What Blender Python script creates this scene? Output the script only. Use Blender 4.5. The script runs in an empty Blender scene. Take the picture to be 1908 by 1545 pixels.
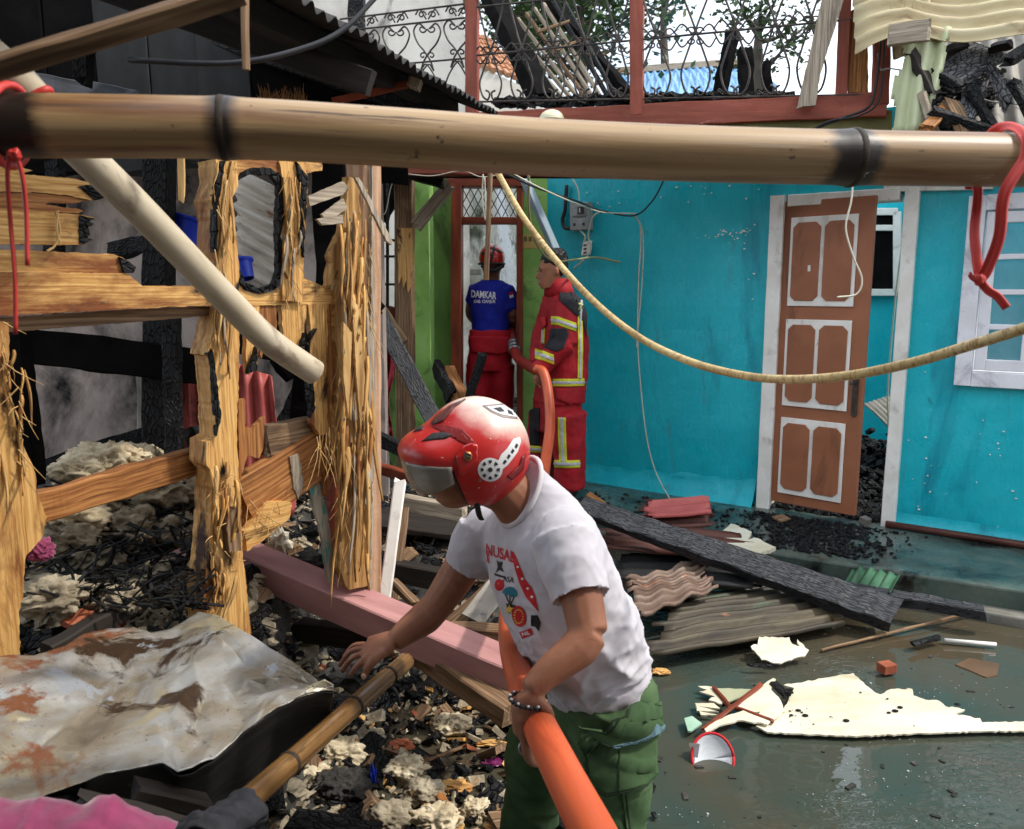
import bpy, bmesh, math, random
import numpy as np
from mathutils import Vector, Matrix, noise
from mathutils.bvhtree import BVHTree
R = math.radians
V = Vector
sc = bpy.context.scene
COL = sc.collection
rng = random.Random(7)

# ------------------------------------------------------------------ camera
FPX, CX, CY = 1497.0, 954.0, 772.5          # focal length and centre of the 1908 x 1545 photograph
PITCH = math.atan(230.5 / FPX)
CAM = V((0, 0, 1.57))
cd = bpy.data.cameras.new('camera')
cam = bpy.data.objects.new('camera', cd); COL.objects.link(cam)
cam.location = CAM
cam.rotation_euler = (R(90) - PITCH, 0, 0)
cd.sensor_width = 36.0; cd.sensor_fit = 'HORIZONTAL'; cd.lens = 36.0 * FPX / 1908.0
cd.clip_start = 0.05; cd.clip_end = 2000
cd.dof.use_dof = True; cd.dof.focus_distance = 2.9; cd.dof.aperture_fstop = 7.0
sc.camera = cam

# ------------------------------------------------------------------ sky, sun, exposure
SUN_TO = V((0.60, -0.06, 0.80)).normalized()      # towards the sun: high, on the right
el = math.asin(SUN_TO.z); az = math.atan2(SUN_TO.x, SUN_TO.y)
w = bpy.data.worlds.new('World'); sc.world = w; w.use_nodes = True
nt = w.node_tree; nt.nodes.clear()
wo = nt.nodes.new('ShaderNodeOutputWorld'); bg = nt.nodes.new('ShaderNodeBackground')
sky = nt.nodes.new('ShaderNodeTexSky'); sky.sky_type = 'NISHITA'; sky.sun_disc = False
sky.sun_elevation = el; sky.sun_rotation = az
sky.air_density = 1.2; sky.dust_density = 4.0; sky.ozone_density = 1.0
tc = nt.nodes.new('ShaderNodeTexCoord'); nz = nt.nodes.new('ShaderNodeTexNoise')
nz.inputs['Scale'].default_value = 2.2; nz.inputs['Detail'].default_value = 6
rp = nt.nodes.new('ShaderNodeValToRGB')
rp.color_ramp.elements[0].position = .28; rp.color_ramp.elements[0].color = (.25, .25, .25, 1)
rp.color_ramp.elements[1].position = .62; rp.color_ramp.elements[1].color = (.97, .97, .97, 1)
mx = nt.nodes.new('ShaderNodeMix'); mx.data_type = 'RGBA'
mx.inputs[7].default_value = (8.6, 9.3, 10.2, 1)        # thin bright cloud
nt.links.new(tc.outputs['Generated'], nz.inputs['Vector']); nt.links.new(nz.outputs['Fac'], rp.inputs['Fac'])
nt.links.new(rp.outputs['Color'], mx.inputs[0]); nt.links.new(sky.outputs['Color'], mx.inputs[6])
nt.links.new(mx.outputs[2], bg.inputs['Color'])
bg.inputs['Strength'].default_value = 0.15
nt.links.new(bg.outputs[0], wo.inputs[0])
sd = bpy.data.lights.new('sun', 'SUN'); sd.energy = 2.3; sd.angle = R(3.0); sd.color = (1.0, .95, .87)
so = bpy.data.objects.new('sun', sd); COL.objects.link(so)
so.rotation_euler = SUN_TO.to_track_quat('Z', 'Y').to_euler(); so.location = (0, 0, 9)
sc.view_settings.view_transform = 'Standard'; sc.view_settings.look = 'None'
sc.view_settings.gamma = 1; sc.view_settings.use_curve_mapping = False
sc.view_settings.exposure = 0.50

# ------------------------------------------------------------------ placing: pixel of the photograph + distance -> point
def ray(px, py):
    x = (px - CX) / FPX; z = -(py - CY) / FPX
    c, s = math.cos(PITCH), math.sin(PITCH)
    return V((x, c + z * s, -s + z * c))
def P(px, py, d):
    r = ray(px, py); return CAM + r * (d / r.y)
def G(px, py, z):
    r = ray(px, py); return CAM + r * ((z - CAM.z) / r.z)
def W(px, py, pl):
    r = ray(px, py); p0, n = pl
    return CAM + r * ((p0 - CAM).dot(n) / r.dot(n))
def vplane(a, b):                       # upright plane through two points, normal towards the camera
    t = V((b[0] - a[0], b[1] - a[1], 0)).normalized(); n = V((t.y, -t.x, 0))
    if n.dot(CAM - V((a[0], a[1], CAM.z))) < 0: n = -n
    return (V((a[0], a[1], 0)), n)
def fb(p, s=1.0, o=4):                  # fractal noise about -1..1
    return noise.fractal(V(p) * s, 1.0, 2.0, o, noise_basis='PERLIN_ORIGINAL')

# ------------------------------------------------------------------ mesh builder
def frame(d, up=(0, 0, 1)):
    d = d.normalized(); u = V(up)
    if abs(d.dot(u.normalized())) > .98: u = V((0, 1, 0)) if abs(d.y) < .9 else V((1, 0, 0))
    s = d.cross(u).normalized(); return d, s, s.cross(d).normalized()
class MB:
    def __init__(self): self.v = []; self.f = []; self.c = []
    def add(self, vs, fs, co=None):
        n = len(self.v); self.v += [tuple(p) for p in vs]
        self.c += [tuple(p) for p in (co if co is not None else vs)]
        self.f += [tuple(i + n for i in f) for f in fs]; return self
    def box(self, c, s, rot=None):
        m = rot if rot is not None else Matrix.Identity(3)
        L = [V((x * s[0] / 2, y * s[1] / 2, z * s[2] / 2)) for x in (-1, 1) for y in (-1, 1) for z in (-1, 1)]
        return self.add([V(c) + m @ p for p in L], [(0, 1, 3, 2), (4, 6, 7, 5), (0, 4, 5, 1), (2, 3, 7, 6), (0, 2, 6, 4), (1, 5, 7, 3)], L)
    def beam(self, p0, p1, w, h, up=(0, 0, 1), seg=1, jit=0.0, bev=.004, jag=0.0, tw=1.0, bow=0.0, rs=None):
        rs = rs or rng
        p0, p1 = V(p0), V(p1); d, s, u = frame(p1 - p0, up); L = (p1 - p0).length
        bev = min(bev, w * .3, h * .3); vs = []; co = []; fs = []; o = rs.random() * 50
        for i in range(seg + 1):
            t = i / seg; q = p0 + d * L * t + u * bow * 4 * t * (1 - t); k = 1 + (tw - 1) * t; a, b = w / 2 * k, h / 2 * k
            ring = [(-a + bev, -b), (a - bev, -b), (a, -b + bev), (a, b - bev), (a - bev, b), (-a + bev, b), (-a, b - bev), (-a, -b + bev)]
            for (x, y) in ring:
                e = V((0, 0, 0))
                if jit: e = s * fb((o + t * L * 9, x * 30, y * 30), 1, 2) * jit + u * fb((o + 9 + t * L * 9, x * 30, y * 30), 1, 2) * jit
                if jag and i in (0, seg): e += d * (rs.random() - .5) * jag
                vs.append(q + s * x + u * y + e); co.append((t * L, x, y))
        for i in range(seg):
            for j in range(8):
                k = (j + 1) % 8; fs.append((i * 8 + j, i * 8 + k, i * 8 + 8 + k, i * 8 + 8 + j))
        n = len(vs); vs += [p0 + d * (rs.random() - .5) * jag, p1 + d * (rs.random() - .5) * jag]; co += [(0, 0, 0), (L, 0, 0)]
        for j in range(8):
            k = (j + 1) % 8; fs.append((n, k, j)); fs.append((n + 1, seg * 8 + j, seg * 8 + k))
        return self.add(vs, fs, co)
    def tube(self, pts, r, n=8, cap=True, rb=None, up=(0, 0, 1), dome=0.0):
        pts = [V(p) for p in pts]; m = len(pts)
        rr = r if isinstance(r, (list, tuple)) else [r] * m
        rb = rb if rb is not None else rr
        if not isinstance(rb, (list, tuple)): rb = [rb] * m
        vs, co, fs = [], [], []; ln = 0
        _, s, u = frame(pts[1] - pts[0], up)
        for i, p in enumerate(pts):
            t = (pts[min(i + 1, m - 1)] - pts[max(i - 1, 0)]).normalized()
            s = (s - t * s.dot(t)).normalized(); u = s.cross(t).normalized()
            if i: ln += (p - pts[i - 1]).length
            for j in range(n):
                a = 2 * math.pi * j / n
                vs.append(p + s * math.cos(a) * rr[i] + u * math.sin(a) * rb[i])
                co.append((ln, math.cos(a) * rr[i], math.sin(a) * rb[i]))
        for i in range(m - 1):
            for j in range(n):
                k = (j + 1) % n; fs.append((i * n + j, i * n + k, i * n + n + k, i * n + n + j))
        if cap:
            b = len(vs); t0 = (pts[0] - pts[1]).normalized(); t1 = (pts[-1] - pts[-2]).normalized()
            vs += [pts[0] + t0 * dome * rr[0], pts[-1] + t1 * dome * rr[-1]]; co += [(0, 0, 0), (ln, 0, 0)]
            for j in range(n):
                k = (j + 1) % n; fs.append((b, k, j)); fs.append((b + 1, (m - 1) * n + j, (m - 1) * n + k))
        return self.add(vs, fs, co)
    def prism(self, pts, th, nrm, co=None):             # flat outline (3-D points) thickened away from nrm
        n = V(nrm).normalized(); k = len(pts)
        area = V((0, 0, 0))
        for i in range(k): area += V(pts[i]).cross(V(pts[(i + 1) % k]))
        if area.dot(n) < 0: pts = pts[::-1]; co = co[::-1] if co else None
        vs = [V(p) for p in pts] + [V(p) - n * th for p in pts]
        c2 = (list(co) + [(c[0], c[1], c[2] - th) for c in co]) if co else None
        fs = [tuple(range(k)), tuple(range(2 * k - 1, k - 1, -1))] + [(i, k + i, k + (i + 1) % k, (i + 1) % k) for i in range(k)]
        return self.add(vs, fs, c2)
    def grid(self, fn, nu, nv, mask=None, co=None):
        vs, cc, fs = [], [], []
        for i in range(nu + 1):
            for j in range(nv + 1):
                u, v = i / nu, j / nv; vs.append(fn(u, v)); cc.append(co(u, v) if co else (u, v, 0))
        for i in range(nu):
            for j in range(nv):
                if mask and not mask((i + .5) / nu, (j + .5) / nv): continue
                a = i * (nv + 1) + j; fs.append((a, a + nv + 1, a + nv + 2, a + 1))
        used = sorted({i for f in fs for i in f}); mp = {o: n for n, o in enumerate(used)}
        return self.add([vs[i] for i in used], [tuple(mp[i] for i in f) for f in fs], [cc[i] for i in used])
    def ball(self, c, r, sub=2, amp=0.0, sc_=1.0, seed=0.0, rot=None):
        vs, fs = ico(sub); r = V((r, r, r)) if not hasattr(r, '__len__') else V(r); out = []
        for p in vs:
            k = 1 + amp * fb((p.x * sc_ + seed, p.y * sc_ + seed * .7, p.z * sc_ - seed), 1, 4) if amp else 1
            q = V((p.x * r.x, p.y * r.y, p.z * r.z)) * k
            if rot is not None: q = rot @ q
            out.append(V(c) + q)
        return self.add(out, fs, [(p.x * r.x, p.y * r.y, p.z * r.z) for p in vs])
    def build(self, name, mat, parent=None, smooth=False, thick=0, bevel=0, origin=None, sub=0):
        me = bpy.data.meshes.new(name)
        o3 = V(origin) if origin is not None else V((0, 0, 0))
        if len(self.v):
            va = np.array(self.v, dtype=np.float32)
            if origin is None and parent is None:
                o3 = V(((va[:, 0].min() + va[:, 0].max()) / 2, (va[:, 1].min() + va[:, 1].max()) / 2, va[:, 2].min()))
            elif parent is not None: o3 = wloc(parent)
            va = va - np.array(o3, dtype=np.float32)
            me.from_pydata([tuple(p) for p in va.tolist()], [], self.f)
            at = me.attributes.new('co', 'FLOAT_VECTOR', 'POINT')
            at.data.foreach_set('vector', np.array(self.c, dtype=np.float32).ravel())
        if smooth: me.polygons.foreach_set('use_smooth', [True] * len(me.polygons))
        me.update()
        o = bpy.data.objects.new(name, me); COL.objects.link(o)
        if mat is not None: me.materials.append(mat)
        if parent is not None:
            o.parent = parent; o.location = (0, 0, 0)
        else: o.location = o3
        if thick:
            m = o.modifiers.new('solid', 'SOLIDIFY'); m.thickness = thick; m.offset = 0
        if bevel:
            m = o.modifiers.new('bevel', 'BEVEL'); m.width = bevel; m.segments = 2; m.limit_method = 'ANGLE'; m.angle_limit = R(40)
        if sub:
            m = o.modifiers.new('sub', 'SUBSURF'); m.levels = sub; m.render_levels = sub
        return o
def wloc(o):
    p = V((0, 0, 0))
    while o is not None: p += V(o.location); o = o.parent
    return p
_ico = {}
def ico(sub):
    if sub not in _ico:
        b = bmesh.new(); bmesh.ops.create_icosphere(b, subdivisions=sub, radius=1); b.verts.ensure_lookup_table()
        _ico[sub] = ([v.co.copy() for v in b.verts], [tuple(v.index for v in f.verts) for f in b.faces]); b.free()
    return _ico[sub]
def tag(o, label, cat, group=None, kind=None):
    o['label'] = label; o['category'] = cat
    if group: o['group'] = group
    if kind: o['kind'] = kind
    return o
def struct(o): o['kind'] = 'structure'; return o
def empty(name, loc, label, cat, group=None):
    o = bpy.data.objects.new(name, None); o.empty_display_size = .1; COL.objects.link(o); o.location = loc
    return tag(o, label, cat, group)
def copyobj(src, loc=None, rotz=None, label=None, parent=None):
    o = src.copy(); COL.objects.link(o); o.parent = parent
    if loc is not None: o.location = loc
    if rotz is not None: o.rotation_euler = (0, 0, rotz)
    if label: o['label'] = label
    for ch in src.children: copyobj(ch, parent=o)
    return o
def spline(pts, n=12):                  # Catmull-Rom through points
    pts = [V(p) for p in pts]; out = []
    q = [pts[0] * 2 - pts[1]] + pts + [pts[-1] * 2 - pts[-2]]
    for i in range(1, len(q) - 2):
        a, b, c, d = q[i - 1], q[i], q[i + 1], q[i + 2]
        for k in range(n):
            t = k / n
            out.append(.5 * ((2 * b) + (c - a) * t + (2 * a - 5 * b + 4 * c - d) * t * t + (3 * b - a - 3 * c + d) * t ** 3))
    out.append(pts[-1]); return out
def lerp_list(vals, n):                 # stretch a short list of radii over n samples
    return [float(x) for x in np.interp(np.linspace(0, 1, n), np.linspace(0, 1, len(vals)), vals)]
def rough_outline(px, step=9.0, amp=1.5, seed=0.0):    # ragged edge for an outline given in pixels
    out = []
    n = len(px)
    for i in range(n):
        a, b = px[i], px[(i + 1) % n]; L = math.hypot(b[0] - a[0], b[1] - a[1]); k = max(1, int(L / step))
        for j in range(k):
            t = j / k; x = a[0] + (b[0] - a[0]) * t; y = a[1] + (b[1] - a[1]) * t
            if j or amp > 2:
                x += amp * (noise.noise(V((x * .13, y * .13, seed))) + .6 * noise.noise(V((x * .43, y * .43, seed + 3)))); y += amp * (noise.noise(V((x * .13, y * .13, seed + 7))) + .6 * noise.noise(V((x * .43, y * .43, seed + 11))))
            out.append((x, y))
    return out
def plate(mb, px, pl, th, grain='h', step=9.0, amp=1.5, off=0.0, seed=None):
    """outline in pixels laid on a plane standing in the scene, thickened backwards"""
    n = pl[1]; p2 = (pl[0] + n * off, n)
    t = V((0, 0, 1)).cross(n).normalized() if abs(n.z) < .9 else V((1, 0, 0)); b = n.cross(t)
    sd_ = seed if seed is not None else rng.random() * 99
    pts = [W(x, y, p2) for x, y in rough_outline(px, step, amp, sd_)]
    if grain == 'h': co = [(p.dot(t), p.dot(b), 0) for p in pts]
    else: co = [(p.dot(b), p.dot(t), 0) for p in pts]
    return mb.prism(pts, th, n, co)
def corr(mb, o, ux, uy, L, Wd, amp=.012, pitch=.076, nu=10, bend=None, mask=None, per=8, seed=0.0, dent=.01):
    """corrugated sheet: ux along the ridges, uy across them"""
    o = V(o); ux, uy = V(ux).normalized(), V(uy).normalized(); n = ux.cross(uy).normalized(); nv = max(8, int(Wd / pitch * per))
    def fn(u, v):
        q = o + ux * L * u + uy * Wd * v
        h = amp * math.sin(2 * math.pi * Wd * v / pitch) + dent * fb((u * L * 3 + seed, v * Wd * 3, seed), 1, 3)
        if bend: q = q + bend(u, v)
        return q + n * h
    return mb.grid(fn, nu, nv, mask, lambda u, v: (u * L + seed, v * Wd, math.sin(2 * math.pi * Wd * v / pitch) * amp))

# ------------------------------------------------------------------ materials
MATS = {}
class NT:
    def __init__(self, name):
        self.m = bpy.data.materials.new(name); self.m.use_nodes = True
        self.t = self.m.node_tree; self.b = self.t.nodes['Principled BSDF']
    def n(self, t, **k):
        x = self.t.nodes.new(t)
        for a, b in k.items(): setattr(x, a, b)
        return x
    def l(self, a, b): self.t.links.new(a, b)
def ramp(N, src, stops):
    r = N.n('ShaderNodeValToRGB'); e = r.color_ramp.elements
    while len(e) < len(stops): e.new(.5)
    for i, (p, c) in enumerate(stops):
        e[i].position = p; e[i].color = (*c, 1) if hasattr(c, '__len__') else (c, c, c, 1)
    N.l(src, r.inputs['Fac']); return r.outputs['Color']
def mapped(N, scale, src=None):
    m = N.n('ShaderNodeMapping'); m.inputs['Scale'].default_value = scale
    N.l(src, m.inputs['Vector']); return m.outputs['Vector']
def tex(N, vec, scale=1.0, detail=5, rough=.6, dist=0.0):
    t = N.n('ShaderNodeTexNoise'); t.inputs['Scale'].default_value = scale; t.inputs['Detail'].default_value = detail
    t.inputs['Roughness'].default_value = rough; t.inputs['Distortion'].default_value = dist
    N.l(vec, t.inputs['Vector']); return t.outputs['Fac']
def mixc(N, fac, a, b, mode='MIX'):
    m = N.n('ShaderNodeMix', data_type='RGBA', blend_type=mode)
    for s, i in ((a, 6), (b, 7)):
        if hasattr(s, 'is_linked') or hasattr(s, 'links'): N.l(s, m.inputs[i])
        else: m.inputs[i].default_value = (*s, 1)
    if hasattr(fac, 'links'): N.l(fac, m.inputs[0])
    else: m.inputs[0].default_value = fac
    return m.outputs[2]
def mat(name, cols, scale=(6, 6, 6), detail=6, dist=.3, rough=.7, metal=0.0, spec=.4, stains=(), bump=.25, bscale=None, bdist=.01,
        crack=None, world=False, rvar=0.0, coat=0.0, sss=0.0, trans=0.0, ior=1.45, wave=None, alpha=None, sheen=0.0, bw=None):
    """weathered surface: colour ramp over stretched noise, stains [(rgb, scale, low, high)], relief, optional char cracks"""
    N = NT(name)
    if world: src = N.n('ShaderNodeTexCoord').outputs['Object']
    else: src = N.n('ShaderNodeAttribute', attribute_name='co').outputs['Vector']
    oi = N.n('ShaderNodeObjectInfo'); ad = N.n('ShaderNodeVectorMath', operation='ADD'); mu = N.n('ShaderNodeMath', operation='MULTIPLY')
    mu.inputs[1].default_value = 37.0; N.l(oi.outputs['Random'], mu.inputs[0]); N.l(src, ad.inputs[0]); N.l(mu.outputs[0], ad.inputs[1])
    src = ad.outputs[0]
    f = tex(N, mapped(N, scale, src), 1, detail, .62, dist)
    if wave:
        wv = N.n('ShaderNodeTexWave', wave_type='BANDS', bands_direction='Y'); wv.inputs['Scale'].default_value = wave; wv.inputs['Distortion'].default_value = 11
        wv.inputs['Detail'].default_value = 3; wv.inputs['Detail Scale'].default_value = 1.5
        N.l(mapped(N, (.12, 1, 1), src), wv.inputs['Vector'])
        ma = N.n('ShaderNodeMath', operation='MULTIPLY_ADD'); ma.inputs[1].default_value = .16; N.l(wv.outputs['Fac'], ma.inputs[0])
        m2 = N.n('ShaderNodeMath', operation='MULTIPLY'); m2.inputs[1].default_value = .90; N.l(f, m2.inputs[0]); N.l(m2.outputs[0], ma.inputs[2]); f = ma.outputs[0]
    c = ramp(N, f, cols)
    for (rgb, s, lo, hi) in stains:
        s3 = s if hasattr(s, '__len__') else (s, s, s)
        g = ramp(N, tex(N, mapped(N, s3, src), 1, 7, .65, .5), [(lo, 0.0), (hi, 1.0)])
        c = mixc(N, g, c, rgb)
    h = tex(N, mapped(N, bscale or scale, src), 1, 8, .7, .2)
    if crack:
        cs = crack if hasattr(crack, '__len__') else (crack, crack, crack)
        vo = N.n('ShaderNodeTexVoronoi', feature='DISTANCE_TO_EDGE'); vo.inputs['Scale'].default_value = 1
        N.l(mapped(N, cs, src), vo.inputs['Vector'])
        k = ramp(N, vo.outputs['Distance'], [(0.0, 0.0), (.14, 1.0)])
        c = mixc(N, k, (.003, .003, .003), c)
        a2 = N.n('ShaderNodeMath', operation='MULTIPLY_ADD'); a2.inputs[1].default_value = 1.2; N.l(k, a2.inputs[0]); N.l(h, a2.inputs[2]); h = a2.outputs[0]
    N.l(c, N.b.inputs['Base Color'])
    if bump:
        bp = N.n('ShaderNodeBump'); bp.inputs['Strength'].default_value = bump; bp.inputs['Distance'].default_value = bdist
        N.l(h, bp.inputs['Height']); N.l(bp.outputs[0], N.b.inputs['Normal'])
    if rvar:
        rr = ramp(N, tex(N, mapped(N, (7, 7, 7), src), 1, 5), [(.3, max(0.02, rough - rvar)), (.7, min(1, rough + rvar))]); N.l(rr, N.b.inputs['Roughness'])
    else: N.b.inputs['Roughness'].default_value = rough
    N.b.inputs['Metallic'].default_value = metal; N.b.inputs['Specular IOR Level'].default_value = spec
    N.b.inputs['Coat Weight'].default_value = coat; N.b.inputs['Coat Roughness'].default_value = .15
    N.b.inputs['Subsurface Weight'].default_value = sss; N.b.inputs['Subsurface Scale'].default_value = .01
    N.b.inputs['Transmission Weight'].default_value = trans; N.b.inputs['IOR'].default_value = ior
    N.b.inputs['Sheen Weight'].default_value = sheen
    if alpha is not None: N.b.inputs['Alpha'].default_value = alpha
    MATS[name] = N.m; return N.m
def g2(*c): return tuple(((x / 255) / 12.92 if x / 255 <= .04045 else ((x / 255 + .055) / 1.055) ** 2.4) for x in c)

wood_fresh = mat('wood_fresh', [(.25, g2(146, 92, 44)), (.5, g2(206, 156, 88)), (.75, g2(226, 184, 118))], (3.0, 120, 120), wave=26, rough=.68, bump=.5, bscale=(5, 150, 150), bdist=.004,
                 stains=[(g2(130, 72, 30), (2.2, 9, 9), .58, .74), (g2(96, 56, 26), (1.4, 75, 75), .63, .68), (g2(236, 204, 146), (2.5, 30, 30), .62, .72), (g2(124, 70, 32), (2.4, 7, 7), .51, .65), (g2(60, 36, 20), (3.2, 9, 9), .58, .67), (g2(12, 9, 8), (2.8, 7, 7), .615, .67)])
wood_scorch = mat('wood_scorch', [(.25, g2(70, 40, 20)), (.5, g2(146, 92, 46)), (.75, g2(188, 134, 76))], (2.4, 90, 90), wave=20, rough=.65, bump=.5, bscale=(4, 130, 130), bdist=.005,
                  stains=[(g2(30, 18, 12), (3, 8, 8), .55, .72)])
wood_old = mat('wood_old', [(.25, g2(62, 46, 34)), (.5, g2(112, 86, 62)), (.78, g2(158, 130, 100))], (3, 110, 110), wave=18, rough=.85, bump=.5, bscale=(3, 70, 70), bdist=.004,
               stains=[(g2(30, 24, 20), (3, 8, 8), .58, .75)])
wood_grey = mat('wood_grey', [(.25, g2(96, 84, 70)), (.5, g2(150, 136, 118)), (.78, g2(190, 176, 156))], (3, 110, 110), wave=18, rough=.85, bump=.45, bscale=(3, 70, 70), bdist=.004,
                stains=[(g2(40, 34, 28), (3, 8, 8), .6, .78)])
wood_dark = mat('wood_dark', [(.25, (.006, .005, .004)), (.55, (.022, .016, .012)), (.8, (.05, .036, .026))], (2, 24, 24), rough=.75, bump=.5, bscale=(4, 50, 50), bdist=.005)
char = mat('char', [(.25, (.005, .005, .005)), (.55, (.012, .012, .013)), (.85, (.03, .03, .032))], (8, 30, 30), rough=.6, spec=.3, bump=.9, bscale=(14, 60, 60), bdist=.008, crack=(26, 60, 60))
char_log = mat('char_log', [(.25, (.020, .021, .024)), (.55, (.042, .044, .050)), (.85, (.075, .078, .088))], (5, 60, 60), rough=.55, spec=.5, bump=.6, bscale=(8, 120, 120), bdist=.004, crack=(14, 85, 85),
               stains=[(g2(96, 56, 40), (1.6, 1.6, 1.6), .64, .76)])
soot = mat('soot', [(.3, (.003, .003, .003)), (.7, (.009, .008, .008))], (5, 5, 5), rough=.9, spec=.05, bump=.4)
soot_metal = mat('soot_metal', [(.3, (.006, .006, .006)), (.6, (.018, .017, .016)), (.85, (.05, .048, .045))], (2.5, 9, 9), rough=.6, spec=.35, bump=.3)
bark = mat('bark', [(.25, g2(92, 62, 30)), (.5, g2(170, 128, 74)), (.78, g2(214, 176, 116))], (3, 60, 60), rough=.8, bump=.6, bscale=(4, 90, 90), bdist=.004)
straw = mat('straw', [(.3, g2(140, 98, 50)), (.7, g2(222, 184, 122))], (4, 30, 30), rough=.7, bump=.2)
bamboo_m = mat('bamboo', [(.25, g2(128, 98, 66)), (.5, g2(176, 148, 112)), (.8, g2(200, 178, 146))], (.9, 14, 14), rough=.42, spec=.45, bump=.12, bscale=(2, 60, 60), bdist=.002,
               stains=[(g2(60, 42, 28), (2.2, 18, 18), .62, .8), (g2(24, 20, 18), (9, 20, 20), .72, .8)], rvar=.1)
bamboo_wet = mat('bamboo_wet', [(.25, g2(74, 50, 28)), (.5, g2(124, 90, 52)), (.8, g2(164, 130, 84))], (1.2, 34, 34), rough=.22, spec=.6, bump=.15, bscale=(2, 60, 60), bdist=.002,
                 stains=[(g2(40, 22, 10), (2.5, 22, 22), .55, .7)])
node_dark = mat('node_dark', [(.3, g2(24, 20, 16)), (.7, g2(70, 54, 38))], (20, 20, 20), rough=.7)
pvc = mat('pvc', [(.25, g2(144, 126, 100)), (.5, g2(188, 174, 148)), (.8, g2(212, 202, 182))], (3, 10, 10), rough=.45, spec=.4, bump=.05,
          stains=[(g2(112, 88, 62), (5, 14, 14), .57, .72), (g2(70, 52, 36), (14, 30, 30), .66, .74)])
hose_y = mat('hose_yellow', [(.25, g2(140, 112, 66)), (.5, g2(196, 170, 114)), (.8, g2(214, 194, 146))], (5, 30, 30), rough=.42, spec=.45, bump=.5, bscale=(420, 90, 90), bdist=.0015,
             stains=[(g2(104, 72, 40), (8, 14, 14), .56, .72), (g2(150, 118, 70), (200, 60, 60), .5, .6)])
teal = mat('teal_paint', [(.25, g2(4, 154, 170)), (.5, g2(16, 174, 188)), (.8, g2(40, 188, 200))], (1.2, 1.2, 1.2), rough=.36, spec=.5, bump=.55, bscale=(24, 24, 8), bdist=.010, rvar=.2,
           stains=[(g2(0, 116, 138), (3, 3, .7), .56, .74), (g2(60, 150, 160), (9, 9, 1.4), .62, .70), (g2(40, 92, 100), (5, 5, 2.5), .68, .76), (g2(190, 206, 204), (34, 34, 30), .70, .72)], world=True)
white_p = mat('white_paint', [(.3, g2(218, 214, 204)), (.7, g2(240, 237, 230))], (6, 6, 6), rough=.5, bump=.2, stains=[(g2(186, 178, 168), (6, 6, 2), .56, .72), (g2(120, 106, 96), (24, 24, 14), .67, .74)])
white_lilac = mat('white_window_paint', [(.3, g2(214, 212, 216)), (.7, g2(236, 234, 238))], (6, 6, 6), rough=.5, bump=.1, stains=[(g2(172, 168, 176), (5, 5, 2), .54, .7), (g2(124, 112, 108), (28, 28, 20), .66, .74)])
door_br = mat('door_brown', [(.3, g2(138, 86, 58)), (.7, g2(164, 104, 74))], (2, 3, 3), rough=.48, bump=.2, bscale=(40, 40, 6), bdist=.003, rvar=.1, stains=[(g2(112, 70, 48), (5, 5, 1.5), .56, .72), (g2(206, 190, 176), (30, 30, 30), .75, .78)])
red_wood = mat('red_wood', [(.3, g2(110, 52, 36)), (.6, g2(148, 76, 58)), (.8, g2(170, 96, 78))], (2, 12, 12), rough=.6, bump=.35, bscale=(4, 40, 40),
               stains=[(g2(196, 150, 122), (4, 30, 30), .66, .72), (g2(24, 18, 16), (2.4, 3, 3), .66, .76)])
frame_red = mat('frame_red', [(.3, g2(86, 34, 18)), (.7, g2(148, 70, 40))], (2, 12, 12), rough=.5, bump=.3, stains=[(g2(26, 18, 14), (3, 8, 8), .62, .76)])
olive = mat('olive_board', [(.3, g2(88, 84, 48)), (.7, g2(128, 122, 78))], (2, 8, 8), rough=.8, bump=.3, stains=[(g2(40, 36, 26), (4, 8, 8), .62, .78)])
green_p = mat('green_paint', [(.3, g2(122, 172, 80)), (.7, g2(160, 206, 114))], (4, 4, 4), rough=.6, bump=.3, stains=[(g2(74, 98, 50), (5, 5, 3), .56, .75), (g2(110, 84, 60), (16, 16, 16), .68, .74)])
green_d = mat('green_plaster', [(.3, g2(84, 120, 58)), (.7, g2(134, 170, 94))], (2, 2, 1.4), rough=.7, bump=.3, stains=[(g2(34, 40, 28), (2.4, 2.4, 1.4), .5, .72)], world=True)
conc = mat('sooty_plaster', [(.25, g2(140, 130, 122)), (.5, g2(204, 198, 188)), (.8, g2(228, 222, 210))], (1.4, 1.4, 1.0), rough=.85, bump=.35, bscale=(9, 9, 9),
           stains=[(g2(60, 58, 56), (2.2, 2.2, 1.1), .56, .72), (g2(206, 196, 168), (3, 3, 2), .58, .72)], world=True)
conc_pink = mat('pink_grey_plaster', [(.25, g2(100, 90, 84)), (.5, g2(158, 144, 136)), (.8, g2(192, 182, 174))], (1.2, 1.2, 1.0), rough=.85, bump=.25, bscale=(9, 9, 9),
                stains=[(g2(46, 43, 41), (1.8, 1.8, 1.2), .47, .64), (g2(20, 19, 18), (1.3, 1.3, .9), .56, .68)], world=True)
conc_floor = mat('wet_concrete', [(.25, g2(42, 50, 46)), (.5, g2(74, 88, 80)), (.8, g2(112, 116, 106))], (3, 3, 3), rough=.32, spec=.5, bump=.35, bscale=(30, 30, 30), bdist=.004, rvar=.2,
                 stains=[(g2(30, 28, 26), (2.5, 2.5, 2.5), .5, .62), (g2(34, 92, 94), (1.6, 1.6, 1.6), .58, .72)], world=True)
kerb_m = mat('kerb_concrete', [(.25, g2(70, 68, 62)), (.6, g2(124, 120, 110)), (.85, g2(156, 152, 142))], (6, 6, 6), rough=.6, bump=.4, bscale=(24, 24, 24), stains=[(g2(44, 44, 40), (3, 3, 3), .55, .7)], world=True)
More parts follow.
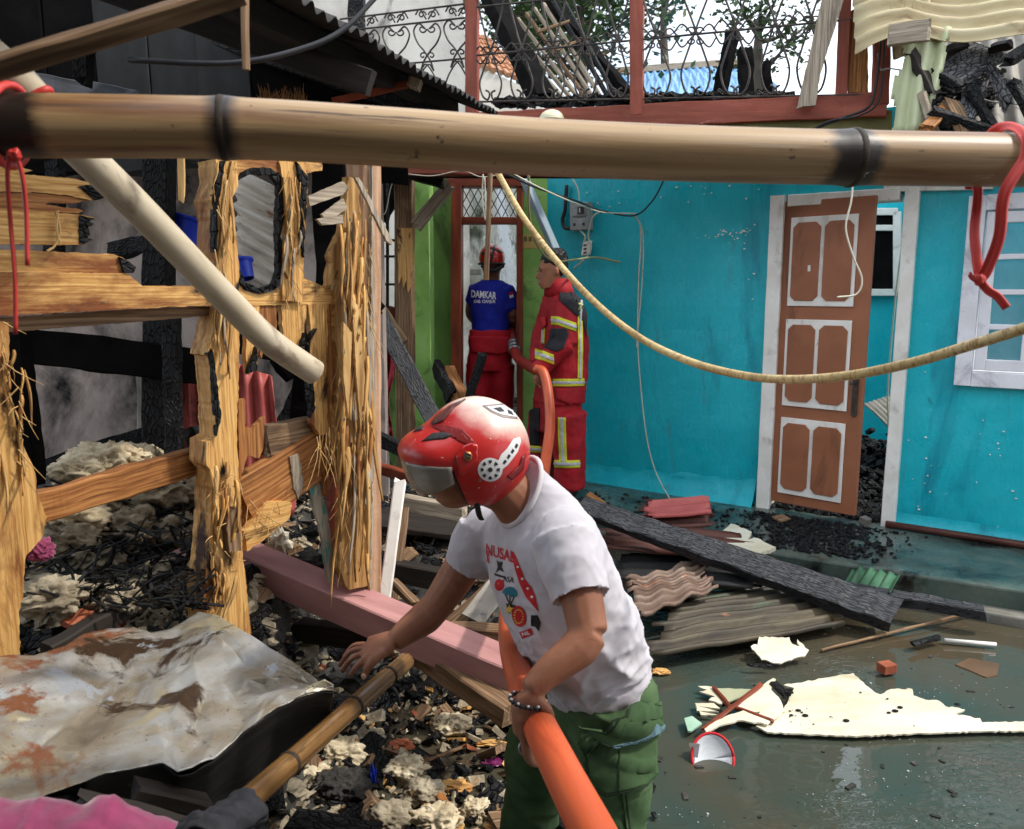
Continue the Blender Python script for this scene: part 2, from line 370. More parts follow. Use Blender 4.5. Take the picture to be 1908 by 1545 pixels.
mud = mat('wet_mud', [(.25, g2(32, 25, 18)), (.5, g2(62, 50, 38)), (.8, g2(92, 78, 60))], (4, 4, 4), rough=.4, spec=.5, bump=.6, bscale=(20, 20, 20), bdist=.02, world=True)
ashes = mat('ashes', [(.25, (.010, .0095, .009)), (.5, (.045, .042, .037)), (.75, (.13, .12, .105))], (9, 9, 9), rough=.6, bump=.9, bscale=(26, 26, 26), bdist=.03, world=True,
            stains=[(g2(96, 82, 66), (7, 7, 7), .62, .72), (g2(120, 62, 40), (11, 11, 11), .7, .76)])
rust = mat('rusty_sheet', [(.2, g2(40, 30, 25)), (.42, g2(92, 68, 54)), (.6, g2(124, 104, 90)), (.8, g2(170, 162, 154))], (3, 12, 12), rough=.58, metal=.2, spec=.5, bump=.25,
           stains=[(g2(150, 88, 50), (5, 9, 9), .60, .70), (g2(24, 20, 18), (2, 6, 6), .55, .72), (g2(204, 200, 194), (7, 14, 14), .68, .76)], rvar=.15)
rust_br = mat('brown_sheet', [(.25, g2(48, 26, 22)), (.6, g2(92, 54, 44)), (.85, g2(130, 84, 66))], (3, 10, 10), rough=.4, metal=.2, bump=.25, stains=[(g2(170, 170, 176), (4, 9, 9), .66, .74)])
red_sheet = mat('red_sheet', [(.3, g2(150, 62, 58)), (.7, g2(198, 104, 98))], (3, 8, 8), rough=.45, bump=.15, stains=[(g2(28, 26, 28), (2, 3, 3), .62, .7), (g2(220, 190, 184), (9, 16, 16), .7, .76)])
green_sheet = mat('green_sheet', [(.3, g2(30, 62, 40)), (.6, g2(70, 112, 82)), (.85, g2(120, 156, 128))], (3, 14, 14), rough=.35, metal=.2, bump=.2, stains=[(g2(92, 66, 44), (4, 8, 8), .6, .72)])
olive_sheet = mat('burnt_olive_sheet', [(.3, g2(30, 26, 20)), (.55, g2(62, 54, 40)), (.85, g2(104, 94, 72))], (2.5, 12, 12), rough=.55, metal=.15, bump=.3,
                  stains=[(g2(170, 110, 76), (5, 8, 8), .62, .72), (g2(54, 92, 66), (2, 3, 3), .58, .72), (g2(24, 20, 18), (2, 7, 7), .58, .74)])
cream_sheet = mat('cream_sheet', [(.25, g2(132, 112, 82)), (.5, g2(186, 170, 132)), (.8, g2(210, 200, 168))], (2.5, 10, 10), rough=.55, bump=.2,
                  stains=[(g2(110, 80, 54), (4, 9, 9), .58, .72), (g2(160, 178, 140), (1.4, 1.4, 1.4), .58, .7)])
pale_green_sheet = mat('pale_green_sheet', [(.25, g2(122, 124, 92)), (.5, g2(168, 174, 136)), (.8, g2(194, 198, 162))], (2.5, 8, 8), rough=.55, bump=.2, stains=[(g2(96, 88, 62), (5, 12, 12), .6, .74)])
grey_sheet = mat('grey_sheet', [(.25, g2(96, 92, 86)), (.55, g2(140, 134, 124)), (.85, g2(176, 170, 158))], (2.5, 8, 8), rough=.6, bump=.2, stains=[(g2(60, 56, 52), (4, 10, 10), .58, .74), (g2(150, 112, 82), (6, 8, 8), .66, .74)])
blue_sheet = mat('blue_sheet', [(.3, g2(84, 138, 188)), (.7, g2(122, 172, 214))], (1, 4, 4), rough=.5, bump=.1, stains=[(g2(170, 190, 204), (2, 4, 4), .6, .75)])
tile_m = mat('roof_tile', [(.3, g2(150, 98, 68)), (.7, g2(196, 150, 116))], (6, 6, 6), rough=.8, bump=.2, stains=[(g2(110, 84, 68), (9, 9, 9), .6, .7)])
brick_m = mat('brick', [(.3, g2(128, 62, 40)), (.7, g2(172, 100, 70))], (12, 12, 12), rough=.8, bump=.4, stains=[(g2(60, 44, 38), (14, 14, 14), .6, .74)])
iron = mat('iron', [(.3, g2(42, 38, 36)), (.7, g2(92, 84, 78))], (14, 14, 14), rough=.55, metal=.5, bump=.2, stains=[(g2(120, 84, 60), (16, 16, 16), .62, .72)])
ply = mat('painted_ply', [(.25, g2(190, 180, 150)), (.5, g2(218, 210, 186)), (.8, g2(232, 228, 214))], (2.5, 5, 5), rough=.45, bump=.12,
          stains=[(g2(170, 156, 120), (2.2, 2.2, 2.2), .55, .75), (g2(30, 26, 24), (22, 22, 22), .71, .735)])
ply_edge = mat('ply_edge', [(.3, g2(110, 62, 40)), (.7, g2(166, 112, 70))], (4, 30, 30), rough=.7, bump=.3)
foam = mat('kapok', [(.25, g2(150, 132, 102)), (.5, g2(216, 200, 168)), (.8, g2(240, 230, 206))], (14, 14, 14), rough=.95, spec=.1, bump=.9, bscale=(46, 46, 46), bdist=.012,
           stains=[(g2(40, 34, 28), (9, 9, 9), .56, .68), (g2(14, 12, 10), (6, 6, 6), .63, .72)])
foam_grey = mat('sooty_kapok', [(.25, g2(84, 76, 62)), (.5, g2(160, 148, 126)), (.8, g2(206, 196, 172))], (16, 16, 16), rough=.95, spec=.1, bump=.9, bscale=(46, 46, 46), bdist=.012,
                stains=[(g2(20, 17, 14), (8, 8, 8), .55, .68)])
pink_paint = mat('pink_beam', [(.3, g2(150, 104, 102)), (.7, g2(186, 138, 134))], (2, 9, 9), rough=.6, bump=.3, bscale=(5, 50, 50), bdist=.003, stains=[(g2(70, 48, 44), (5, 24, 24), .67, .75), (g2(206, 180, 170), (3, 14, 14), .68, .76)])
tin = mat('burnt_tin', [(.2, g2(90, 78, 62)), (.42, g2(148, 138, 120)), (.55, g2(170, 170, 166)), (.8, g2(200, 204, 206))], (4.2, 4.2, 4.2), rough=.34, metal=.35, spec=.5, bump=.4, bscale=(50, 50, 50), bdist=.004, rvar=.14, dist=.4,
          stains=[(g2(176, 166, 138), (3.4, 3.4, 3.4), .57, .62), (g2(136, 88, 62), (2.6, 2.6, 2.6), .56, .60), (g2(70, 54, 40), (3.8, 3.8, 3.8), .56, .61), (g2(172, 178, 184), (6, 6, 6), .61, .64), (g2(54, 44, 36), (70, 70, 70), .62, .70), (g2(60, 48, 38), (30, 30, 30), .68, .74)])
pink_cloth = mat('pink_cloth', [(.3, g2(112, 38, 70)), (.7, g2(150, 58, 98))], (8, 8, 8), rough=.85, bump=.25, bscale=(60, 60, 60), bdist=.002, sheen=.3)
black_cloth = mat('black_cloth', [(.3, (.012, .012, .015)), (.7, (.03, .03, .036))], (8, 8, 8), rough=.85, bump=.2, bscale=(60, 60, 60), bdist=.002)
skin_a = mat('skin_brown', [(.3, g2(134, 88, 66)), (.7, g2(160, 110, 84))], (9, 9, 9), rough=.5, spec=.35, bump=.3, bscale=(140, 140, 140), bdist=.0015, sss=.1, rvar=.12, stains=[(g2(112, 66, 50), (9, 9, 9), .52, .72), (g2(150, 92, 76), (22, 22, 22), .6, .75), (g2(70, 48, 38), (34, 34, 34), .70, .76)])
skin_b = mat('skin_tan', [(.3, g2(150, 98, 74)), (.7, g2(178, 122, 94))], (9, 9, 9), rough=.5, spec=.35, bump=.08, sss=.1)
skin_c = mat('skin_dark', [(.3, g2(84, 52, 40)), (.7, g2(112, 72, 54))], (9, 9, 9), rough=.5, spec=.35, bump=.08, sss=.1)
nail_m = mat('nail', [(.3, g2(190, 150, 126)), (.7, g2(206, 168, 146))], (9, 9, 9), rough=.35, bump=0)
hair_m = mat('hair', [(.3, (.006, .006, .006)), (.7, (.02, .018, .016))], (30, 30, 30), rough=.5, bump=.5)
shirt_w = mat('white_shirt', [(.3, g2(176, 172, 178)), (.7, g2(204, 200, 206))], (5, 5, 5), rough=.9, spec=.2, bump=.2, bscale=(150, 150, 150), bdist=.001, sheen=.2,
              stains=[(g2(160, 150, 146), (4, 4, 4), .58, .76), (g2(96, 86, 80), (18, 18, 18), .69, .74)])
shirt_trim = mat('shirt_hem', [(.3, g2(186, 180, 184)), (.7, g2(208, 204, 206))], (5, 5, 5), rough=.9, bump=.3, bscale=(120, 120, 120), bdist=.001)
trouser_g = mat('green_trousers', [(.3, g2(50, 70, 46)), (.5, g2(70, 94, 62)), (.75, g2(94, 114, 80))], (6, 6, 6), rough=.9, spec=.2, bump=.3, bscale=(120, 120, 120), bdist=.0012, stains=[(g2(34, 48, 30), (3, 3, 3), .56, .74)])
boot_m = mat('black_rubber', [(.3, (.012, .012, .012)), (.7, (.03, .03, .03))], (8, 8, 8), rough=.5)
helmet_red = mat('helmet_red', [(.3, g2(168, 26, 24)), (.7, g2(190, 36, 32))], (3, 3, 3), rough=.3, spec=.5, coat=.6, bump=.02, stains=[(g2(214, 150, 138), (2.2, 2.2, 2.2), .66, .86), (g2(214, 190, 186), (60, 60, 60), .73, .76)])
helmet_cream = mat('helmet_cream', [(.3, g2(214, 196, 182)), (.7, g2(232, 220, 208))], (3, 3, 3), rough=.3, coat=.6, bump=.02)
rubber = mat('dark_rubber', [(.3, (.01, .01, .01)), (.7, (.03, .028, .028))], (8, 8, 8), rough=.6)
visor_m = mat('smoke_visor', [(.3, (.34, .31, .27)), (.7, (.42, .39, .34))], (5, 5, 5), rough=.2, spec=.5, trans=.55, bump=0, coat=.2)
sticker_w = mat('sticker_white', [(.3, g2(196, 196, 196)), (.7, g2(224, 224, 224))], (20, 20, 20), rough=.35, bump=0, coat=.4)
ink_black = mat('ink_black', [(.3, (.012, .012, .012)), (.7, (.025, .025, .025))], (9, 9, 9), rough=.6, bump=0)
ink_red = mat('ink_red', [(.3, g2(178, 24, 34)), (.7, g2(200, 44, 50))], (30, 30, 30), rough=.75, bump=.05)
ink_teal = mat('ink_teal', [(.3, g2(28, 100, 118)), (.7, g2(44, 120, 136))], (30, 30, 30), rough=.75, bump=.05)
ink_yellow = mat('ink_yellow', [(.3, g2(206, 168, 66)), (.7, g2(222, 186, 84))], (30, 30, 30), rough=.75, bump=.05)
ink_white = mat('ink_white', [(.3, g2(214, 218, 224)), (.7, g2(234, 236, 240))], (30, 30, 30), rough=.7, bump=.05)
turnout = mat('turnout_red', [(.3, g2(138, 16, 26)), (.6, g2(176, 28, 38)), (.8, g2(198, 44, 50))], (8, 8, 8), rough=.7, bump=.3, bscale=(60, 60, 60), bdist=.002, stains=[(g2(90, 14, 20), (5, 5, 5), .6, .8)])
turnout_tr = mat('trouser_red', [(.3, g2(150, 12, 26)), (.7, g2(184, 26, 40))], (6, 6, 6), rough=.8, bump=.25, bscale=(60, 60, 60), bdist=.002, stains=[(g2(104, 10, 20), (4, 4, 4), .6, .8)])
refl_y = mat('tape_yellow', [(.3, g2(204, 206, 40)), (.7, g2(222, 222, 70))], (20, 20, 20), rough=.5, bump=.05)
refl_s = mat('tape_silver', [(.3, g2(176, 176, 180)), (.7, g2(206, 206, 210))], (20, 20, 20), rough=.4, bump=.05)
shirt_b = mat('blue_shirt', [(.3, g2(16, 26, 128)), (.6, g2(26, 42, 160)), (.8, g2(40, 62, 182))], (6, 6, 6), rough=.85, bump=.25, bscale=(80, 80, 80), bdist=.0015, stains=[(g2(12, 16, 78), (4, 4, 4), .55, .75)])
hose_or = mat('hose_orange', [(.3, g2(190, 76, 40)), (.7, g2(212, 102, 60))], (2, 26, 26), rough=.42, spec=.5, bump=.15, bscale=(2, 200, 200), bdist=.001, stains=[(g2(150, 58, 34), (2, 14, 14), .54, .72), (g2(222, 150, 114), (2, 50, 50), .64, .72), (g2(96, 54, 38), (16, 40, 40), .66, .74)])
hose_rd = mat('hose_red', [(.3, g2(120, 28, 24)), (.7, g2(158, 46, 38))], (4, 16, 16), rough=.5, bump=.2)
alu = mat('nozzle_metal', [(.3, g2(130, 130, 132)), (.7, g2(176, 176, 178))], (9, 9, 9), rough=.35, metal=.8, bump=.05)
red_strap = mat('red_plastic_strap', [(.3, g2(178, 40, 36)), (.7, g2(210, 70, 62))], (4, 30, 30), rough=.45, spec=.5, bump=.15)
blue_pl = mat('blue_plastic', [(.3, g2(18, 40, 150)), (.7, g2(36, 66, 196))], (5, 5, 5), rough=.35, bump=.05)
grey_pl = mat('meter_grey', [(.3, g2(128, 130, 128)), (.7, g2(160, 162, 160))], (8, 8, 8), rough=.5, bump=.05, stains=[(g2(100, 100, 98), (20, 20, 20), .62, .74)])
dark_pl = mat('dark_plastic', [(.3, (.02, .02, .02)), (.7, (.045, .045, .045))], (8, 8, 8), rough=.45, bump=.05)
cable_w = mat('cable_cream', [(.3, g2(190, 184, 160)), (.7, g2(214, 208, 190))], (9, 9, 9), rough=.5, bump=0)
cable_b = mat('cable_black', [(.3, (.01, .01, .012)), (.7, (.03, .03, .034))], (9, 9, 9), rough=.5, bump=0)
maroon_cloth = mat('maroon_cloth', [(.3, g2(120, 30, 40)), (.7, g2(176, 66, 74))], (8, 8, 8), rough=.9, bump=.3, bscale=(40, 40, 40), bdist=.003)
leaf_m = mat('leaf', [(.3, (.05, .09, .028)), (.6, (.085, .14, .05)), (.85, (.12, .17, .06))], (3, 3, 3), rough=.6, bump=0, world=True)
trunk_m = mat('trunk', [(.3, (.05, .04, .03)), (.7, (.12, .10, .08))], (6, 6, 20), rough=.9, bump=.4)
sticker_y = mat('sticker_yellow', [(.3, g2(190, 160, 90)), (.7, g2(206, 180, 110))], (9, 9, 9), rough=.6, bump=0)
spray_m = mat('spray_water', [(.3, (.75, .77, .8)), (.7, (.85, .87, .9))], (9, 9, 9), rough=.2, bump=0, trans=.3)
mirror_m = mat('dish_grey', [(.3, g2(186, 190, 194)), (.7, g2(206, 210, 214))], (9, 9, 9), rough=.3, bump=0)
froth_m = mat('froth', [(.3, g2(150, 160, 164)), (.7, g2(206, 210, 212))], (30, 30, 30), rough=.3, bump=.4)
glass_m = mat('window_glass', [(.3, (.72, .8, .82)), (.7, (.78, .86, .88))], (3, 3, 3), rough=.04, spec=.6, trans=.9, bump=0, ior=1.2)

def water_material():
    N = NT('murky_water'); src = N.n('ShaderNodeTexCoord').outputs['Object']
    c = ramp(N, tex(N, mapped(N, (.9, .9, .9), src), 1, 4, .55, .6), [(.36, g2(78, 68, 52)), (.52, g2(70, 68, 56)), (.68, g2(50, 68, 62))])
    N.l(c, N.b.inputs['Base Color']); N.b.inputs['Roughness'].default_value = .02; N.b.inputs['Specular IOR Level'].default_value = .5; N.b.inputs['IOR'].default_value = 1.5
    h1 = tex(N, mapped(N, (3.2, 6, 1), src), 1, 2, .45, .8); h2 = tex(N, mapped(N, (16, 30, 1), src), 1, 2, .5, 1.2)
    g = ramp(N, tex(N, mapped(N, (1.1, 1.1, 1), src), 1, 2), [(.50, .02), (.68, .75)])
    m = N.n('ShaderNodeMath', operation='MULTIPLY'); N.l(h2, m.inputs[0]); N.l(g, m.inputs[1])
    a = N.n('ShaderNodeMath', operation='MULTIPLY_ADD'); a.inputs[1].default_value = .28; N.l(h1, a.inputs[0]); N.l(m.outputs[0], a.inputs[2])
    b = N.n('ShaderNodeBump'); b.inputs['Strength'].default_value = .24; b.inputs['Distance'].default_value = .05
    N.l(a.outputs[0], b.inputs['Height']); N.l(b.outputs[0], N.b.inputs['Normal'])
    return N.m
water_m = water_material()

rust_pale = mat('pale_rusty_sheet', [(.25, g2(120, 100, 84)), (.5, g2(206, 196, 180)), (.8, g2(232, 226, 214))], (3, 14, 14), rough=.6, bump=.25, stains=[(g2(130, 82, 52), (4, 9, 9), .58, .66), (g2(60, 52, 46), (3, 12, 12), .62, .74)])
wood_pink = mat('sawn_timber', [(.25, g2(126, 90, 66)), (.5, g2(172, 132, 102)), (.78, g2(198, 164, 136))], (2, 40, 40), wave=9, rough=.8, bump=.6, bscale=(70, 20, 20), bdist=.003, stains=[(g2(96, 64, 44), (3, 12, 12), .58, .75), (g2(214, 200, 184), (4, 30, 30), .62, .7)])

def bamboo_material():          # pale culm with mould specks, long scratches and scorched patches at the nodes
    N = NT('bamboo_weathered'); src = N.n('ShaderNodeAttribute', attribute_name='co').outputs['Vector']
    c = ramp(N, tex(N, mapped(N, (.8, 40, 40), src), 1, 7, .65, .4), [(.25, g2(108, 80, 52)), (.5, g2(158, 128, 90)), (.78, g2(192, 166, 126))])
    for rgb, s, lo, hi in ((g2(120, 84, 54), (1.3, 22, 22), .52, .66), (g2(92, 68, 48), (2.0, 120, 120), .62, .66), (g2(64, 50, 40), (40, 60, 60), .66, .72), (g2(214, 200, 172), (1.0, 60, 60), .62, .70)):
        c = mixc(N, ramp(N, tex(N, mapped(N, s, src), 1, 6), [(lo, 0.0), (hi, 1.0)]), c, rgb)
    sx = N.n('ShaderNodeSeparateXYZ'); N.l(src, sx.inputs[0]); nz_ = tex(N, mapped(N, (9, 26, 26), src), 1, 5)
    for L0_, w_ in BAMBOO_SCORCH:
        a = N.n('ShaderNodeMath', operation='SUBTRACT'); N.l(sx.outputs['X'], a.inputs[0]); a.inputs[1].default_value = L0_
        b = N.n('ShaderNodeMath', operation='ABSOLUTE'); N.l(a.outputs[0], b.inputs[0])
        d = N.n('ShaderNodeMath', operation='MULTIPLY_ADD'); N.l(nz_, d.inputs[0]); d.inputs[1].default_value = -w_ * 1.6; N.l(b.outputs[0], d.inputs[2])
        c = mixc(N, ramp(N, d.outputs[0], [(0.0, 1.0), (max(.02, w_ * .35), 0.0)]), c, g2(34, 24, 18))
    N.l(c, N.b.inputs['Base Color']); N.b.inputs['Roughness'].default_value = .42
    bp = N.n('ShaderNodeBump'); bp.inputs['Strength'].default_value = .3; bp.inputs['Distance'].default_value = .002
    N.l(tex(N, mapped(N, (3, 90, 90), src), 1, 8, .7), bp.inputs['Height']); N.l(bp.outputs[0], N.b.inputs['Normal']); return N.m
conc_yard = mat('yard_plaster', [(.25, g2(96, 98, 88)), (.5, g2(160, 162, 154)), (.8, g2(196, 198, 194))], (2.4, 2.4, 1.6), rough=.85, bump=.35, bscale=(12, 12, 12),
                stains=[(g2(66, 74, 58), (3.4, 3.4, 1.6), .52, .64), (g2(44, 42, 40), (2.2, 2.2, 1.2), .58, .68), (g2(214, 212, 206), (4, 4, 4), .6, .7)], world=True)
ash_grey = mat('ash_wood', [(.25, g2(54, 54, 56)), (.55, g2(104, 104, 106)), (.85, g2(160, 160, 160))], (6, 40, 40), rough=.85, spec=.2, bump=.8, bscale=(10, 70, 70), bdist=.006, crack=(20, 60, 60))
turq_strip = mat('flaking_turquoise', [(.3, g2(120, 108, 92)), (.7, g2(176, 164, 144))], (4, 40, 40), rough=.8, bump=.4, stains=[(g2(64, 134, 122), (7, 20, 20), .52, .58)])
# ================================================================== SETTING
WA, WB = (0.54, 5.98), (2.90, 4.38)
TW = vplane(WA, WB); TN = TW[1]; TT = V((WB[0] - WA[0], WB[1] - WA[1], 0)).normalized()
def ws(px, py): p = W(px, py, TW); return (p - TW[0]).dot(TT), p.z
def wp(s, z, off=0.0): return TW[0] + TT * s + V((0, 0, z)) + TN * off

g = MB()
g.grid(lambda u, v: V((-60 + 120 * u, -20 + 140 * v, -.32)), 24, 28)
struct(g.build('ground', mud))
g = MB(); g.grid(lambda u, v: V((-.75 + 7.5 * u, -1.5 + 6.6 * v, 0)), 40, 40); struct(g.build('water', water_m))
# porch slab and its kerb
edge = [(-1.2, 5.55), (-.2, 5.35), (.67, 4.99), (1.06, 4.55), (1.42, 4.24), (2.43, 3.68), (3.3, 3.2), (6.0, 1.7)]
g = MB(); g.prism([V((x, y, .15)) for x, y in edge] + [V((6.5, 6, .15)), V((6.5, 11, .15)), V((-1.2, 11, .15))], .4, (0, 0, 1))
struct(g.build('porch_floor', conc_floor, bevel=.012))
g = MB(); g.prism([V((x - .05, y - .085, .05)) for x, y in edge] + [V((x + .1, y + .15, .05)) for x, y in edge[::-1]], .3, (0, 0, 1)); struct(g.build('kerb', kerb_m, bevel=.01))

# ------------------------------------------------------------------ teal house
house = empty('teal_house', wp(1.4, .15), 'turquoise rendered house with a brown panelled door and a white casement window', 'house')
dl, dr = ws(1444, 650)[0], ws(1672, 650)[0]
dt = ws(1560, 370)[1]; wl = ws(1796, 560)[0]; wt = ws(1800, 385)[1]; wb = ws(1790, 700)[1]; wr = wl + 1.15
TH = .13; S0, S1, ZT = -.36, 4.2, 2.62
def slab(s0, s1, z0, z1, off0=0.0, th=TH):
    m = MB(); ns = max(1, int((s1 - s0) / .08)); nz_ = max(1, int((z1 - z0) / .08))
    def f(u, v):
        s = s0 + (s1 - s0) * u; z = z0 + (z1 - z0) * v
        inner = 1.0 if 0 < u < 1 and 0 < v < 1 else 0.0
        return wp(s, z, off0 + inner * .006 * fb((s * 3, z * 3, 1), 1, 3))
    m.grid(f, ns, nz_)
    p = [wp(s0, z0, off0 - th), wp(s1, z0, off0 - th), wp(s1, z1, off0 - th), wp(s0, z1, off0 - th), wp(s0, z0, off0), wp(s1, z0, off0), wp(s1, z1, off0), wp(s0, z1, off0)]
    m.add(p, [(0, 3, 2, 1), (0, 1, 5, 4), (1, 2, 6, 5), (2, 3, 7, 6), (3, 0, 4, 7)]); return m
wm = slab(S0, dl, .15, ZT)
for a in ((dr, wl, .15, ZT), (wl, wr, .15, wb), (wl, wr, wt, ZT), (wr, S1, .15, ZT), (dl, dr, dt, ZT)):
    m2 = slab(*a); wm.add(m2.v, m2.f)
wall = wm.build('wall', teal, house, smooth=False)
# sloping render skirt at the foot of the wall, left of the door
m = MB()
def sk(u, v):
    s = .02 + (dl - .10) * u; h = .12 + .05 * u + .02 * fb((s * 4, 0, 3), 1, 3)
    return wp(s, .15 + h * v, .004 + (.05 + .03 * u) * (1 - v) ** 1.6 + .006 * fb((s * 9, v * 4, 5), 1, 3))
m.grid(sk, 50, 8); m.build('wall_skirt', teal, house, smooth=True)
m = MB(); m.grid(lambda u, v: wp(dr + .05 + (S1 - dr) * u, .148 + .09 * v, .004 + .035 * (1 - v) ** 2 + .005 * fb((u * 30, v, 2), 1, 2)), 60, 5); m.build('wall_skirt', teal, house, smooth=True)
# room behind the door: side and back walls, inner floor strewn with char
m = MB()
for a, b in ((wp(-.02, 0, -2.6), wp(4.2, 0, -2.6)), (wp(4.2, 0, -2.6), wp(4.2, 0, -TH))):
    t = (b - a).normalized(); n = V((t.y, -t.x, 0)); m.prism([a + V((0, 0, .15)), b + V((0, 0, .15)), b + V((0, 0, 2.5)), a + V((0, 0, 2.5))], .1, n)
m.build('inner_wall', teal, house)
# inner window seen through the door gap
iw = (wp(0, 0, -2.56), TN)
f = MB(); q = [W(*c, iw) for c in ((1560, 395), (1672, 395), (1672, 545), (1560, 545))]
for a, b in ((0, 1), (1, 2), (2, 3), (3, 0)): f.beam(q[a], q[b], .06, .07, TN)
f.beam(W(1560, 425, iw), W(1672, 425, iw), .05, .06, TN)
inw = f.build('inner_window_frame', white_p, house)
m = MB(); m.prism(q, .01, TN); m.build('dark_pane', soot, inw)
# door frame
f = MB(); fo = .03
fl0, fl1 = ws(1429, 650)[0], dl; fr0, fr1 = dr, ws(1690, 650)[0]
ft = ws(1560, 359)[1]
f.beam(wp((fl0 + fl1) / 2 + .01, .15, -.02), wp((fl0 + fl1) / 2 + .01, ft, -.02), .085, .16, TN, seg=12, jit=.003); f.build('door_jamb', white_p, house)
f = MB(); f.beam(wp((fr0 + fr1) / 2, .15, -.02), wp((fr0 + fr1) / 2, ft, -.02), .075, .16, TN, seg=12, jit=.003); f.build('door_jamb', white_p, house)
f = MB(); f.beam(wp(fl1 + .05, ft - .035, -.02), wp(fr0 - .038, ft - .035, -.02), .07, .155, TN, seg=6, jit=.002); f.build('door_head', white_p, house)
# the door itself, a little ajar towards the street
hb = wp(dl + .01, .2, .02); fe = P(1613, 650, 4.79); dd = V((fe.x - hb.x, fe.y - hb.y, 0)); DW = dd.length; dd.normalize()
dn = V((dd.y, -dd.x, 0)); dn = dn if dn.dot(CAM - hb) > 0 else -dn
zt = P(1440, 379, 5.24).z; DH = zt - .2
def dp(u, v, o=0.0): return hb + dd * DW * u + V((0, 0, DH * (1 - v))) + dn * o
def dq(m, u0, u1, v0, v1, th, o, ch=0.0):
    if ch:
        cu, cv = ch / DW, ch / DH
        c = [(u0 + cu, v0), (u1 - cu, v0), (u1, v0 + cv), (u1, v1 - cv), (u1 - cu, v1), (u0 + cu, v1), (u0, v1 - cv), (u0, v0 + cv)]
    else: c = [(u0, v0), (u1, v0), (u1, v1), (u0, v1)]
    m.prism([dp(a, b, o) for a, b in c], th, dn)
m = MB(); dq(m, 0, 1, 0, 1, .038, 0); door = m.build('door', door_br, house, bevel=.003)
for v0, v1 in ((.052, .335), (.378, .665), (.705, .965)):
    m = MB(); dq(m, .115, .845, v0, v1, .011, .012); m.build('panel_trim', white_p, door, bevel=.003)
    for u0, u1 in ((.150, .458), (.502, .810)):
        m = MB(); dq(m, u0, u1, v0 + .017, v1 - .017, .012, .020, .03); m.build('panel', door_br, door, bevel=.0025)
m = MB(); dq(m, .895, .955, .53, .68, .01, .012, .015); m.build('lock_plate', iron, door)
m = MB(); m.tube([dp(.925, .57, .01), dp(.925, .57, .06), dp(.90, .573, .065)], .009, 8); m.build('handle', iron, door)
for v in (.2, .84):
    m = MB(); m.tube([dp(-.012, v - .03, .012), dp(-.012, v + .03, .012)], .01, 8); m.build('hinge', iron, house)
m = MB(); dq(m, .34, .37, .405 - .2, .424 - .2, .003, .0225); m.build('chipped_spot', white_p, door)
# casement window
f = MB()
def wbeam(s0, z0, s1, z1, w_, d_, o): 
    f.beam(wp(s0, z0, o), wp(s1, z1, o), w_, d_, TN, seg=4, jit=.0015)
for a in ((wl + .03, wb - .05, wl + .03, wt + .05), (wr - .03, wb - .05, wr - .03, wt + .05)): wbeam(*a, .085, .15, -.02)
for z in (wb - .012, wt + .012): wbeam(wl + .074, z, wr - .074, z, .085, .145, -.02)
win = f.build('window', white_lilac, house)
cs0, cs1 = wl + .085, wl + .085 + .46; z0, z1 = wb + .04, wt - .04
for k in range(2):
    a, b = cs0 + k * .49, cs1 + k * .49; f = MB()
    for s in (a + .025, b - .025): wbeam(s, z0, s, z1, .055, .05, .02)
    for z in (z0 + .03, z1 - .03): wbeam(a + .053, z, b - .053, z, .06, .048, .02)
    wbeam((a + b) / 2, z0 + .061, (a + b) / 2, z1 - .061, .032, .04, .02)
    for i in (1, 2, 3):
        z = z0 + .05 + (z1 - z0 - .1) * i / 4
        for s_, e_ in ((a + .053, (a + b) / 2 - .017), ((a + b) / 2 + .017, b - .053)): wbeam(s_, z, e_, z, .03, .038, .02)
    f.build('sash', white_lilac, win)
    for i in range(4):
        for j in range(2):
            zz = z0 + .05 + (z1 - z0 - .1) * i / 4; ss = a + .05 + (b - a - .1) * j / 2; m = MB()
            m.prism([wp(ss, zz, .018), wp(ss + (b - a - .1) / 2, zz, .018), wp(ss + (b - a - .1) / 2, zz + (z1 - z0 - .1) / 4, .018), wp(ss, zz + (z1 - z0 - .1) / 4, .018)], .004, TN)
            m.build('pane', glass_m, win)
m = MB(); q0 = (TW[0] + TN * .05, TN)
m.prism([W(x, y, q0) for x, y in ((1646, 342), (1850, 340), (1850, 352), (1648, 357))], .05, TN); m.build('batten', white_p, house)
m = MB(); r_ = random.Random(8)
for cx, cy, sx_, sy_, n_ in ((1350, 436, 26, 7, 34), (1400, 470, 8, 60, 10), (1300, 350, 30, 12, 10), (1130, 372, 40, 14, 10), (1700, 860, 26, 90, 16), (1860, 820, 20, 60, 10)):
    for i in range(n_):
        s_, z_ = ws(r_.gauss(cx, sx_), r_.gauss(cy, sy_)); k = r_.uniform(.002, .007)
        if dl - .08 < s_ < dr + .08: continue
        m.prism([wp(s_ + k * r_.uniform(.6, 1.8) * math.cos(a), z_ + k * r_.uniform(.5, 1.1) * math.sin(a), .012) for a in (0, 1.2, 2.5, 3.8, 5.1)], .006, TN)
o = m.build('paint_chips', white_p, house); o['kind'] = 'stuff'
# drain pipe lying at the foot of the wall
m = MB(); m.tube([wp(dr + .02, .175, .09), wp(dr + .5, .172, .085), wp(dr + 1.2, .17, .09), wp(S1, .17, .1)], .022, 10)
tag(m.build('pipe', rust_br, smooth=True), 'brown pipe lying along the foot of the turquoise wall', 'pipe')

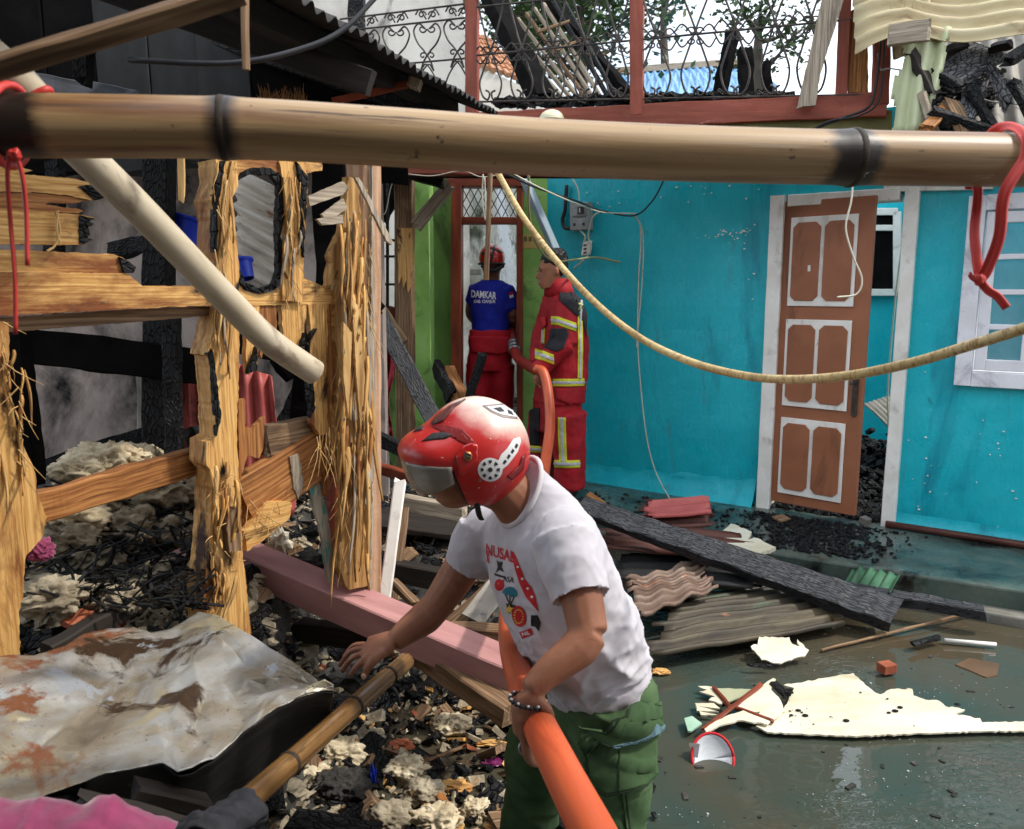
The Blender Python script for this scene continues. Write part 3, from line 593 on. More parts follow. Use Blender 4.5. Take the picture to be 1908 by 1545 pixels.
# ------------------------------------------------------------------ upper floor front: beams, fascia, railing
BA, BB = P(880, 200, 5.2), P(1645, 200, 4.5)
BP = vplane((BA.x, BA.y), (BB.x, BB.y)); BN = BP[1]; BT = (V((BB.x, BB.y, 0)) - V((BA.x, BA.y, 0))).normalized()
def bp(px, py, off=0.0): return W(px, py, (BP[0] + BN * off, BN))
balc = empty('balcony', bp(1250, 260), 'burnt upper storey front with red beams and a scrolled iron railing', 'balcony')
m = MB(); m.beam(bp(690, 240), bp(1652, 195), .125, .05, BN, seg=40, jit=.006); m.build('beam', red_wood, balc)
m = MB(); m.prism([bp(690, 252, -.01), bp(1662, 205, -.01), bp(1662, 300, -.03), bp(690, 318, -.03)], .025, BN); m.build('fascia', olive, balc)
m = MB(); m.beam(bp(600, 313), bp(1648, 318), .08, .11, BN, seg=30, jit=.005); m.build('beam', red_wood, balc)
m = MB(); n0 = V((BN.x, BN.y, 0))
m.prism([bp(690, 318, -.06), bp(1648, 316, -.06), bp(1648, 316, -.22), bp(690, 318, -.55)], .05, (0, 0, 1)); m.build('floor', wood_dark, balc)
for px, w_, top in ((880, .075, -60), (1187, .075, -60), (1640, .085, -60)):
    m = MB(); m.beam(bp(px, 215 if px < 1600 else 196, .0), bp(px + (6 if px > 1600 else 0), top), w_, .06, BN, seg=12, jit=.004); m.build('post', red_wood, balc)
m = MB(); m.beam(bp(1567, 180), bp(1577, -40), .06, .05, BN, seg=8, jit=.004); m.build('post', red_wood, balc)
# railing: rails and hand-bent scrolls
def spiral(cx, cy, r, a0, turns, pl_pt, n=14):
    return [pl_pt(cx + r * (1 - .75 * i / n) * math.cos(a0 + turns * 2 * math.pi * i / n), cy + r * (1 - .75 * i / n) * math.sin(a0 + turns * 2 * math.pi * i / n)) for i in range(n + 1)]
rail = []
m = MB()
for a, b in (((882, 104), (1640, 31)), ((882, 14), (1640, -62)), ((882, 190), (1640, 176))): m.beam(bp(*a, .02), bp(*b, .02), .010, .014, BN)
m.build('rail', iron, balc)
railing = []
for k, cx in enumerate((914, 972, 1031, 1090, 1150, 1222, 1296, 1370, 1444, 1512)):
    m = MB(); hw = 27 + 9 * (cx > 1150); t = (cx - 882) / 758.0
    yT, yM, yB = 14 - 76 * t, 104 - 73 * t, 190 - 14 * t
    H = yB - yM; pt = lambda x, y: bp(x, y, .02)
    for s in (-1, 1):
        cv = spline([pt(cx - s * hw * .95, yT - 30), pt(cx - s * hw * .8, yT + 5), pt(cx - s * hw * .25, yM - H * .28), pt(cx + s * 3, yM), pt(cx + s * hw * .5, yM + H * .35), pt(cx + s * hw * .75, yM + H * .62), pt(cx + s * hw * .55, yM + H * .88), pt(cx + s * hw * .18, yB - 4), pt(cx + s * 2, yB - 16), pt(cx + s * 9, yB - 21)], 5)
        m.tube(cv, .0062, 5)
        m.tube(spiral(cx + s * 7, yM - 6, 9, 0 if s > 0 else math.pi, .9 * -s, pt), .0048, 5)
        m.tube(spiral(cx + s * 7, yM + 12, 8, 0 if s > 0 else math.pi, .9 * s, pt), .0048, 5)
        m.tube(spline([pt(cx + s * 6, yM), pt(cx + s * hw * .7, yM - H * .16), pt(cx + s * hw * 1.15, yM - 2)], 6), .005, 5)
        m.tube(spline([pt(cx + s * 6, yM + 4), pt(cx + s * hw * .7, yM + H * .2), pt(cx + s * hw * 1.1, yM + 4)], 6), .005, 5)
    m.build('scroll', iron, balc, smooth=True)
LA = P(640, 100, 5.62); LP = vplane((LA.x, LA.y), (BA.x, BA.y))
lp = lambda x, y: W(x, y, LP)
m = MB()
for a, b in (((634, 36), (878, 6)), ((640, 58), (878, 32)), ((720, 122), (878, 108)), ((800, 176), (878, 172))): m.beam(lp(*a), lp(*b), .010, .014, LP[1])
m.build('rail', iron, balc)
for cx, dy in ((682, 4), (738, -2), (796, -8), (852, -14)):
    for s in (-1, 1):
        m = MB(); x = cx
        m.tube(spline([lp(x + s * 4, 62 + dy), lp(x + s * 16, 52 + dy), lp(x + s * 25, 66 + dy), lp(x + s * 18, 88 + dy), lp(x + s * 5, 104 + dy), lp(x - s * 6, 122 + dy), lp(x - s * 12, 140 + dy)], 5), .006, 5)
        m.tube(spiral(x + s * 9, 62 + dy, 8, math.pi if s > 0 else 0, -.95 * s, lp), .0052, 5)
        m.tube(spiral(x + s * 10, 36 + dy, 8, math.pi if s > 0 else 0, .95 * s, lp), .0052, 5)
        m.tube(spiral(x + s * 8, 112 + dy, 7, math.pi if s > 0 else 0, .95 * s, lp), .0052, 5)
        m.tube(spline([lp(x + s * 2, 44 + dy), lp(x + s * 14, 26 + dy), lp(x + s * 22, 36 + dy)], 5), .0052, 5)
        m.tube(spline([lp(x - s * 12, 140 + dy), lp(x - s * 2, 128 + dy), lp(x + s * 14, 150 + dy), lp(x + s * 24, 176 + dy)], 5), .0052, 5)
        m.build('scroll', iron, balc, smooth=True)
# planks and a burnt board standing on the beam near the right end
m = MB(); q = (BP[0] + BN * .09, BN)
plate(m, [(1538, -30), (1580, -25), (1528, 140), (1520, 196), (1496, 198), (1484, 203), (1490, 178)], q, .025, 'v', amp=1.2)
tag(m.build('plank', wood_grey), 'pale weathered plank leaning across the right end of the red balcony beam', 'plank')
m = MB(); q = (BP[0] - BN * .02, BN)
plate(m, [(1580, 172), (1578, 36), (1586, 20), (1596, 14), (1604, 24), (1616, 12), (1618, 172)], q, .03, 'v', amp=1.5)
tag(m.build('board', wood_scorch), 'upright brown board with a burnt top between the two red posts', 'board')

# ------------------------------------------------------------------ behind the balcony
wm = MB()
c0, c1 = P(540, 100, 7.4), P(872, 100, 8.4); n = vplane((c0.x, c0.y), (c1.x, c1.y))[1]
wm.prism([V((c0.x - 1.5, c0.y + .8, .0)), V((c1.x, c1.y, 0)), V((c1.x, c1.y, 3.4)), V((c1.x - .1, c1.y, 5.6)), V((c0.x - 1.5, c0.y + .8, 6))], .15, n)
tag(wm.build('concrete_wall', conc), 'tall bare plaster wall with soot stains behind the left railing', 'wall')
m = MB(); m.beam(P(668, 190, 6.9), P(664, -40, 6.9), .12, .12, seg=10, jit=.01); tag(m.build('charred_post', char), 'thin charred post standing before the tall plaster wall', 'post')
# neighbour with a tiled roof
th = empty('tiled_house', P(930, 150, 10), 'cream house with an orange tiled roof seen between the charred rafters', 'house')
pl = vplane((-.9, 9.5), (1.2, 10.2)); m = MB(); m.prism([W(x, y, pl) for x, y in ((870, 112), (1010, 178), (1010, 260), (870, 260))], .2, pl[1]); m.build('wall', conc, th)
r0, r1, r2, r3 = P(872, 66, 10.6), P(905, 70, 10.6), P(992, 158, 9.9), P(872, 118, 9.6)
for i in range(7):
    for j in range(9):
        u0, v0 = i / 7, j / 9; f_ = lambda u, v: r0.lerp(r1, v).lerp(r3.lerp(r2, v), u)
        a, b, c_, d_ = f_(u0, v0), f_(u0, v0 + 1 / 9), f_(u0 + 1 / 6.4, v0 + 1 / 9), f_(u0 + 1 / 6.4, v0)
        if (i, j) == (0, 0): pass
        m = MB(); up = V((0, 0, .02)); m.tube([(a + b) / 2, (c_ + d_) / 2 + up], .5 * (a - b).length, 6, rb=.035); m.build('roof_tile', tile_m, th)
# blue metal roof far behind
bl = empty('blue_roof_house', P(1290, 160, 12), 'house under a pale blue corrugated roof beyond the railing', 'house')
a, b, c_ = P(1120, 182, 11.5), P(1446, 176, 11.5), P(1150, 140, 13.5)
m = MB(); corr(m, a, c_ - a, b - a, (c_ - a).length, (b - a).length, .02, .12, 6); m.build('roof', blue_sheet, bl, smooth=True)
m = MB(); d_ = P(1385, 116, 14.5); m.beam(c_ + V((0, 0, .05)), d_, .2, .1); m.build('ridge', wood_grey, bl)
m = MB(); corr(m, P(1190, 170, 12), d_ - P(1440, 165, 12), P(1440, 165, 12) - P(1190, 170, 12), 2.2, 2.0, .02, .12, 6); m.build('roof', blue_sheet, bl, smooth=True)
m = MB(); m.box((a + b) / 2 + V((0, .6, -1.4)), (2.6, .2, 2.6)); m.build('wall', conc, bl)
# charred beams fallen across the upper floor
for (p0, p1, w_, h_, lab) in ((P(1012, 186, 5.6), P(905, -30, 6.6), .14, .12, 'thick charred beam leaning steeply behind the railing'), (P(1172, 178, 5.7), P(1000, -25, 7.0), .07, .07, 'slimmer charred beam leaning behind the middle of the railing'),
                              (P(1340, 178, 5.2), P(1365, 62, 5.3), .07, .07, 'tall charred stump standing behind the right railing'), (P(1392, 178, 5.2), P(1388, 98, 5.3), .085, .08, 'short thick charred stump beside the tall one'),
                              (P(1432, 178, 5.2), P(1430, 116, 5.3), .05, .05, 'small charred stump near the pale leaning plank')):
    m = MB(); m.beam(p0, p1, w_, h_, seg=14, jit=.014, jag=.06); tag(m.build('charred_beam', soot), lab, 'charred beam')
lat = empty('roof_lattice', P(1080, 170, 5.9), 'fallen burnt roof frame of thin battens behind the railing', 'roof frame')
for i in range(9):
    m = MB(); m.beam(P(1150 - i * 14, 186, 5.7 + i * .04), P(1045 - i * 16, -10 + i * 9, 6.5 + i * .05), .022, .03, seg=6, jit=.004); m.build('batten', rng.choice((wood_grey, wood_old, char)), lat)
for i in range(4):
    m = MB(); m.beam(P(1000 + i * 34, 60 + i * 34, 6.1), P(1060 + i * 34, 40 + i * 30, 6.2), .03, .02, seg=4, jit=.003); m.build('batten', wood_old, lat)
# charred litter along the top of the beam
m = MB()
for i in range(420):
    t = rng.random(); px = 930 + 530 * t; q = bp(px, 198 - 18 * (px - 880) / 760, -.05 - rng.random() * .25)
    m.box(q + V((0, 0, rng.random() * .03)), (rng.uniform(.02, .16), rng.uniform(.01, .05), rng.uniform(.008, .03)), Matrix.Rotation(rng.uniform(-.5, .5), 3, 'Z') @ Matrix.Rotation(rng.uniform(-.4, .4), 3, 'Y'))
tag(m.build('charred_litter', char), 'line of charred fragments lying along the top of the balcony beam', 'debris', kind='stuff')

# trees
def tree(px, py, d, hw, hh, nleaf, seed, label, branches=7, leaf=.06):
    r_ = random.Random(seed); top = P(px, py, d); t = empty('tree', (top.x, d, 0), label, 'tree', None)
    m = MB(); base = V((top.x + .2, d, 0)); crown = V((top.x, d, top.z)); tips = []
    m.tube(spline([base, base.lerp(crown, .5) + V((.15, .1, 0)), crown - V((0, 0, hh * .6)), crown + V((0, 0, hh * .5))], 5), lerp_list([.16, .12, .07, .015], 16), 7)
    for i in range(branches):
        a = r_.uniform(0, 6.28); s = crown + V((0, 0, r_.uniform(-.8, .4) * hh)); e = s + V((math.cos(a) * hw * r_.uniform(.5, 1), math.sin(a) * hw * .8, hh * r_.uniform(.1, .6)))
        k = s.lerp(e, .5) + V((0, 0, -.05 * hh)); m.tube(spline([s, k, e], 4), lerp_list([.035, .02, .006], 9), 5); tips += [k, e, s.lerp(e, .75)]
        for q in range(3):
            e2 = e + V((r_.uniform(-.4, .4) * hw, r_.uniform(-.4, .4) * hw, r_.uniform(-.3, .4) * hh)); m.tube([k.lerp(e, r_.random()), e2], [.012, .003], 4); tips.append(e2)
    m.build('trunk', trunk_m, t, smooth=True)
    m = MB()
    for i in range(nleaf):
        c = r_.choice(tips) + V((r_.gauss(0, .16) * hw, r_.gauss(0, .16) * hw, r_.gauss(0, .15) * hh)); s = leaf * r_.uniform(.6, 1.3)
        x = V((r_.uniform(-1, 1), r_.uniform(-1, 1), r_.uniform(-.6, .6))).normalized(); _, y, z = frame(x, (r_.uniform(-.5, .5), r_.uniform(-.5, .5), 1))
        m.add([c, c + x * s * .5 + y * s * .32, c + x * s, c + x * s * .5 - y * s * .32], [(0, 1, 2, 3)])
    o = m.build('crown', leaf_m, t); o['kind'] = 'stuff'
    return t
tree(1085, 40, 13, 1.5, 1.1, 4200, 3, 'dense green tree rising behind the charred beams', 20, .13)
tree(965, 30, 15, 1.3, 1.0, 2000, 8, 'green tree beside the tall plaster wall, behind the thick charred beam', 12, .12)
tree(1415, 80, 9.5, .55, .55, 800, 5, 'thin open-crowned tree standing in front of the pale sky', 8, .075)
tree(1238, 20, 16, .6, .8, 60, 11, 'nearly bare tree of fine twigs left of the thin leafy tree', 10, .06)

# ------------------------------------------------------------------ roof of the teal house, collapsed, with burnt sheets on it
rp_ = lambda px, py, d: P(px, py, d)
m = MB(); corr(m, P(1690, 262, 4.35), V((.35, .75, .62)), V((.83, -.55, 0)), 1.5, 1.7, .016, .085, 10)
tag(m.build('corrugated_sheet', grey_sheet, smooth=True, thick=.004), 'grey corrugated roof sheet sloping up at the top right corner', 'roof sheet')
m = MB(); q = P(1748, 72, 4.25); corr(m, P(2010, 78, 4.0), P(1738, 66, 4.2) - P(2010, 78, 4.0), V((.1, .5, .75)), .98, .5, .016, .085, 12, bend=lambda u, v: V((0, 0, -.12 * (u > .75) * (u - .75) * 4 * (1 - v) + .03 * math.sin(u * 9))))
tag(m.build('corrugated_sheet', cream_sheet, smooth=True, thick=.004), 'cream corrugated roof sheet lying topmost in the upper right corner', 'roof sheet')
m = MB(); q0 = P(1700, 40, 4.22)
corr(m, P(1652, 252, 4.2), P(1672, 66, 4.3) - P(1652, 252, 4.2), P(1742, 235, 4.15) - P(1650, 245, 4.25), .54, .215, .014, .07, 16, bend=lambda u, v: V((.03 * u * u, 0, .02 * math.sin(5 * u))),
     mask=lambda u, v: v > .10 * math.sin(u * 11) + .05 and v < 1.02 - .08 * math.sin(u * 17) - .25 * (1 - u) * (u < .3), per=10)
tag(m.build('corrugated_sheet', pale_green_sheet, smooth=True, thick=.004), 'pale green torn corrugated sheet hanging down by the right balcony post', 'roof sheet')
m = MB(); corr(m, P(1664, 110, 4.34), V((-.05, .1, 1)), V((1, -.15, .1)), .45, .19, .016, .06, 8, per=10); tag(m.build('corrugated_sheet', cream_sheet, smooth=True, thick=.004), 'narrow upright corrugated scrap above the pale green sheet', 'roof sheet')
m = MB(); m.beam(P(1658, 66, 4.2), P(1731, 56, 4.12), .035, .10, (0, 0, 1), seg=5, jit=.003, jag=.02); tag(m.build('plank', wood_grey), 'short grey plank end across the pale green torn sheet', 'plank')
for i, (a, b, w_, lab) in enumerate((((1750, 150, 4.2), (1845, 95, 4.35), .19, 'broad charred board with grey ash under the cream sheet'), ((1735, 205, 4.1), (1850, 245, 4.05), .05, 'charred stick lying just above the bamboo at the top right'),
                                 ((1795, 225, 4.15), (1825, 150, 4.3), .09, 'cracked charred block on the grey sheet'), ((1840, 115, 4.25), (1878, 200, 4.1), .04, 'thin ash-grey lath slanting on the grey sheet'),
                                 ((1875, 115, 4.1), (1940, 70, 4.2), .05, 'charred round end beside the right edge under the cream sheet'), ((1738, 135, 4.2), (1790, 160, 4.1), .04, 'charred lath left of the broad ash-grey board'), ((1725, 240, 4.05), (1760, 205, 4.15), .06, 'scorched wood chunk above the bamboo by the pale green sheet'))):
    m = MB(); m.beam(P(*a), P(*b), w_, .04, V((0, -.6, .7)), seg=10, jit=.009, jag=.05); tag(m.build('charred_board', (ash_grey, char, ash_grey, ash_grey, char, char, wood_scorch)[i]), lab, 'charred wood')
for i, (a, b, w_, mt, lab) in enumerate((((1700, 100, 4.25), (1742, 172, 4.15), .05, wood_dark, 'dark stick hanging over the top of the pale green torn sheet'), ((1768, 190, 4.15), (1800, 245, 4.08), .08, wood_old, 'brown broken board low among the cinders'), ((1812, 165, 4.2), (1848, 235, 4.08), .05, char, 'cracked charred lath beside the thin ash grey one'),
    ((1890, 150, 4.05), (1925, 225, 4.0), .05, char, 'charred lath at the far right edge above the bamboo'), ((1756, 100, 4.3), (1800, 84, 4.3), .05, wood_dark, 'burnt rafter end tucked under the cream sheet'), ((1850, 90, 4.3), (1880, 82, 4.25), .06, wood_dark, 'second burnt rafter end under the cream sheet'), ((1718, 175, 4.15), (1742, 240, 4.1), .03, wood_grey, 'thin grey splinter along the torn sheet edge'))):
    m = MB(); m.beam(P(*a), P(*b), w_, .035, V((0, -.6, .7)), seg=10, jit=.010, jag=.05); tag(m.build('charred_board', mt), lab, 'charred wood')
m = MB()
for i in range(1100):
    px, py = rng.uniform(1735, 1870), rng.uniform(130, 255); q = P(px, py, 4.22 + (255 - py) * .0022 + rng.uniform(-.03, .03)); s = rng.uniform(.008, .04)
    m.box(q, (s, s * rng.uniform(.3, 1), s * rng.uniform(.2, .5)), Matrix.Rotation(rng.uniform(0, 3), 3, 'Z') @ Matrix.Rotation(rng.uniform(-1, 1), 3, 'X'))
tag(m.build('roof_cinders', ashes), 'loose cinders and ash scattered on the collapsed roof at top right', 'debris', kind='stuff')

# added unseen wall and overhang behind the camera, dimming and bouncing light
m = MB(); m.prism([V((-4, -1.6, -.2)), V((3.2, -1.6, -.2)), V((3.2, -1.6, 3.4)), V((-4, -1.6, 3.4))], .15, (0, 1, 0))
own = empty('added_light_screen', V((0, -1.6, 0)), 'added unseen wall and dark overhang behind the camera, shaping the light', 'house')
m.build('wall', conc, own)
m = MB(); m.prism([V((-4, -1.6, 2.75)), V((3.2, -1.6, 2.75)), V((3.2, .80, 2.20)), V((-4, .80, 2.20))], .04, (0, 0, 1)); m.build('shade_overhang', soot_metal, own)
# ================================================================== GREEN HOUSE WITH THE DOORWAY
gh = empty('green_house', P(900, 900, 6.2), 'green painted house with a red framed doorway and lattice transom', 'house')
GPL = vplane((-.85, 6.25), (.5, 6.15)); GN = GPL[1]
def gp(px, py, off=0.0): return W(px, py, (GPL[0] + GN * off, GN))
def gplate(pts, th, off, name, mt, parent=gh, amp=.6, grain='v', step=10):
    m = MB(); plate(m, pts, (GPL[0] + GN * off, GN), th, grain, step, amp); return m.build(name, mt, parent)
gplate([(772, 325), (798, 325), (805, 1000), (772, 1000)], .20, .16, 'pillar', green_p)
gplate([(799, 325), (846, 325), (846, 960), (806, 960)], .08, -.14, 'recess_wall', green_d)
gplate([(966, 325), (1050, 325), (1050, 935), (966, 935)], .12, .0, 'wall', green_p)
m = MB(); m.beam(gp(852, 940, .05), gp(852, 345, .05), .075, .16, GN, seg=10, jit=.004); m.build('door_jamb', frame_red, gh)
m = MB(); m.beam(gp(969, 935, .03), gp(969, 345, .03), .045, .14, GN, seg=10, jit=.004); m.build('door_jamb', frame_red, gh)
m = MB(); m.beam(gp(862, 412, .04), gp(963, 412, .04), .05, .12, GN, seg=4, jit=.003); m.build('transom_bar', frame_red, gh)
m = MB(); m.beam(gp(836, 342, .04), gp(980, 342, .04), .06, .15, GN, seg=4, jit=.003); m.build('door_head', frame_red, gh)
lat2 = MB()
for i in range(-3, 9):
    for s in (1, -1):
        x0 = 862 + i * 14.5; x1 = x0 + s * 27; a, b = (x0, 352), (x1, 404)
        if x1 < 862 or x1 > 964 or x0 < 862 or x0 > 964:
            f0, f1 = 0.0, 1.0
            if s > 0:
                f0 = max(0, (862 - x0) / 27); f1 = min(1, (964 - x0) / 27)
            else: f0 = max(0, (x0 - 964) / 27); f1 = min(1, (x0 - 862) / 27)
            if f1 - f0 < .08: continue
            a, b = (x0 + s * 27 * f0, 352 + 52 * f0), (x0 + s * 27 * f1, 352 + 52 * f1)
        lat2.beam(gp(*a, .03 + s * .004), gp(*b, .03 + s * .004), .007, .005, GN)
lat2.build('transom_lattice', iron, gh)
# old bare post, burnt brace and blackened pieces left of the pillar
m = MB(); m.beam(gp(757, 1000, .3), gp(754, 325, .3), .125, .12, GN, seg=30, jit=.006); gp_ = m.build('old_post', wood_old, gh)
m = MB(); plate(m, [(740, 425), (769, 425), (769, 500), (765, 512), (768, 528), (760, 546), (757, 520), (751, 538), (748, 515), (743, 530)], (GPL[0] + GN * .368, GN), .01, 'v', amp=1.2); m.build('bare_wood', wood_fresh, gh)
m = MB(); m.beam(gp(776, 420, .38), gp(838, 345, .38), .085, .06, GN, seg=10, jit=.008, jag=.04); m.build('brace', wood_grey, gh)
m = MB(); m.beam(gp(760, 318, .5), gp(826, 338, .5), .10, .10, GN, seg=8, jit=.008, jag=.05); m.build('brace', char, gh)
# window grid left of the old post
f = MB()
for px in (704, 722, 738): f.beam(gp(px, 600, .1), gp(px, 330, .1), .02, .03, GN)
for py in (448, 478, 530): f.beam(gp(696, py, .11), gp(742, py, .11), .018, .028, GN)
f.build('window_frame', char, gh)
gplate([(640, 300), (742, 300), (742, 360), (720, 420), (700, 395), (690, 450), (640, 460)], .04, .02, 'charred_panel', soot, amp=3)
gplate([(690, 560), (742, 575), (742, 700), (690, 700)], .05, .0, 'panel', frame_red, amp=1)
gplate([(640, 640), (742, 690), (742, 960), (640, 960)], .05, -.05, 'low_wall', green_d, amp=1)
# corner strut between the green wall and the turquoise wall
m = MB(); m.beam(P(1040, 478, 5.75), P(976, 330, 5.85), .035, .09, TN, seg=8, jit=.003)
tag(m.build('strut', mat('blue_grey_board', [(.3, g2(120, 138, 150)), (.7, g2(160, 176, 186))], (2, 14, 14), rough=.7, bump=.2)), 'blue grey board slanting beside the green wall above the seated conduit', 'board')
bpy.data.objects['strut']['label'] = 'blue grey board slanting down between the green and turquoise walls'
# yard behind the doorway: bright sooty wall with the trace of a stair
bw = empty('yard_wall', V((-.4, 9.6, .15)), 'pale sooty wall of the yard seen through the doorway', 'wall')
m = MB(); m.prism([V((-2.6, 9.4, .1)), V((1.7, 9.7, .1)), V((1.7, 9.7, 2.9)), V((-2.6, 9.4, 2.9))], .15, (0, -1, 0)); m.build('wall', conc_yard, bw)
m = MB()
for i in range(9): m.box((-.75 + i * .16, 9.35, 2.0 - i * .11), (.17, .25, .06))
m.build('stair_edge', kerb_m, bw)
m = MB()
for i in range(700):
    x, y = rng.uniform(-.45, .2), rng.uniform(6.3, 9.2); s = rng.uniform(.02, .11)
    m.box((x, y, .17 + rng.random() * .12 * (y - 5.5) * .5), (s, s * rng.uniform(.3, 1), s * rng.uniform(.15, .5)), Matrix.Rotation(rng.uniform(0, 3), 3, 'Z') @ Matrix.Rotation(rng.uniform(-.7, .7), 3, 'X'))
tag(m.build('yard_rubble', char), 'black burnt rubble covering the yard floor behind the doorway', 'debris', kind='stuff')
# water spraying through the doorway
m = MB(); r_ = random.Random(4)
for i in range(2600):
    t = r_.random() ** .8; px = 930 + 34 * t + r_.gauss(0, 3 + 10 * t); py = 345 + 300 * t + r_.gauss(0, 10)
    q = P(px, py, 7.6 - .5 * t + r_.uniform(-.15, .15)); L = r_.uniform(.02, .09); w_ = r_.uniform(.0015, .005)
    d = V((.12, 0, -1)).normalized() * L; m.add([q, q + V((w_, 0, 0)) + d * .4, q + d, q + V((-w_, w_, 0)) + d * .5], [(0, 1, 3), (1, 2, 3), (0, 3, 1), (0, 1, 2)])
tag(m.build('water_spray', spray_m), 'jet of white spray falling behind the doorway past the red helmet', 'spray', kind='stuff')

# ================================================================== BURNT STALL ON THE LEFT
SA, SB = (-1.22, 2.0), (-.52, 2.80)
SP = vplane(SA, SB); SN = SP[1]
def sp(px, py, off=0.0): return W(px, py, (SP[0] + SN * off, SN))
stall = empty('burnt_stall', V((-.88, 2.41, 0)), 'half burnt wooden stall front with bare yellow planks and ragged posts', 'stall')
def spl(pts, th, off, name, mt, grain='h', step=7, amp=1.6, parent=stall):
    m = MB(); plate(m, pts, (SP[0] + SN * off, SN), th, grain, step, amp); return m.build(name, mt, parent)
# horizontal planks, burnt short on the right
Z1 = lambda L: [(x / 2.972, y / 2.972) for x, y in L]
Z4 = lambda L: [(x / 2.972, y / 2.972 + 500) for x, y in L]
spl(Z1([(-150, 890), (40, 902), (180, 945), (120, 962), (-150, 955)]), .022, .03, 'plank', wood_fresh)
spl(Z1([(-150, 958), (0, 955), (420, 990), (520, 1020), (560, 1062), (600, 1092), (500, 1110), (380, 1082), (200, 1066), (-150, 1060)]), .024, .034, 'plank', wood_fresh)
spl(Z1([(-150, 1063), (200, 1070), (430, 1098), (462, 1112), (400, 1128), (270, 1122), (250, 1134), (440, 1158), (462, 1170), (430, 1182), (-150, 1148)]), .022, .028, 'plank', wood_scorch)
spl(Z1([(-150, 1152), (60, 1158), (460, 1190), (530, 1208), (490, 1226), (525, 1240), (488, 1262), (500, 1300), (480, 1318), (512, 1330), (460, 1356), (-150, 1350)]), .026, .036, 'plank', wood_fresh)
spl(Z1([(-150, 1384), (50, 1384), (630, 1408), (700, 1440), (755, 1478), (740, 1512), (-150, 1516)]), .03, .03, 'plank', wood_fresh)
spl(Z4([(-150, 20), (700, 28), (742, 60), (790, 98), (1148, 98), (1190, 203), (600, 232), (-150, 272)]), .035, .036, 'plank', wood_fresh)
spl(Z4([(-150, 280), (60, 273), (600, 236), (1190, 208), (1188, 260), (850, 290), (60, 352), (-150, 360)]), .06, .0, 'rail', wood_old, amp=1.2)
# burnt black tips of the planks
for pts in (Z1([(430, 1030), (520, 1022), (562, 1064), (600, 1092), (520, 1108)]), Z1([(440, 1192), (530, 1210), (492, 1226), (524, 1240), (488, 1262), (498, 1300), (482, 1318), (512, 1330), (462, 1354), (440, 1350)]), Z1([(660, 1420), (700, 1440), (755, 1478), (740, 1510), (690, 1510)])):
    spl(pts, .028, .040, 'charred_tip', char, amp=2.2)
# left post, torn and fibrous
spl([(-60, 596), (16, 600), (18, 650), (14, 700), (30, 790), (44, 830), (66, 880), (70, 920), (86, 962), (80, 1000), (46, 1040), (44, 1110), (36, 1140), (38, 1245), (-60, 1250)], .09, .05, 'post', wood_fresh, 'v', amp=2.2)
# middle post
mid = [(401, 296), (440, 296), (444, 345), (432, 372), (438, 420), (446, 500), (444, 575), (446, 622), (445, 702), (441, 803), (447, 904), (451, 1020), (462, 1110), (468, 1186),
       (430, 1192), (384, 1180), (376, 1126), (388, 1030), (392, 971), (396, 880), (385, 867), (385, 824), (403, 814), (400, 735), (394, 665), (386, 662), (400, 601), (407, 570), (405, 510), (398, 470), (401, 410), (392, 372), (404, 340)]
spl(mid, .10, .045, 'post', wood_fresh, 'v', amp=2.0)
spl([(412, 440), (420, 380), (426, 330), (432, 300), (436, 340), (428, 420), (422, 500), (430, 560), (414, 565), (404, 520)], .012, .058, 'bark_strip', bark, 'v', amp=1.6)
spl([(418, 950), (448, 945), (450, 1026), (428, 1030)], .05, .075, 'cleat', wood_old, 'v')
spl([(444, 745), (457, 742), (458, 795), (470, 800), (494, 775), (490, 830), (484, 855), (462, 848), (446, 900)], .02, .03, 'torn_board', wood_scorch, 'v', amp=2.5)
# window opening with scorched surround
spl([(425, 296), (560, 300), (600, 302), (600, 318), (528, 330), (520, 322), (470, 316), (448, 322), (440, 336), (432, 372), (425, 340)], .03, .03, 'header', wood_fresh, amp=2.5)
spl([(400, 516), (440, 520), (452, 540), (470, 546), (480, 548), (500, 545), (516, 546), (526, 528), (528, 500), (640, 552), (640, 566), (400, 571)], .03, .026, 'sill', wood_fresh, amp=2.0)
spl([(438, 340), (448, 322), (470, 312), (505, 313), (526, 330), (530, 400), (524, 440), (528, 520), (512, 540), (486, 548), (462, 541), (444, 520), (440, 505), (449, 505), (456, 525), (484, 538), (508, 530), (518, 505), (516, 420), (520, 345), (505, 326), (468, 324), (450, 334)], .02, .034, 'charred_edge', char, 'v', amp=2.6)
spl([(520, 300), (566, 302), (574, 330), (570, 400), (566, 480), (564, 564), (526, 560), (528, 470), (534, 400), (528, 340)], .045, .04, 'post', wood_fresh, 'v', amp=1.8)
spl([(528, 330), (540, 330), (545, 440), (538, 520), (530, 500), (536, 420)], .012, .052, 'bark_strip', bark, 'v', amp=2)
# hanging boards under the sill
spl([(447, 570), (484, 570), (482, 640), (478, 690), (462, 697), (458, 668), (460, 622), (447, 618)], .022, .024, 'torn_board', wood_fresh, 'v', amp=2.4)
spl([(484, 569), (516, 569), (516, 630), (500, 662), (494, 640), (486, 668)], .022, .02, 'torn_board', wood_scorch, 'v', amp=3.0)
spl([(524, 568), (572, 568), (569, 620), (566, 668), (548, 672), (530, 640)], .022, .024, 'torn_board', wood_fresh, 'v', amp=2.4)
spl([(574, 567), (610, 566), (614, 700), (622, 800), (596, 812), (582, 790), (578, 730), (572, 690), (572, 660), (578, 640), (592, 612), (580, 622)], .024, .03, 'torn_board', wood_fresh, 'v', amp=2.6)
spl([(612, 566), (640, 562), (644, 700), (636, 800), (622, 850), (612, 800)], .024, .034, 'torn_board', wood_scorch, 'v', amp=2.0)
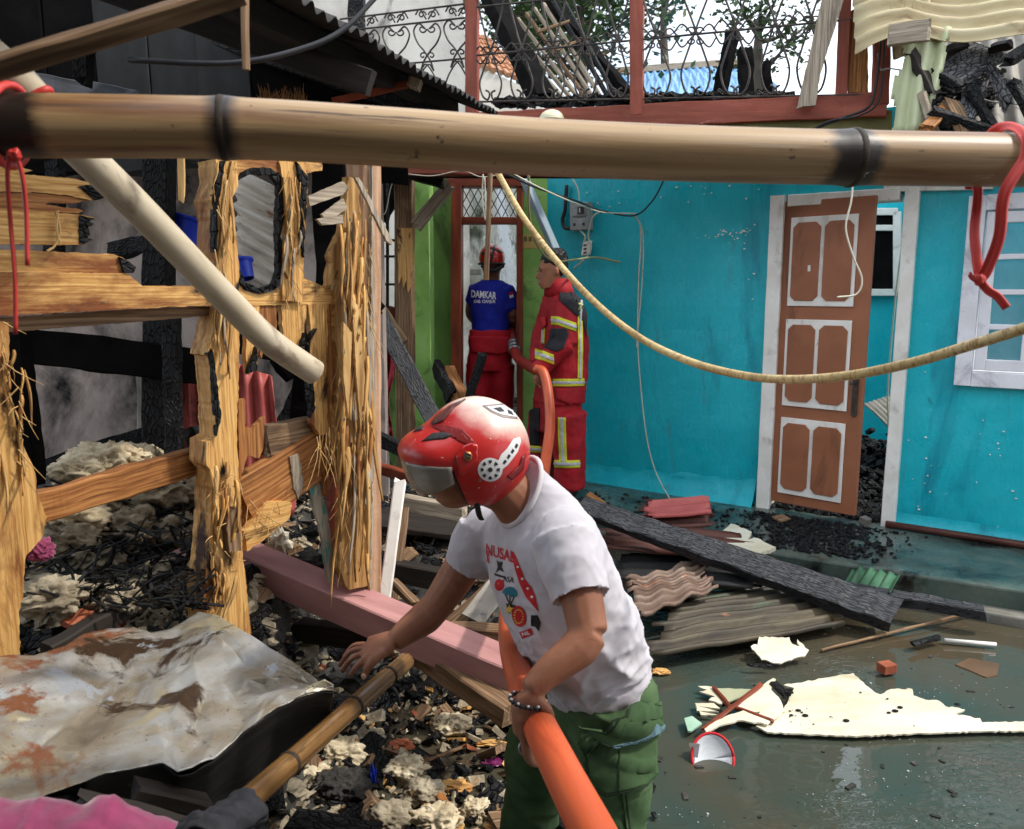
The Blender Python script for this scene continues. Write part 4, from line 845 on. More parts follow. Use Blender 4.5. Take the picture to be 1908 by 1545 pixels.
# right post: old square timber and shredded bark
m = MB(); m.beam(sp(680, 1120, -.02), sp(678, 296, -.02), .075, .10, SN, seg=40, jit=.003, jag=.02); m.build('post', wood_pink, stall)
spl([(694, 296), (697, 296), (699, 800), (692, 1110), (688, 1110), (690, 700)], .03, .05, 'saw_edge', wood_grey, 'v', amp=2.0)
spl([(650, 330), (668, 330), (672, 420), (676, 520), (686, 560), (690, 700), (684, 800), (694, 900), (690, 1090), (650, 1100), (632, 1060), (640, 900), (618, 820), (632, 700), (622, 600), (630, 500), (612, 540), (620, 470), (640, 420)], .035, .05, 'bark_strip', bark, 'v', amp=3.4)
for k, (pts, mt) in enumerate((([(638, 420), (652, 430), (664, 500), (670, 560), (658, 550), (644, 490)], wood_fresh), ([(575, 366), (640, 338), (650, 350), (640, 362), (578, 384)], wood_grey), ([(600, 400), (640, 370), (648, 388), (610, 414)], wood_grey),
                   ([(590, 408), (640, 400), (640, 416), (600, 420)], wood_grey), ([(662, 330), (672, 335), (732, 450), (730, 457), (720, 448)], wood_grey), ([(656, 560), (668, 570), (680, 700), (672, 800), (664, 700)], straw), ([(640, 600), (656, 620), (650, 780), (640, 700)], straw))):
    spl(pts, .012, .085 + .01 * k, 'bark_strip', mt, 'h' if k in (1, 2, 3) else 'v', amp=1.2)
r_ = random.Random(17)
def fibre_strip(x, y, L, wpx, off, mt, lean=0.0):      # a shred of bark peeling from the post
    m = MB(); n = 7; ph = r_.random() * 6; vs = []; co = []
    for i in range(n + 1):
        t = i / n; k = wpx * (1 - .75 * t ** 2) * (.5 + .5 * min(1, t * 5)); o = off + .010 * math.sin(ph + t * 4) + .03 * t * t * (r_.random() > .5)
        xx = x + lean * L * t + 3 * math.sin(ph + t * 5); yy = y + L * t
        for s in (-1, 0, 1): vs.append(sp(xx + s * k / 2, yy, o + (.006 if s == 0 else 0))); co.append((t * L * .0018, s * .01 + ph, 0))
    fs = [(i * 3 + j, i * 3 + j + 1, i * 3 + j + 4, i * 3 + j + 3) for i in range(n) for j in (0, 1)]
    m.add(vs, fs, co); m.build('bark_strip', mt, stall, smooth=True, thick=.002)
for k in range(64):
    fibre_strip(r_.uniform(632, 690), r_.uniform(380, 960), r_.uniform(60, 230), r_.uniform(4, 13), r_.uniform(.088, .12), r_.choice((straw, wood_fresh, bark, wood_scorch, wood_fresh, wood_grey)), r_.gauss(0, .06))
for k in range(16): fibre_strip(r_.uniform(395, 440), r_.uniform(860, 1080), r_.uniform(40, 110), r_.uniform(4, 10), r_.uniform(.05, .07), r_.choice((straw, wood_fresh, bark)), r_.gauss(0, .1))
for k in range(12): fibre_strip(r_.uniform(400, 438), r_.uniform(310, 600), r_.uniform(40, 140), r_.uniform(3, 8), r_.uniform(.05, .065), r_.choice((straw, bark, wood_grey)), r_.gauss(0, .05))
for k in range(10): fibre_strip(r_.uniform(530, 562), r_.uniform(310, 480), r_.uniform(40, 110), r_.uniform(3, 8), r_.uniform(.045, .06), r_.choice((straw, bark, wood_grey)), r_.gauss(0, .05))
for k in range(10): fibre_strip(r_.uniform(4, 50), r_.uniform(640, 880), r_.uniform(40, 130), r_.uniform(4, 9), r_.uniform(.055, .07), r_.choice((straw, bark, wood_fresh)), r_.gauss(.05, .1))
spl([(612, 836), (655, 828), (655, 1102), (622, 1104)], .03, -.16, 'panel', frame_red, 'v')
spl([(574, 904), (590, 888), (604, 930), (612, 965), (620, 1030), (627, 1088), (612, 1084), (600, 1000)], .015, .0, 'torn_board', turq_strip, 'v', amp=2.6)
spl([(540, 850), (556, 846), (566, 905), (556, 930), (546, 900)], .012, .01, 'torn_board', wood_grey, 'v', amp=2.4)
spl([(600, 846), (614, 842), (612, 905), (604, 925)], .012, .02, 'torn_board', wood_scorch, 'v', amp=2.4)
for pts in ([(386, 660), (394, 664), (400, 735), (404, 812), (412, 780), (404, 700), (396, 650)], [(398, 372), (404, 340), (412, 300), (420, 300), (408, 380), (404, 470), (398, 470)], [(552, 300), (574, 330), (570, 400), (566, 480), (558, 420), (562, 350)], [(574, 640), (592, 612), (580, 622), (572, 690), (580, 780), (588, 760), (582, 690)], [(462, 697), (478, 690), (482, 640), (476, 660), (466, 680)], [(546, 672), (566, 668), (569, 620), (560, 650)]):
    spl(pts, .02, .052, 'charred_edge', char, 'v', amp=2.6)
# low rails
m = MB(); m.beam(sp(60, 948, -.10), sp(388, 852, -.10), .085, .05, SN, seg=30, jit=.006, jag=.05); m.build('rail', wood_scorch, stall)
m = MB(); m.beam(sp(60, 936, -.125), sp(388, 838, -.125), .03, .06, SN, seg=30, jit=.007); m.build('charred_edge', char, stall)
m = MB(); m.beam(sp(492, 822, -.04), sp(582, 804, -.04), .10, .06, SN, seg=10, jit=.003, jag=.02); m.build('rail', wood_old, stall)
m = MB(); m.beam(sp(440, 945, -.02), sp(600, 840, -.02), .17, .05, SN, seg=12, jit=.006, jag=.06); m.build('brace', wood_scorch, stall)
spl([(455, 990), (500, 935), (545, 935), (540, 965), (500, 1000), (460, 1028)], .025, .02, 'torn_board', wood_fresh, amp=2.4)
# splinters and shreds
m = MB(); r_ = random.Random(5)
def shreds(n, x0, x1, y0, y1, L0, L1, spread, off=.07, down=1.0):
    for i in range(n):
        p = sp(r_.uniform(x0, x1), r_.uniform(y0, y1), off + r_.uniform(-.01, .03)); L = r_.uniform(L0, L1); a = r_.gauss(0, spread)
        d = (V((SP[1].y * -1, SP[1].x, 0)) * math.sin(a) + V((0, 0, -down * math.cos(a)))).normalized() + SN * r_.uniform(-.1, .35)
        k = V((r_.gauss(0, .2), r_.gauss(0, .2), -.15)) * L
        m.tube([p, p + d * L * .4 + k * .2, p + d * L * .75 + k * .7, p + d * L + k * 1.2], [.0017, .0014, .0011, .0005], 4)
shreds(8, 2, 26, 600, 680, .03, .07, .9); shreds(8, 10, 40, 700, 860, .03, .08, .6)
shreds(60, 630, 680, 460, 1050, .05, .16, .2); shreds(26, 590, 650, 790, 850, .05, .13, .4); shreds(26, 390, 450, 870, 1140, .02, .04, .8, .052)
shreds(8, 440, 520, 930, 960, .04, .1, .6, .04); shreds(24, 660, 696, 330, 700, .04, .12, .3); shreds(18, 400, 440, 300, 600, .03, .08, .4, .055); shreds(16, 530, 560, 310, 560, .03, .08, .4, .05)
o = m.build('splinters', straw, stall); o['kind'] = 'stuff'
# wire tie on the plank
m = MB(); m.tube(spline([sp(104, 395, .05), sp(112, 430, .055), sp(102, 458, .05), sp(88, 468, .05)], 5), .003, 5); m.tube(spline([sp(108, 392, .05), sp(106, 430, .055), sp(112, 452, .05)], 5), .003, 5); m.build('wire_tie', straw, stall)

# ------------------------------------------------------------------ inside the stall
iwall = empty('back_wall', V((-1.9, 4.5, 0)), 'sooty pinkish grey plaster wall inside the burnt stall', 'wall')
m = MB(); m.prism([V((-4.2, 4.3, 0)), V((-.72, 4.5, 0)), V((-.72, 4.5, 2.32)), V((-4.2, 4.3, 2.32))], .12, (0, -1, 0)); m.build('wall', conc_pink, iwall)
BK = (V((0, 4.25, 0)), V((0, -1, 0)))
hd = empty('charred_header', P(300, 250, 4.2), 'blackened boards hanging under the stall roof', 'boards')
for i in range(14):
    m = MB(); x = -3.9 + i * .25; m.beam(V((x, 4.15 + .01 * (i % 2), 2.16 + rng.uniform(-.05, .08))), V((x + rng.uniform(-.02, .02), 4.15 + .01 * (i % 2), min(3.5, 2.42 + .366 * (-.2 - x) - .03))), .255, .02, (0, -1, 0), seg=6, jit=.006, jag=.10)
    m.build('board', soot_metal if i in (8, 9, 10) else soot, hd)
m = MB(); m.prism([V((-4.2, 4.19, 2.3)), V((-.8, 4.19, 2.3)), V((-.8, 4.19, 2.60)), V((-1.4, 4.19, 2.78)), V((-1.6, 4.19, 3.4)), V((-4.2, 4.19, 3.4))], .02, (0, -1, 0)); m.build('backing', soot, hd)
for j, (p0, p1, w_, h_, mt, lab) in enumerate(((P(295, 900, 3.3), P(296, 280, 3.3), .10, .09, char, 'black charred upright inside the stall behind the diagonal pipe'), (P(20, 640, 3.2), P(420, 690, 3.2), .14, .06, soot, 'black burnt rail crossing the stall interior'),
                              (P(272, 880, 3.6), P(268, 690, 3.6), .05, .05, grey_sheet, 'thin grey stud behind the charred upright'), (P(60, 900, 2.8), P(30, 620, 2.8), .07, .07, soot, 'black post close behind the torn left post'),
                              (P(326, 870, 3.1), P(318, 560, 3.1), .06, .05, char, 'second charred upright just right of the first'), (P(560, 800, 3.4), P(575, 690, 3.4), .10, .06, soot, 'black stump behind the hanging torn boards'),
                              (P(396, 540, 3.0), P(394, 300, 3.0), .075, .06, char, 'charred upright behind the middle post'), (P(620, 560, 3.4), P(612, 300, 3.4), .13, .05, soot, 'black post behind the curled bark strips'),
                              (P(520, 690, 3.5), P(700, 560, 3.6), .12, .06, soot, 'black rail behind the boards at the right end'), (P(440, 600, 3.3), P(640, 640, 3.3), .25, .05, soot, 'wide black board behind the hanging torn boards'),
                              (P(155, 150, 2.9), P(158, 96, 2.9), .05, .05, char, 'cracked black stub hanging from the roof'), (P(60, 158, 3.4), P(260, 190, 3.5), .08, .06, mat('ash_grey_board', [(.3, g2(60, 64, 70)), (.7, g2(96, 100, 108))], (3, 20, 20), rough=.7, bump=.5), 'ash grey beam under the roof behind the pipe'))):
    m = MB(); m.beam(p0, p1, w_, h_, (0, -1, .2), seg=14, jit=.008, jag=.04); tag(m.build('charred_timber', mt), lab, 'charred timber')
m = MB(); a = P(436, 330, 3.6); corr(m, P(440, 505, 3.55), P(530, 545, 3.4) - P(440, 495, 3.55), P(438, 325, 3.75) - P(440, 505, 3.55), .36, .52, .016, .075, 8); tag(m.build('corrugated_sheet', rust_pale, smooth=True, thick=.003), 'rusty grey corrugated sheet seen through the scorched window opening', 'roof sheet')
m = MB(); corr(m, P(318, 868, 3.3), V((-.02, .1, 1)), V((1, -.1, 0)), .46, .22, .014, .06, 6, per=10); tag(m.build('corrugated_sheet', red_sheet, smooth=True, thick=.003), 'red corrugated sheet with a black patch left of the middle post', 'roof sheet')
m = MB(); corr(m, P(440, 905, 3.2), V((.02, .1, 1)), V((1, -.05, -.02)), .50, .20, .015, .075, 6, bend=lambda u, v: V((-.05 * u * v, 0, -.05 * v * u)), per=10); tag(m.build('corrugated_sheet', red_sheet, smooth=True, thick=.003), 'red corrugated sheet between the middle post and the hanging boards', 'roof sheet')
m = MB(); corr(m, P(520, 960, 3.3), V((.15, .1, 1)), V((1, -.05, -.02)), .2, .06, .01, .05, 6, per=10); tag(m.build('corrugated_scrap', red_sheet, smooth=True, thick=.003), 'small red corrugated scrap above the pink beam', 'roof sheet')
m = MB(); corr(m, P(338, 800, 3.2), V((.25, .1, -.9)), V((1, -.1, .25)), .22, .12, .012, .055, 6, per=10); tag(m.build('corrugated_scrap', soot_metal, smooth=True, thick=.003), 'black corrugated scrap lying against the red sheet left of the middle post', 'roof sheet')
for p0, p1, w_, lab in ((P(96, 600, 3.4), P(104, 300, 3.4), .06, 'black upright behind the broken left planks'), (P(205, 470, 3.9), P(330, 440, 3.9), .08, 'sooty rail between the uprights inside the stall'), (P(40, 880, 3.2), P(300, 800, 3.5), .05, 'blackened pole leaning across the inner plaster wall'), (P(480, 880, 3.5), P(560, 720, 3.6), .05, 'charred lath behind the red sheet right of the middle post')):
    m = MB(); m.beam(p0, p1, w_, .05, (0, -1, .2), seg=14, jit=.010, jag=.04); tag(m.build('charred_timber', char), lab, 'charred timber')
# blue bucket and a second smaller one
def bucket(px, py, d, r, h, tilt, label):
    c = P(px, py, d); b = empty('bucket', c, label, 'bucket', 'blue buckets inside the stall'); m = MB(); rt = Matrix.Rotation(tilt, 3, 'Y') @ Matrix.Rotation(-.25, 3, 'X')
    prof = [(r * .78, -h), (r, 0), (r * 1.05, .012), (r * 1.06, -.004), (r * .95, -.008), (r * .74, -h + .01)]; vs = []; fs = []; n = 24
    for (rr, z) in prof:
        for k in range(n): vs.append(c + rt @ V((rr * math.cos(k * 6.2832 / n), rr * math.sin(k * 6.2832 / n), z)))
    for i in range(len(prof) - 1):
        for k in range(n): fs.append((i * n + k, i * n + (k + 1) % n, (i + 1) * n + (k + 1) % n, (i + 1) * n + k))
    fs.append(tuple(range(5 * n, 6 * n))); m.add(vs, fs); m.build('body', blue_pl, b, smooth=True)
    m = MB(); m.tube([c + rt @ V((r * 1.05 * math.cos(a), r * 1.05 * math.sin(a), .006)) for a in [k * 6.2832 / 20 for k in range(21)]], .008, 6); m.build('rim', blue_pl, b, smooth=True)
bucket(358, 418, 3.4, .078, .15, .3, 'blue bucket behind the diagonal pipe'); bucket(452, 490, 3.35, .038, .07, -.3, 'small blue tub under the scorched window opening')

# ------------------------------------------------------------------ roof over the stall: blackened corrugated sheets on burnt rafters
roof = empty('stall_roof', V((-1.5, 3.0, 2.4)), 'blackened corrugated roof over the burnt stall', 'roof')
e0, e1 = P(555, 0, 2.3), P(925, 213, 4.5); ed = (e1 - e0).normalized(); up_ = V((-.93, .12, .34)).normalized()
for i in range(4):
    L0 = -1.15 + i * .86; m = MB()
    corr(m, e0 + ed * L0 + V((0, 0, .006 * (i % 2))), up_, ed, (2.9, 2.9, 1.0, .9)[i], .9, .011, .078, 8, mask=lambda u, v: True, per=7)
    m.build('roof_sheet', soot_metal, roof, smooth=True, thick=.004)
m = MB(); m.beam(e0 + ed * -1.1 + up_ * .25 + V((0, 0, -.06)), e1 + up_ * .25 + V((0, 0, -.06)), .06, .08, seg=20, jit=.005); m.build('purlin', wood_dark, roof)
m = MB(); m.beam(e0 + ed * -1.1 + up_ * 1.1 + V((0, 0, -.06)), e1 + up_ * 1.1 + V((0, 0, -.06)), .06, .08, seg=20, jit=.008); m.build('purlin', char, roof)
for s, mt in ((.55, wood_dark), (1.75, char)):
    m = MB(); m.beam(e0 + ed * s + up_ * .02 + V((0, 0, -.13)), e0 + ed * s + up_ * 2.6 + V((0, 0, -.13)), .05, .08, seg=16, jit=.006); m.build('rafter', mt, roof)
m = MB(); m.beam(P(770, 165, 3.6), P(776, 148, 3.6), .055, .06, (0, -1, 0)); m.build('rafter_end', wood_grey, roof)
m = MB(); m.beam(P(620, 190, 3.6), P(780, 152, 3.6), .03, .03, seg=6, jit=.003); m.build('lath', frame_red, roof)
m = MB(); r_ = random.Random(9)
for i in range(80):
    p = P(r_.uniform(482, 570), r_.uniform(185, 200), 3.7); m.tube([p, p + V((r_.gauss(0, .02), 0, r_.uniform(.02, .07)))], [.004, .001], 4)
o = m.build('scorched_fibres', wood_scorch, roof); o['kind'] = 'stuff'
m = MB(); m.beam(P(-90, 152, .95), P(452, -14, 1.0), .033, .025, (0, -.5, 1), seg=30, jit=.002); tag(m.build('pole', wood_old), 'blurred brown wooden batten close to the camera at top left', 'batten')
m = MB(); m.beam(P(458, 130, 1.35), P(456, -20, 1.35), .012, .012, seg=8, jit=.002); tag(m.build('hanging_stick', wood_old), 'thin stick hanging from the dark roof above the bamboo', 'stick')
m = MB(); m.tube(spline([P(240, 112, 1.7), P(430, 118, 1.7), P(560, 92, 1.75), P(640, 55, 1.8), P(705, -10, 1.85)], 8), .006, 6); tag(m.build('cable', cable_b, smooth=True), 'black cable sagging under the dark roof at the upper left', 'cable')
m = MB(); m.beam(P(338, 372, 1.9), P(338, 286, 1.9), .016, .006, (0, -1, 0), seg=6, jit=.002, jag=.02); tag(m.build('lath_scrap', straw), 'short pale lath hanging below the bamboo', 'lath')
# dark boarding over the camera's left shoulder that the batten carries
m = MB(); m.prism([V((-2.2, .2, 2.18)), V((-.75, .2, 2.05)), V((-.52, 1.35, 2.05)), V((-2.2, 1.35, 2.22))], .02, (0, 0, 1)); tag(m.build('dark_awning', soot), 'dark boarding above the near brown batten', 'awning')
# ================================================================== RUBBLE
def smooth(a, b, x): t = min(1, max(0, (x - a) / (b - a))); return t * t * (3 - 2 * t)
def HZ(x, y):
    left = smooth(-.62, -.95, x) * .50 * smooth(.9, 1.6, y)
    mid_ = smooth(2.75, 3.7, y + .35 * (x + .3)) * .34 * smooth(.75, -.15, x) * smooth(5.7, 4.6, y)
    z = max(left, mid_) + .3 * min(left, mid_) - .22 * (1 - smooth(.25, -.05, x)) * (1 - smooth(.04, .2, mid_)) - .13 * smooth(-.50, -.30, x + .10 * fb((x * 4, y * 4, 9), 1, 2)) * (1 - smooth(2.72, 3.1, y))
    return z + .055 * fb((x * 3.2, y * 3.2, 1), 1, 4) + .02
m = MB(); m.grid(lambda u, v: V((-4.2 + 5.2 * u, .2 + 5.2 * v, HZ(-4.2 + 5.2 * u, .2 + 5.2 * v))), 110, 110)
tag(m.build('debris_heap', ashes, smooth=True), 'heap of black wet ash and burnt litter under the ruined stall', 'debris', kind='stuff')
def rotr(r_): return Matrix.Rotation(r_.uniform(0, 6.3), 3, 'Z') @ Matrix.Rotation(r_.uniform(-.7, .7), 3, 'X') @ Matrix.Rotation(r_.uniform(-.7, .7), 3, 'Y')
def litter(name, mt, label, n, region, s0, s1, seed, cond=None, lift=.012, flat=(.15, .5)):
    r_ = random.Random(seed); m = MB(); k = 0; tries = 0
    while k < n and tries < n * 6:
        tries += 1; x, y = region(r_); z = HZ(x, y)
        if cond and not cond(x, y, z): continue
        s = s0 * (s1 / s0) ** (r_.random() ** 1.6); L = s * r_.uniform(1, 2.6)
        q = [V((a * L * r_.uniform(.6, 1) / 2, b * s * r_.uniform(.5, 1) / 2, c * s * r_.uniform(*flat) / 2)) for a in (-1, 1) for b in (-1, 1) for c in (-1, 1)]
        M3 = rotr(r_); c = V((x, y, max(z, .0) + lift)); m.add([c + M3 @ p for p in q], [(0, 1, 3, 2), (4, 6, 7, 5), (0, 4, 5, 1), (2, 3, 7, 6), (0, 2, 6, 4), (1, 5, 7, 3)], q); k += 1
    return tag(m.build(name, mt), label, 'debris', kind='stuff')
any_ = lambda r_: (r_.uniform(-2.2, .45), r_.uniform(1.9, 5.2)); low = lambda r_: (r_.uniform(-.62, .12), r_.uniform(2.05, 3.1)); back_ = lambda r_: (r_.uniform(-1.7, -.62), r_.uniform(2.1, 3.6))
litter('charcoal_litter', char, 'black charcoal fragments strewn all over the debris heap', 2600, any_, .012, .10, 1)
litter('wood_litter', wood_old, 'brown splinters of wood mixed into the debris heap', 1100, any_, .01, .08, 2)
litter('tile_litter', brick_m, 'broken orange roof tile chips in the wet ground', 150, any_, .012, .05, 3)
litter('ash_litter', foam_grey, 'grey ash and mortar crumbs on the debris heap', 1900, any_, .008, .055, 4)
litter('charcoal_litter', char, 'charcoal crumbs in the shallow water left of the stooping person', 520, low, .006, .045, 5, cond=lambda x, y, z: z > -.02 or rng.random() < .12, lift=.006)
litter('wood_litter', wood_fresh, 'yellow wood chips floating left of the stooping person', 110, low, .008, .04, 6, lift=.012)
litter('cream_litter', foam, 'small cream shreds scattered between the kapok lumps', 300, low, .006, .03, 7, cond=lambda x, y, z: z > -.03 or rng.random() < .15, lift=.008)
litter('cream_litter', foam_grey, 'grey shreds of burnt kapok behind the torn posts', 1500, back_, .01, .06, 8)
# kapok lumps, one by one
def lump(px, py, d, r, label, mt=foam, seed=None, sq=(1, 1, .8), zmin=None):
    m = MB(); c = P(px, py, d) if d else G(px, py, r * .35); s = seed if seed is not None else rng.random() * 40
    vs, fs = ico(5); out = []
    for p in vs:
        k = .86 + .34 * fb((p.x * 1.5 + s, p.y * 1.5, p.z * 1.5), 1, 3) + .20 * noise.ridged_multi_fractal(V((p.x * 2.6, p.y * 2.6 + s, p.z * 2.6)), .9, 2.2, 4, .9, 1.6) + .09 * noise.ridged_multi_fractal(V((p.x * 8, p.y * 8 + s, p.z * 8)), .8, 2.2, 3, .9, 1.6) - .12
        out.append(c + V((p.x * r * sq[0], p.y * r * sq[1], p.z * r * sq[2])) * k)
    m.add(out, fs, [(p.x * r, p.y * r, p.z * r) for p in vs])
    return tag(m.build('kapok_lump', mt, smooth=True), label, 'kapok lump', 'burnt lumps of mattress kapok')
for a in ((195, 862, 3.05, .115, 'big cream kapok lump against the plaster wall behind the scorched rail'), (150, 880, 2.95, .085, 'kapok lump at the left end behind the scorched rail'), (255, 855, 3.1, .08, 'kapok lump right of the big one behind the rail'),
          (215, 930, 2.75, .12, 'large kapok lump hanging below the scorched rail', foam_grey), (300, 905, 2.8, .115, 'kapok lump below the right end of the scorched rail', foam_grey), (350, 925, 2.85, .09, 'grey kapok lump close behind the middle post', foam_grey),
          (130, 960, 2.6, .10, 'cream kapok lump beside the torn left post'), (120, 1010, 2.5, .085, 'kapok lump beneath the cream one by the left post', foam_grey), (240, 985, 2.65, .10, 'sooty kapok lump in the middle of the left heap', foam_grey), (330, 985, 2.7, .08, 'sooty kapok lump above the charred beam behind the post', foam_grey),
          (180, 1050, 2.45, .07, 'rolled grey kapok strip on the left heap', foam_grey), (300, 1085, 2.4, .08, 'grey kapok lump just above the crumpled tin sheet', foam_grey), (95, 1110, 2.2, .08, 'sooty kapok lump low beside the left post', foam_grey), (215, 1120, 2.25, .06, 'small sooty lump behind the tin sheet', foam_grey)):
    lump(a[0], a[1], a[2], a[3], a[4], a[5] if len(a) > 5 else foam, sq=(1.3, 1, .75))
for a in ((838, 1352, .062, 'cream kapok lump with a black underside in the puddle below the pink beam', foam), (762, 1436, .068, 'cream kapok lump in the middle of the wet litter', foam), (648, 1405, .075, 'pale shaggy kapok lump right of the bamboo pole', foam), (690, 1375, .05, 'pale kapok lump behind the shaggy one', foam_grey),
          (585, 1448, .06, 'round kapok lump touching the tin sheet shade', foam), (640, 1465, .08, 'black burnt kapok lump beside the round one', ashes), (790, 1478, .06, 'brown kapok lump below the middle one', foam_grey), (725, 1525, .07, 'flat grey kapok lump at the bottom edge', foam_grey), (815, 1528, .065, 'kapok lump with a cream fringe at the bottom edge', foam),
          (885, 1510, .05, 'small cream kapok lump near the green trousers', foam), (660, 1340, .05, 'kapok lump under the bamboo pole', foam)):
    lump(a[0], a[1], None, a[2] * .9, a[3], a[4], sq=(1.2, 1, .68))
m = MB(); r_ = random.Random(44)
for i in range(420):
    px, py = r_.uniform(85, 390), r_.uniform(900, 1130); d = 2.2 + (1130 - py) / 230 * .75 - r_.uniform(.02, .12); q = P(px, py, d); L = r_.uniform(.02, .16); w_ = r_.uniform(.003, .014); a = r_.gauss(.5, .9)
    dv = V((math.cos(a), r_.gauss(0, .4), math.sin(a) * .55)).normalized(); m.beam(q - dv * L / 2, q + dv * L / 2, w_, w_ * .6, seg=2, jit=.003, jag=.01, bev=.001, rs=r_)
tag(m.build('charred_splinters', char), 'thin charred splinters tangled over the kapok heap on the left', 'splinters', kind='stuff')
# lying timbers
def timber(p0, p1, w_, h_, mt, label, name='timber', cat='timber', up=(0, 0, 1), jit=.005, jag=.02, tw=1.0, seg=20, bow=0.0, parts=None):
    m = MB(); m.beam(p0, p1, w_, h_, up, seg, jit, .005, jag, tw, bow); return tag(m.build(name, mt), label, cat)
timber(P(318, 984, 3.10), P(968, 1262, 2.42), .135, .105, pink_paint, 'long pink painted beam lying across the rubble behind the reaching arm', 'beam', 'beam', jit=.0015, jag=.004)
timber(P(560, 1172, 2.85), P(705, 1192, 2.75), .08, .07, wood_dark, 'black timber below the pink beam near the curled tin tip')
timber(P(770, 1205, 2.62), P(952, 1330, 2.3), .08, .07, wood_old, 'bark edged timber lying under the right end of the pink beam')
timber(P(440, 1205, 2.9), P(620, 1180, 2.85), .06, .05, olive, 'mossy olive timber under the pink beam left of the black one')
timber(P(746, 895, 3.0), P(712, 1150, 2.85), .046, .022, white_p, 'white painted lath leaning against the pink beam', 'lath', 'lath', (0, -1, .2), .001)
timber(P(650, 790, 3.7), P(800, 862, 3.5), .05, .06, char, 'charred stick pointing down towards the red helmet')
timber(P(690, 555, 4.9), P(812, 790, 4.5), .10, .05, char_log, 'grey charred plank leaning steeply against the green pillar', up=(0, -1, .3))
timber(P(752, 935, 3.5), P(868, 958, 3.4), .05, .07, wood_grey, 'grey timber with a pale top edge behind the helmet visor')
timber(P(690, 868, 3.7), P(770, 892, 3.6), .04, .05, frame_red, 'reddish lath lying above the white lath')
timber(P(752, 945, 3.3), P(738, 1060, 3.2), .05, .05, wood_old, 'dark upright timber close behind the white lath', up=(0, -1, 0))
timber(P(700, 965, 3.9), P(860, 985, 3.8), .3, .03, wood_dark, 'wide black board deep in the rubble behind the white lath')
timber(P(725, 1060, 3.2), P(850, 1085, 3.1), .06, .08, wood_dark, 'dark timber lying across the rubble above the reaching arm')
timber(P(732, 1085, 3.0), P(775, 1125, 2.9), .04, .03, wood_old, 'short brown stick right of the foot of the white lath')
timber(P(835, 1178, 2.7), P(1010, 1186, 2.65), .07, .06, wood_old, 'brown timber with a bare top just behind the torso')
timber(P(880, 1155, 2.75), P(935, 1085, 2.95), .10, .015, grey_sheet, 'pale grey board scrap beside the bamboo pole end', 'board', 'board', (0, -.5, 1))
timber(P(700, 560, 5.3), P(752, 640, 5.2), .07, .05, wood_old, 'brown brace leaning on the old post', up=(0, -1, .2))
timber(P(830, 690, 5.9), P(862, 755, 5.7), .12, .09, wood_scorch, 'broken brown block with raw wood at the doorway foot')
timber(P(868, 760, 5.6), P(900, 660, 5.55), .06, .05, char, 'charred stake standing before the red trousers')
timber(P(840, 740, 5.7), P(812, 680, 5.9), .05, .12, char, 'charred lump of boards by the doorway foot', jit=.02)
timber(P(50, 1120, 2.35), P(330, 1000, 2.75), .09, .05, wood_dark, 'scorched rafter slanting across the kapok heap')
timber(P(250, 1035, 2.6), P(400, 960, 2.8), .08, .04, char, 'blue black charred board behind the middle post', up=(.2, -.6, 1))
timber(P(90, 1215, 2.0), P(260, 1120, 2.3), .05, .05, wood_dark, 'burnt stick just behind the tin sheet')
timber(P(125, 1165, 2.15), P(160, 1140, 2.2), .07, .03, brick_m, 'orange tile fragment behind the tin sheet', 'tile_fragment', 'tile')
# big charred slab across the porch edge and its thin neighbour
timber(P(1085, 945, 4.25), P(1665, 1146, 3.50), .108, .05, char_log, 'long cracked charred slab lying from the porch down into the water', 'charred_slab', 'charred slab', (.0, -.75, 1), .009, .05, 1.45, 60)
timber(P(1570, 1098, 3.78), P(1838, 1142, 3.52), .055, .06, char_log, 'slim charred timber resting on the water right of the slab', 'charred_timber', 'charred timber', (0, -.4, 1), .005, .04)
timber(P(1095, 925, 4.9), P(1180, 990, 4.6), .06, .05, wood_scorch, 'brown unburnt end of timber beside the charred slab')
# corrugated sheets by the porch
def csheet(o, ux_pt, uy_pt, mt, label, pitch=.075, amp=.014, bend=None, mask=None, dent=.012):
    m = MB(); o = V(o); a = V(ux_pt) - o; b = V(uy_pt) - o; corr(m, o, a, b, a.length, b.length, amp, pitch, 16, bend, mask, 8, rng.random() * 20, dent)
    return tag(m.build('corrugated_sheet', mt, smooth=True, thick=.003), label, 'roof sheet')
edge_m = lambda k: (lambda u, v: u > .05 + .05 * math.sin(v * 23 + k) and u < .95 + .045 * math.sin(v * 17 + k))
csheet(P(1172, 1160, 3.36), P(1338, 1110, 3.58), P(1165, 1070, 3.8), rust, 'crumpled rusty grey corrugated sheet beside the white t-shirt', .052, .013, lambda u, v: V((0, 0, .03 * math.sin(v * 4 + u * 2) + .012 * math.sin(u * 21))), edge_m(1), .016)
csheet(P(1190, 1222, 3.10), P(1575, 1160, 3.50), P(1250, 1112, 3.75), olive_sheet, 'wide burnt olive corrugated sheet half in the water', .078, .014, lambda u, v: V((0, 0, .05 * math.sin(v * 3) * (1 - .3 * u) - .015)), edge_m(2), .012)
csheet(P(1110, 1040, 4.12), P(1420, 1068, 3.98), P(1110, 988, 4.5), rust_br, 'dark corrugated sheet with a pale rim under the charred slab', .1, .014, lambda u, v: V((0, 0, .06)), edge_m(3))
csheet(P(1140, 1085, 3.85), P(1420, 1108, 3.72), P(1160, 1035, 4.2), soot_metal, 'black corrugated sheet lying below the dark one', .1, .014, lambda u, v: V((0, 0, .02)), edge_m(5))
csheet(P(1185, 998, 4.45), P(1335, 992, 4.4), P(1180, 950, 4.75), rust_br, 'stack of brown roof sheet fragments behind the charred slab', .09, .016, lambda u, v: V((0, 0, .03)), edge_m(6))
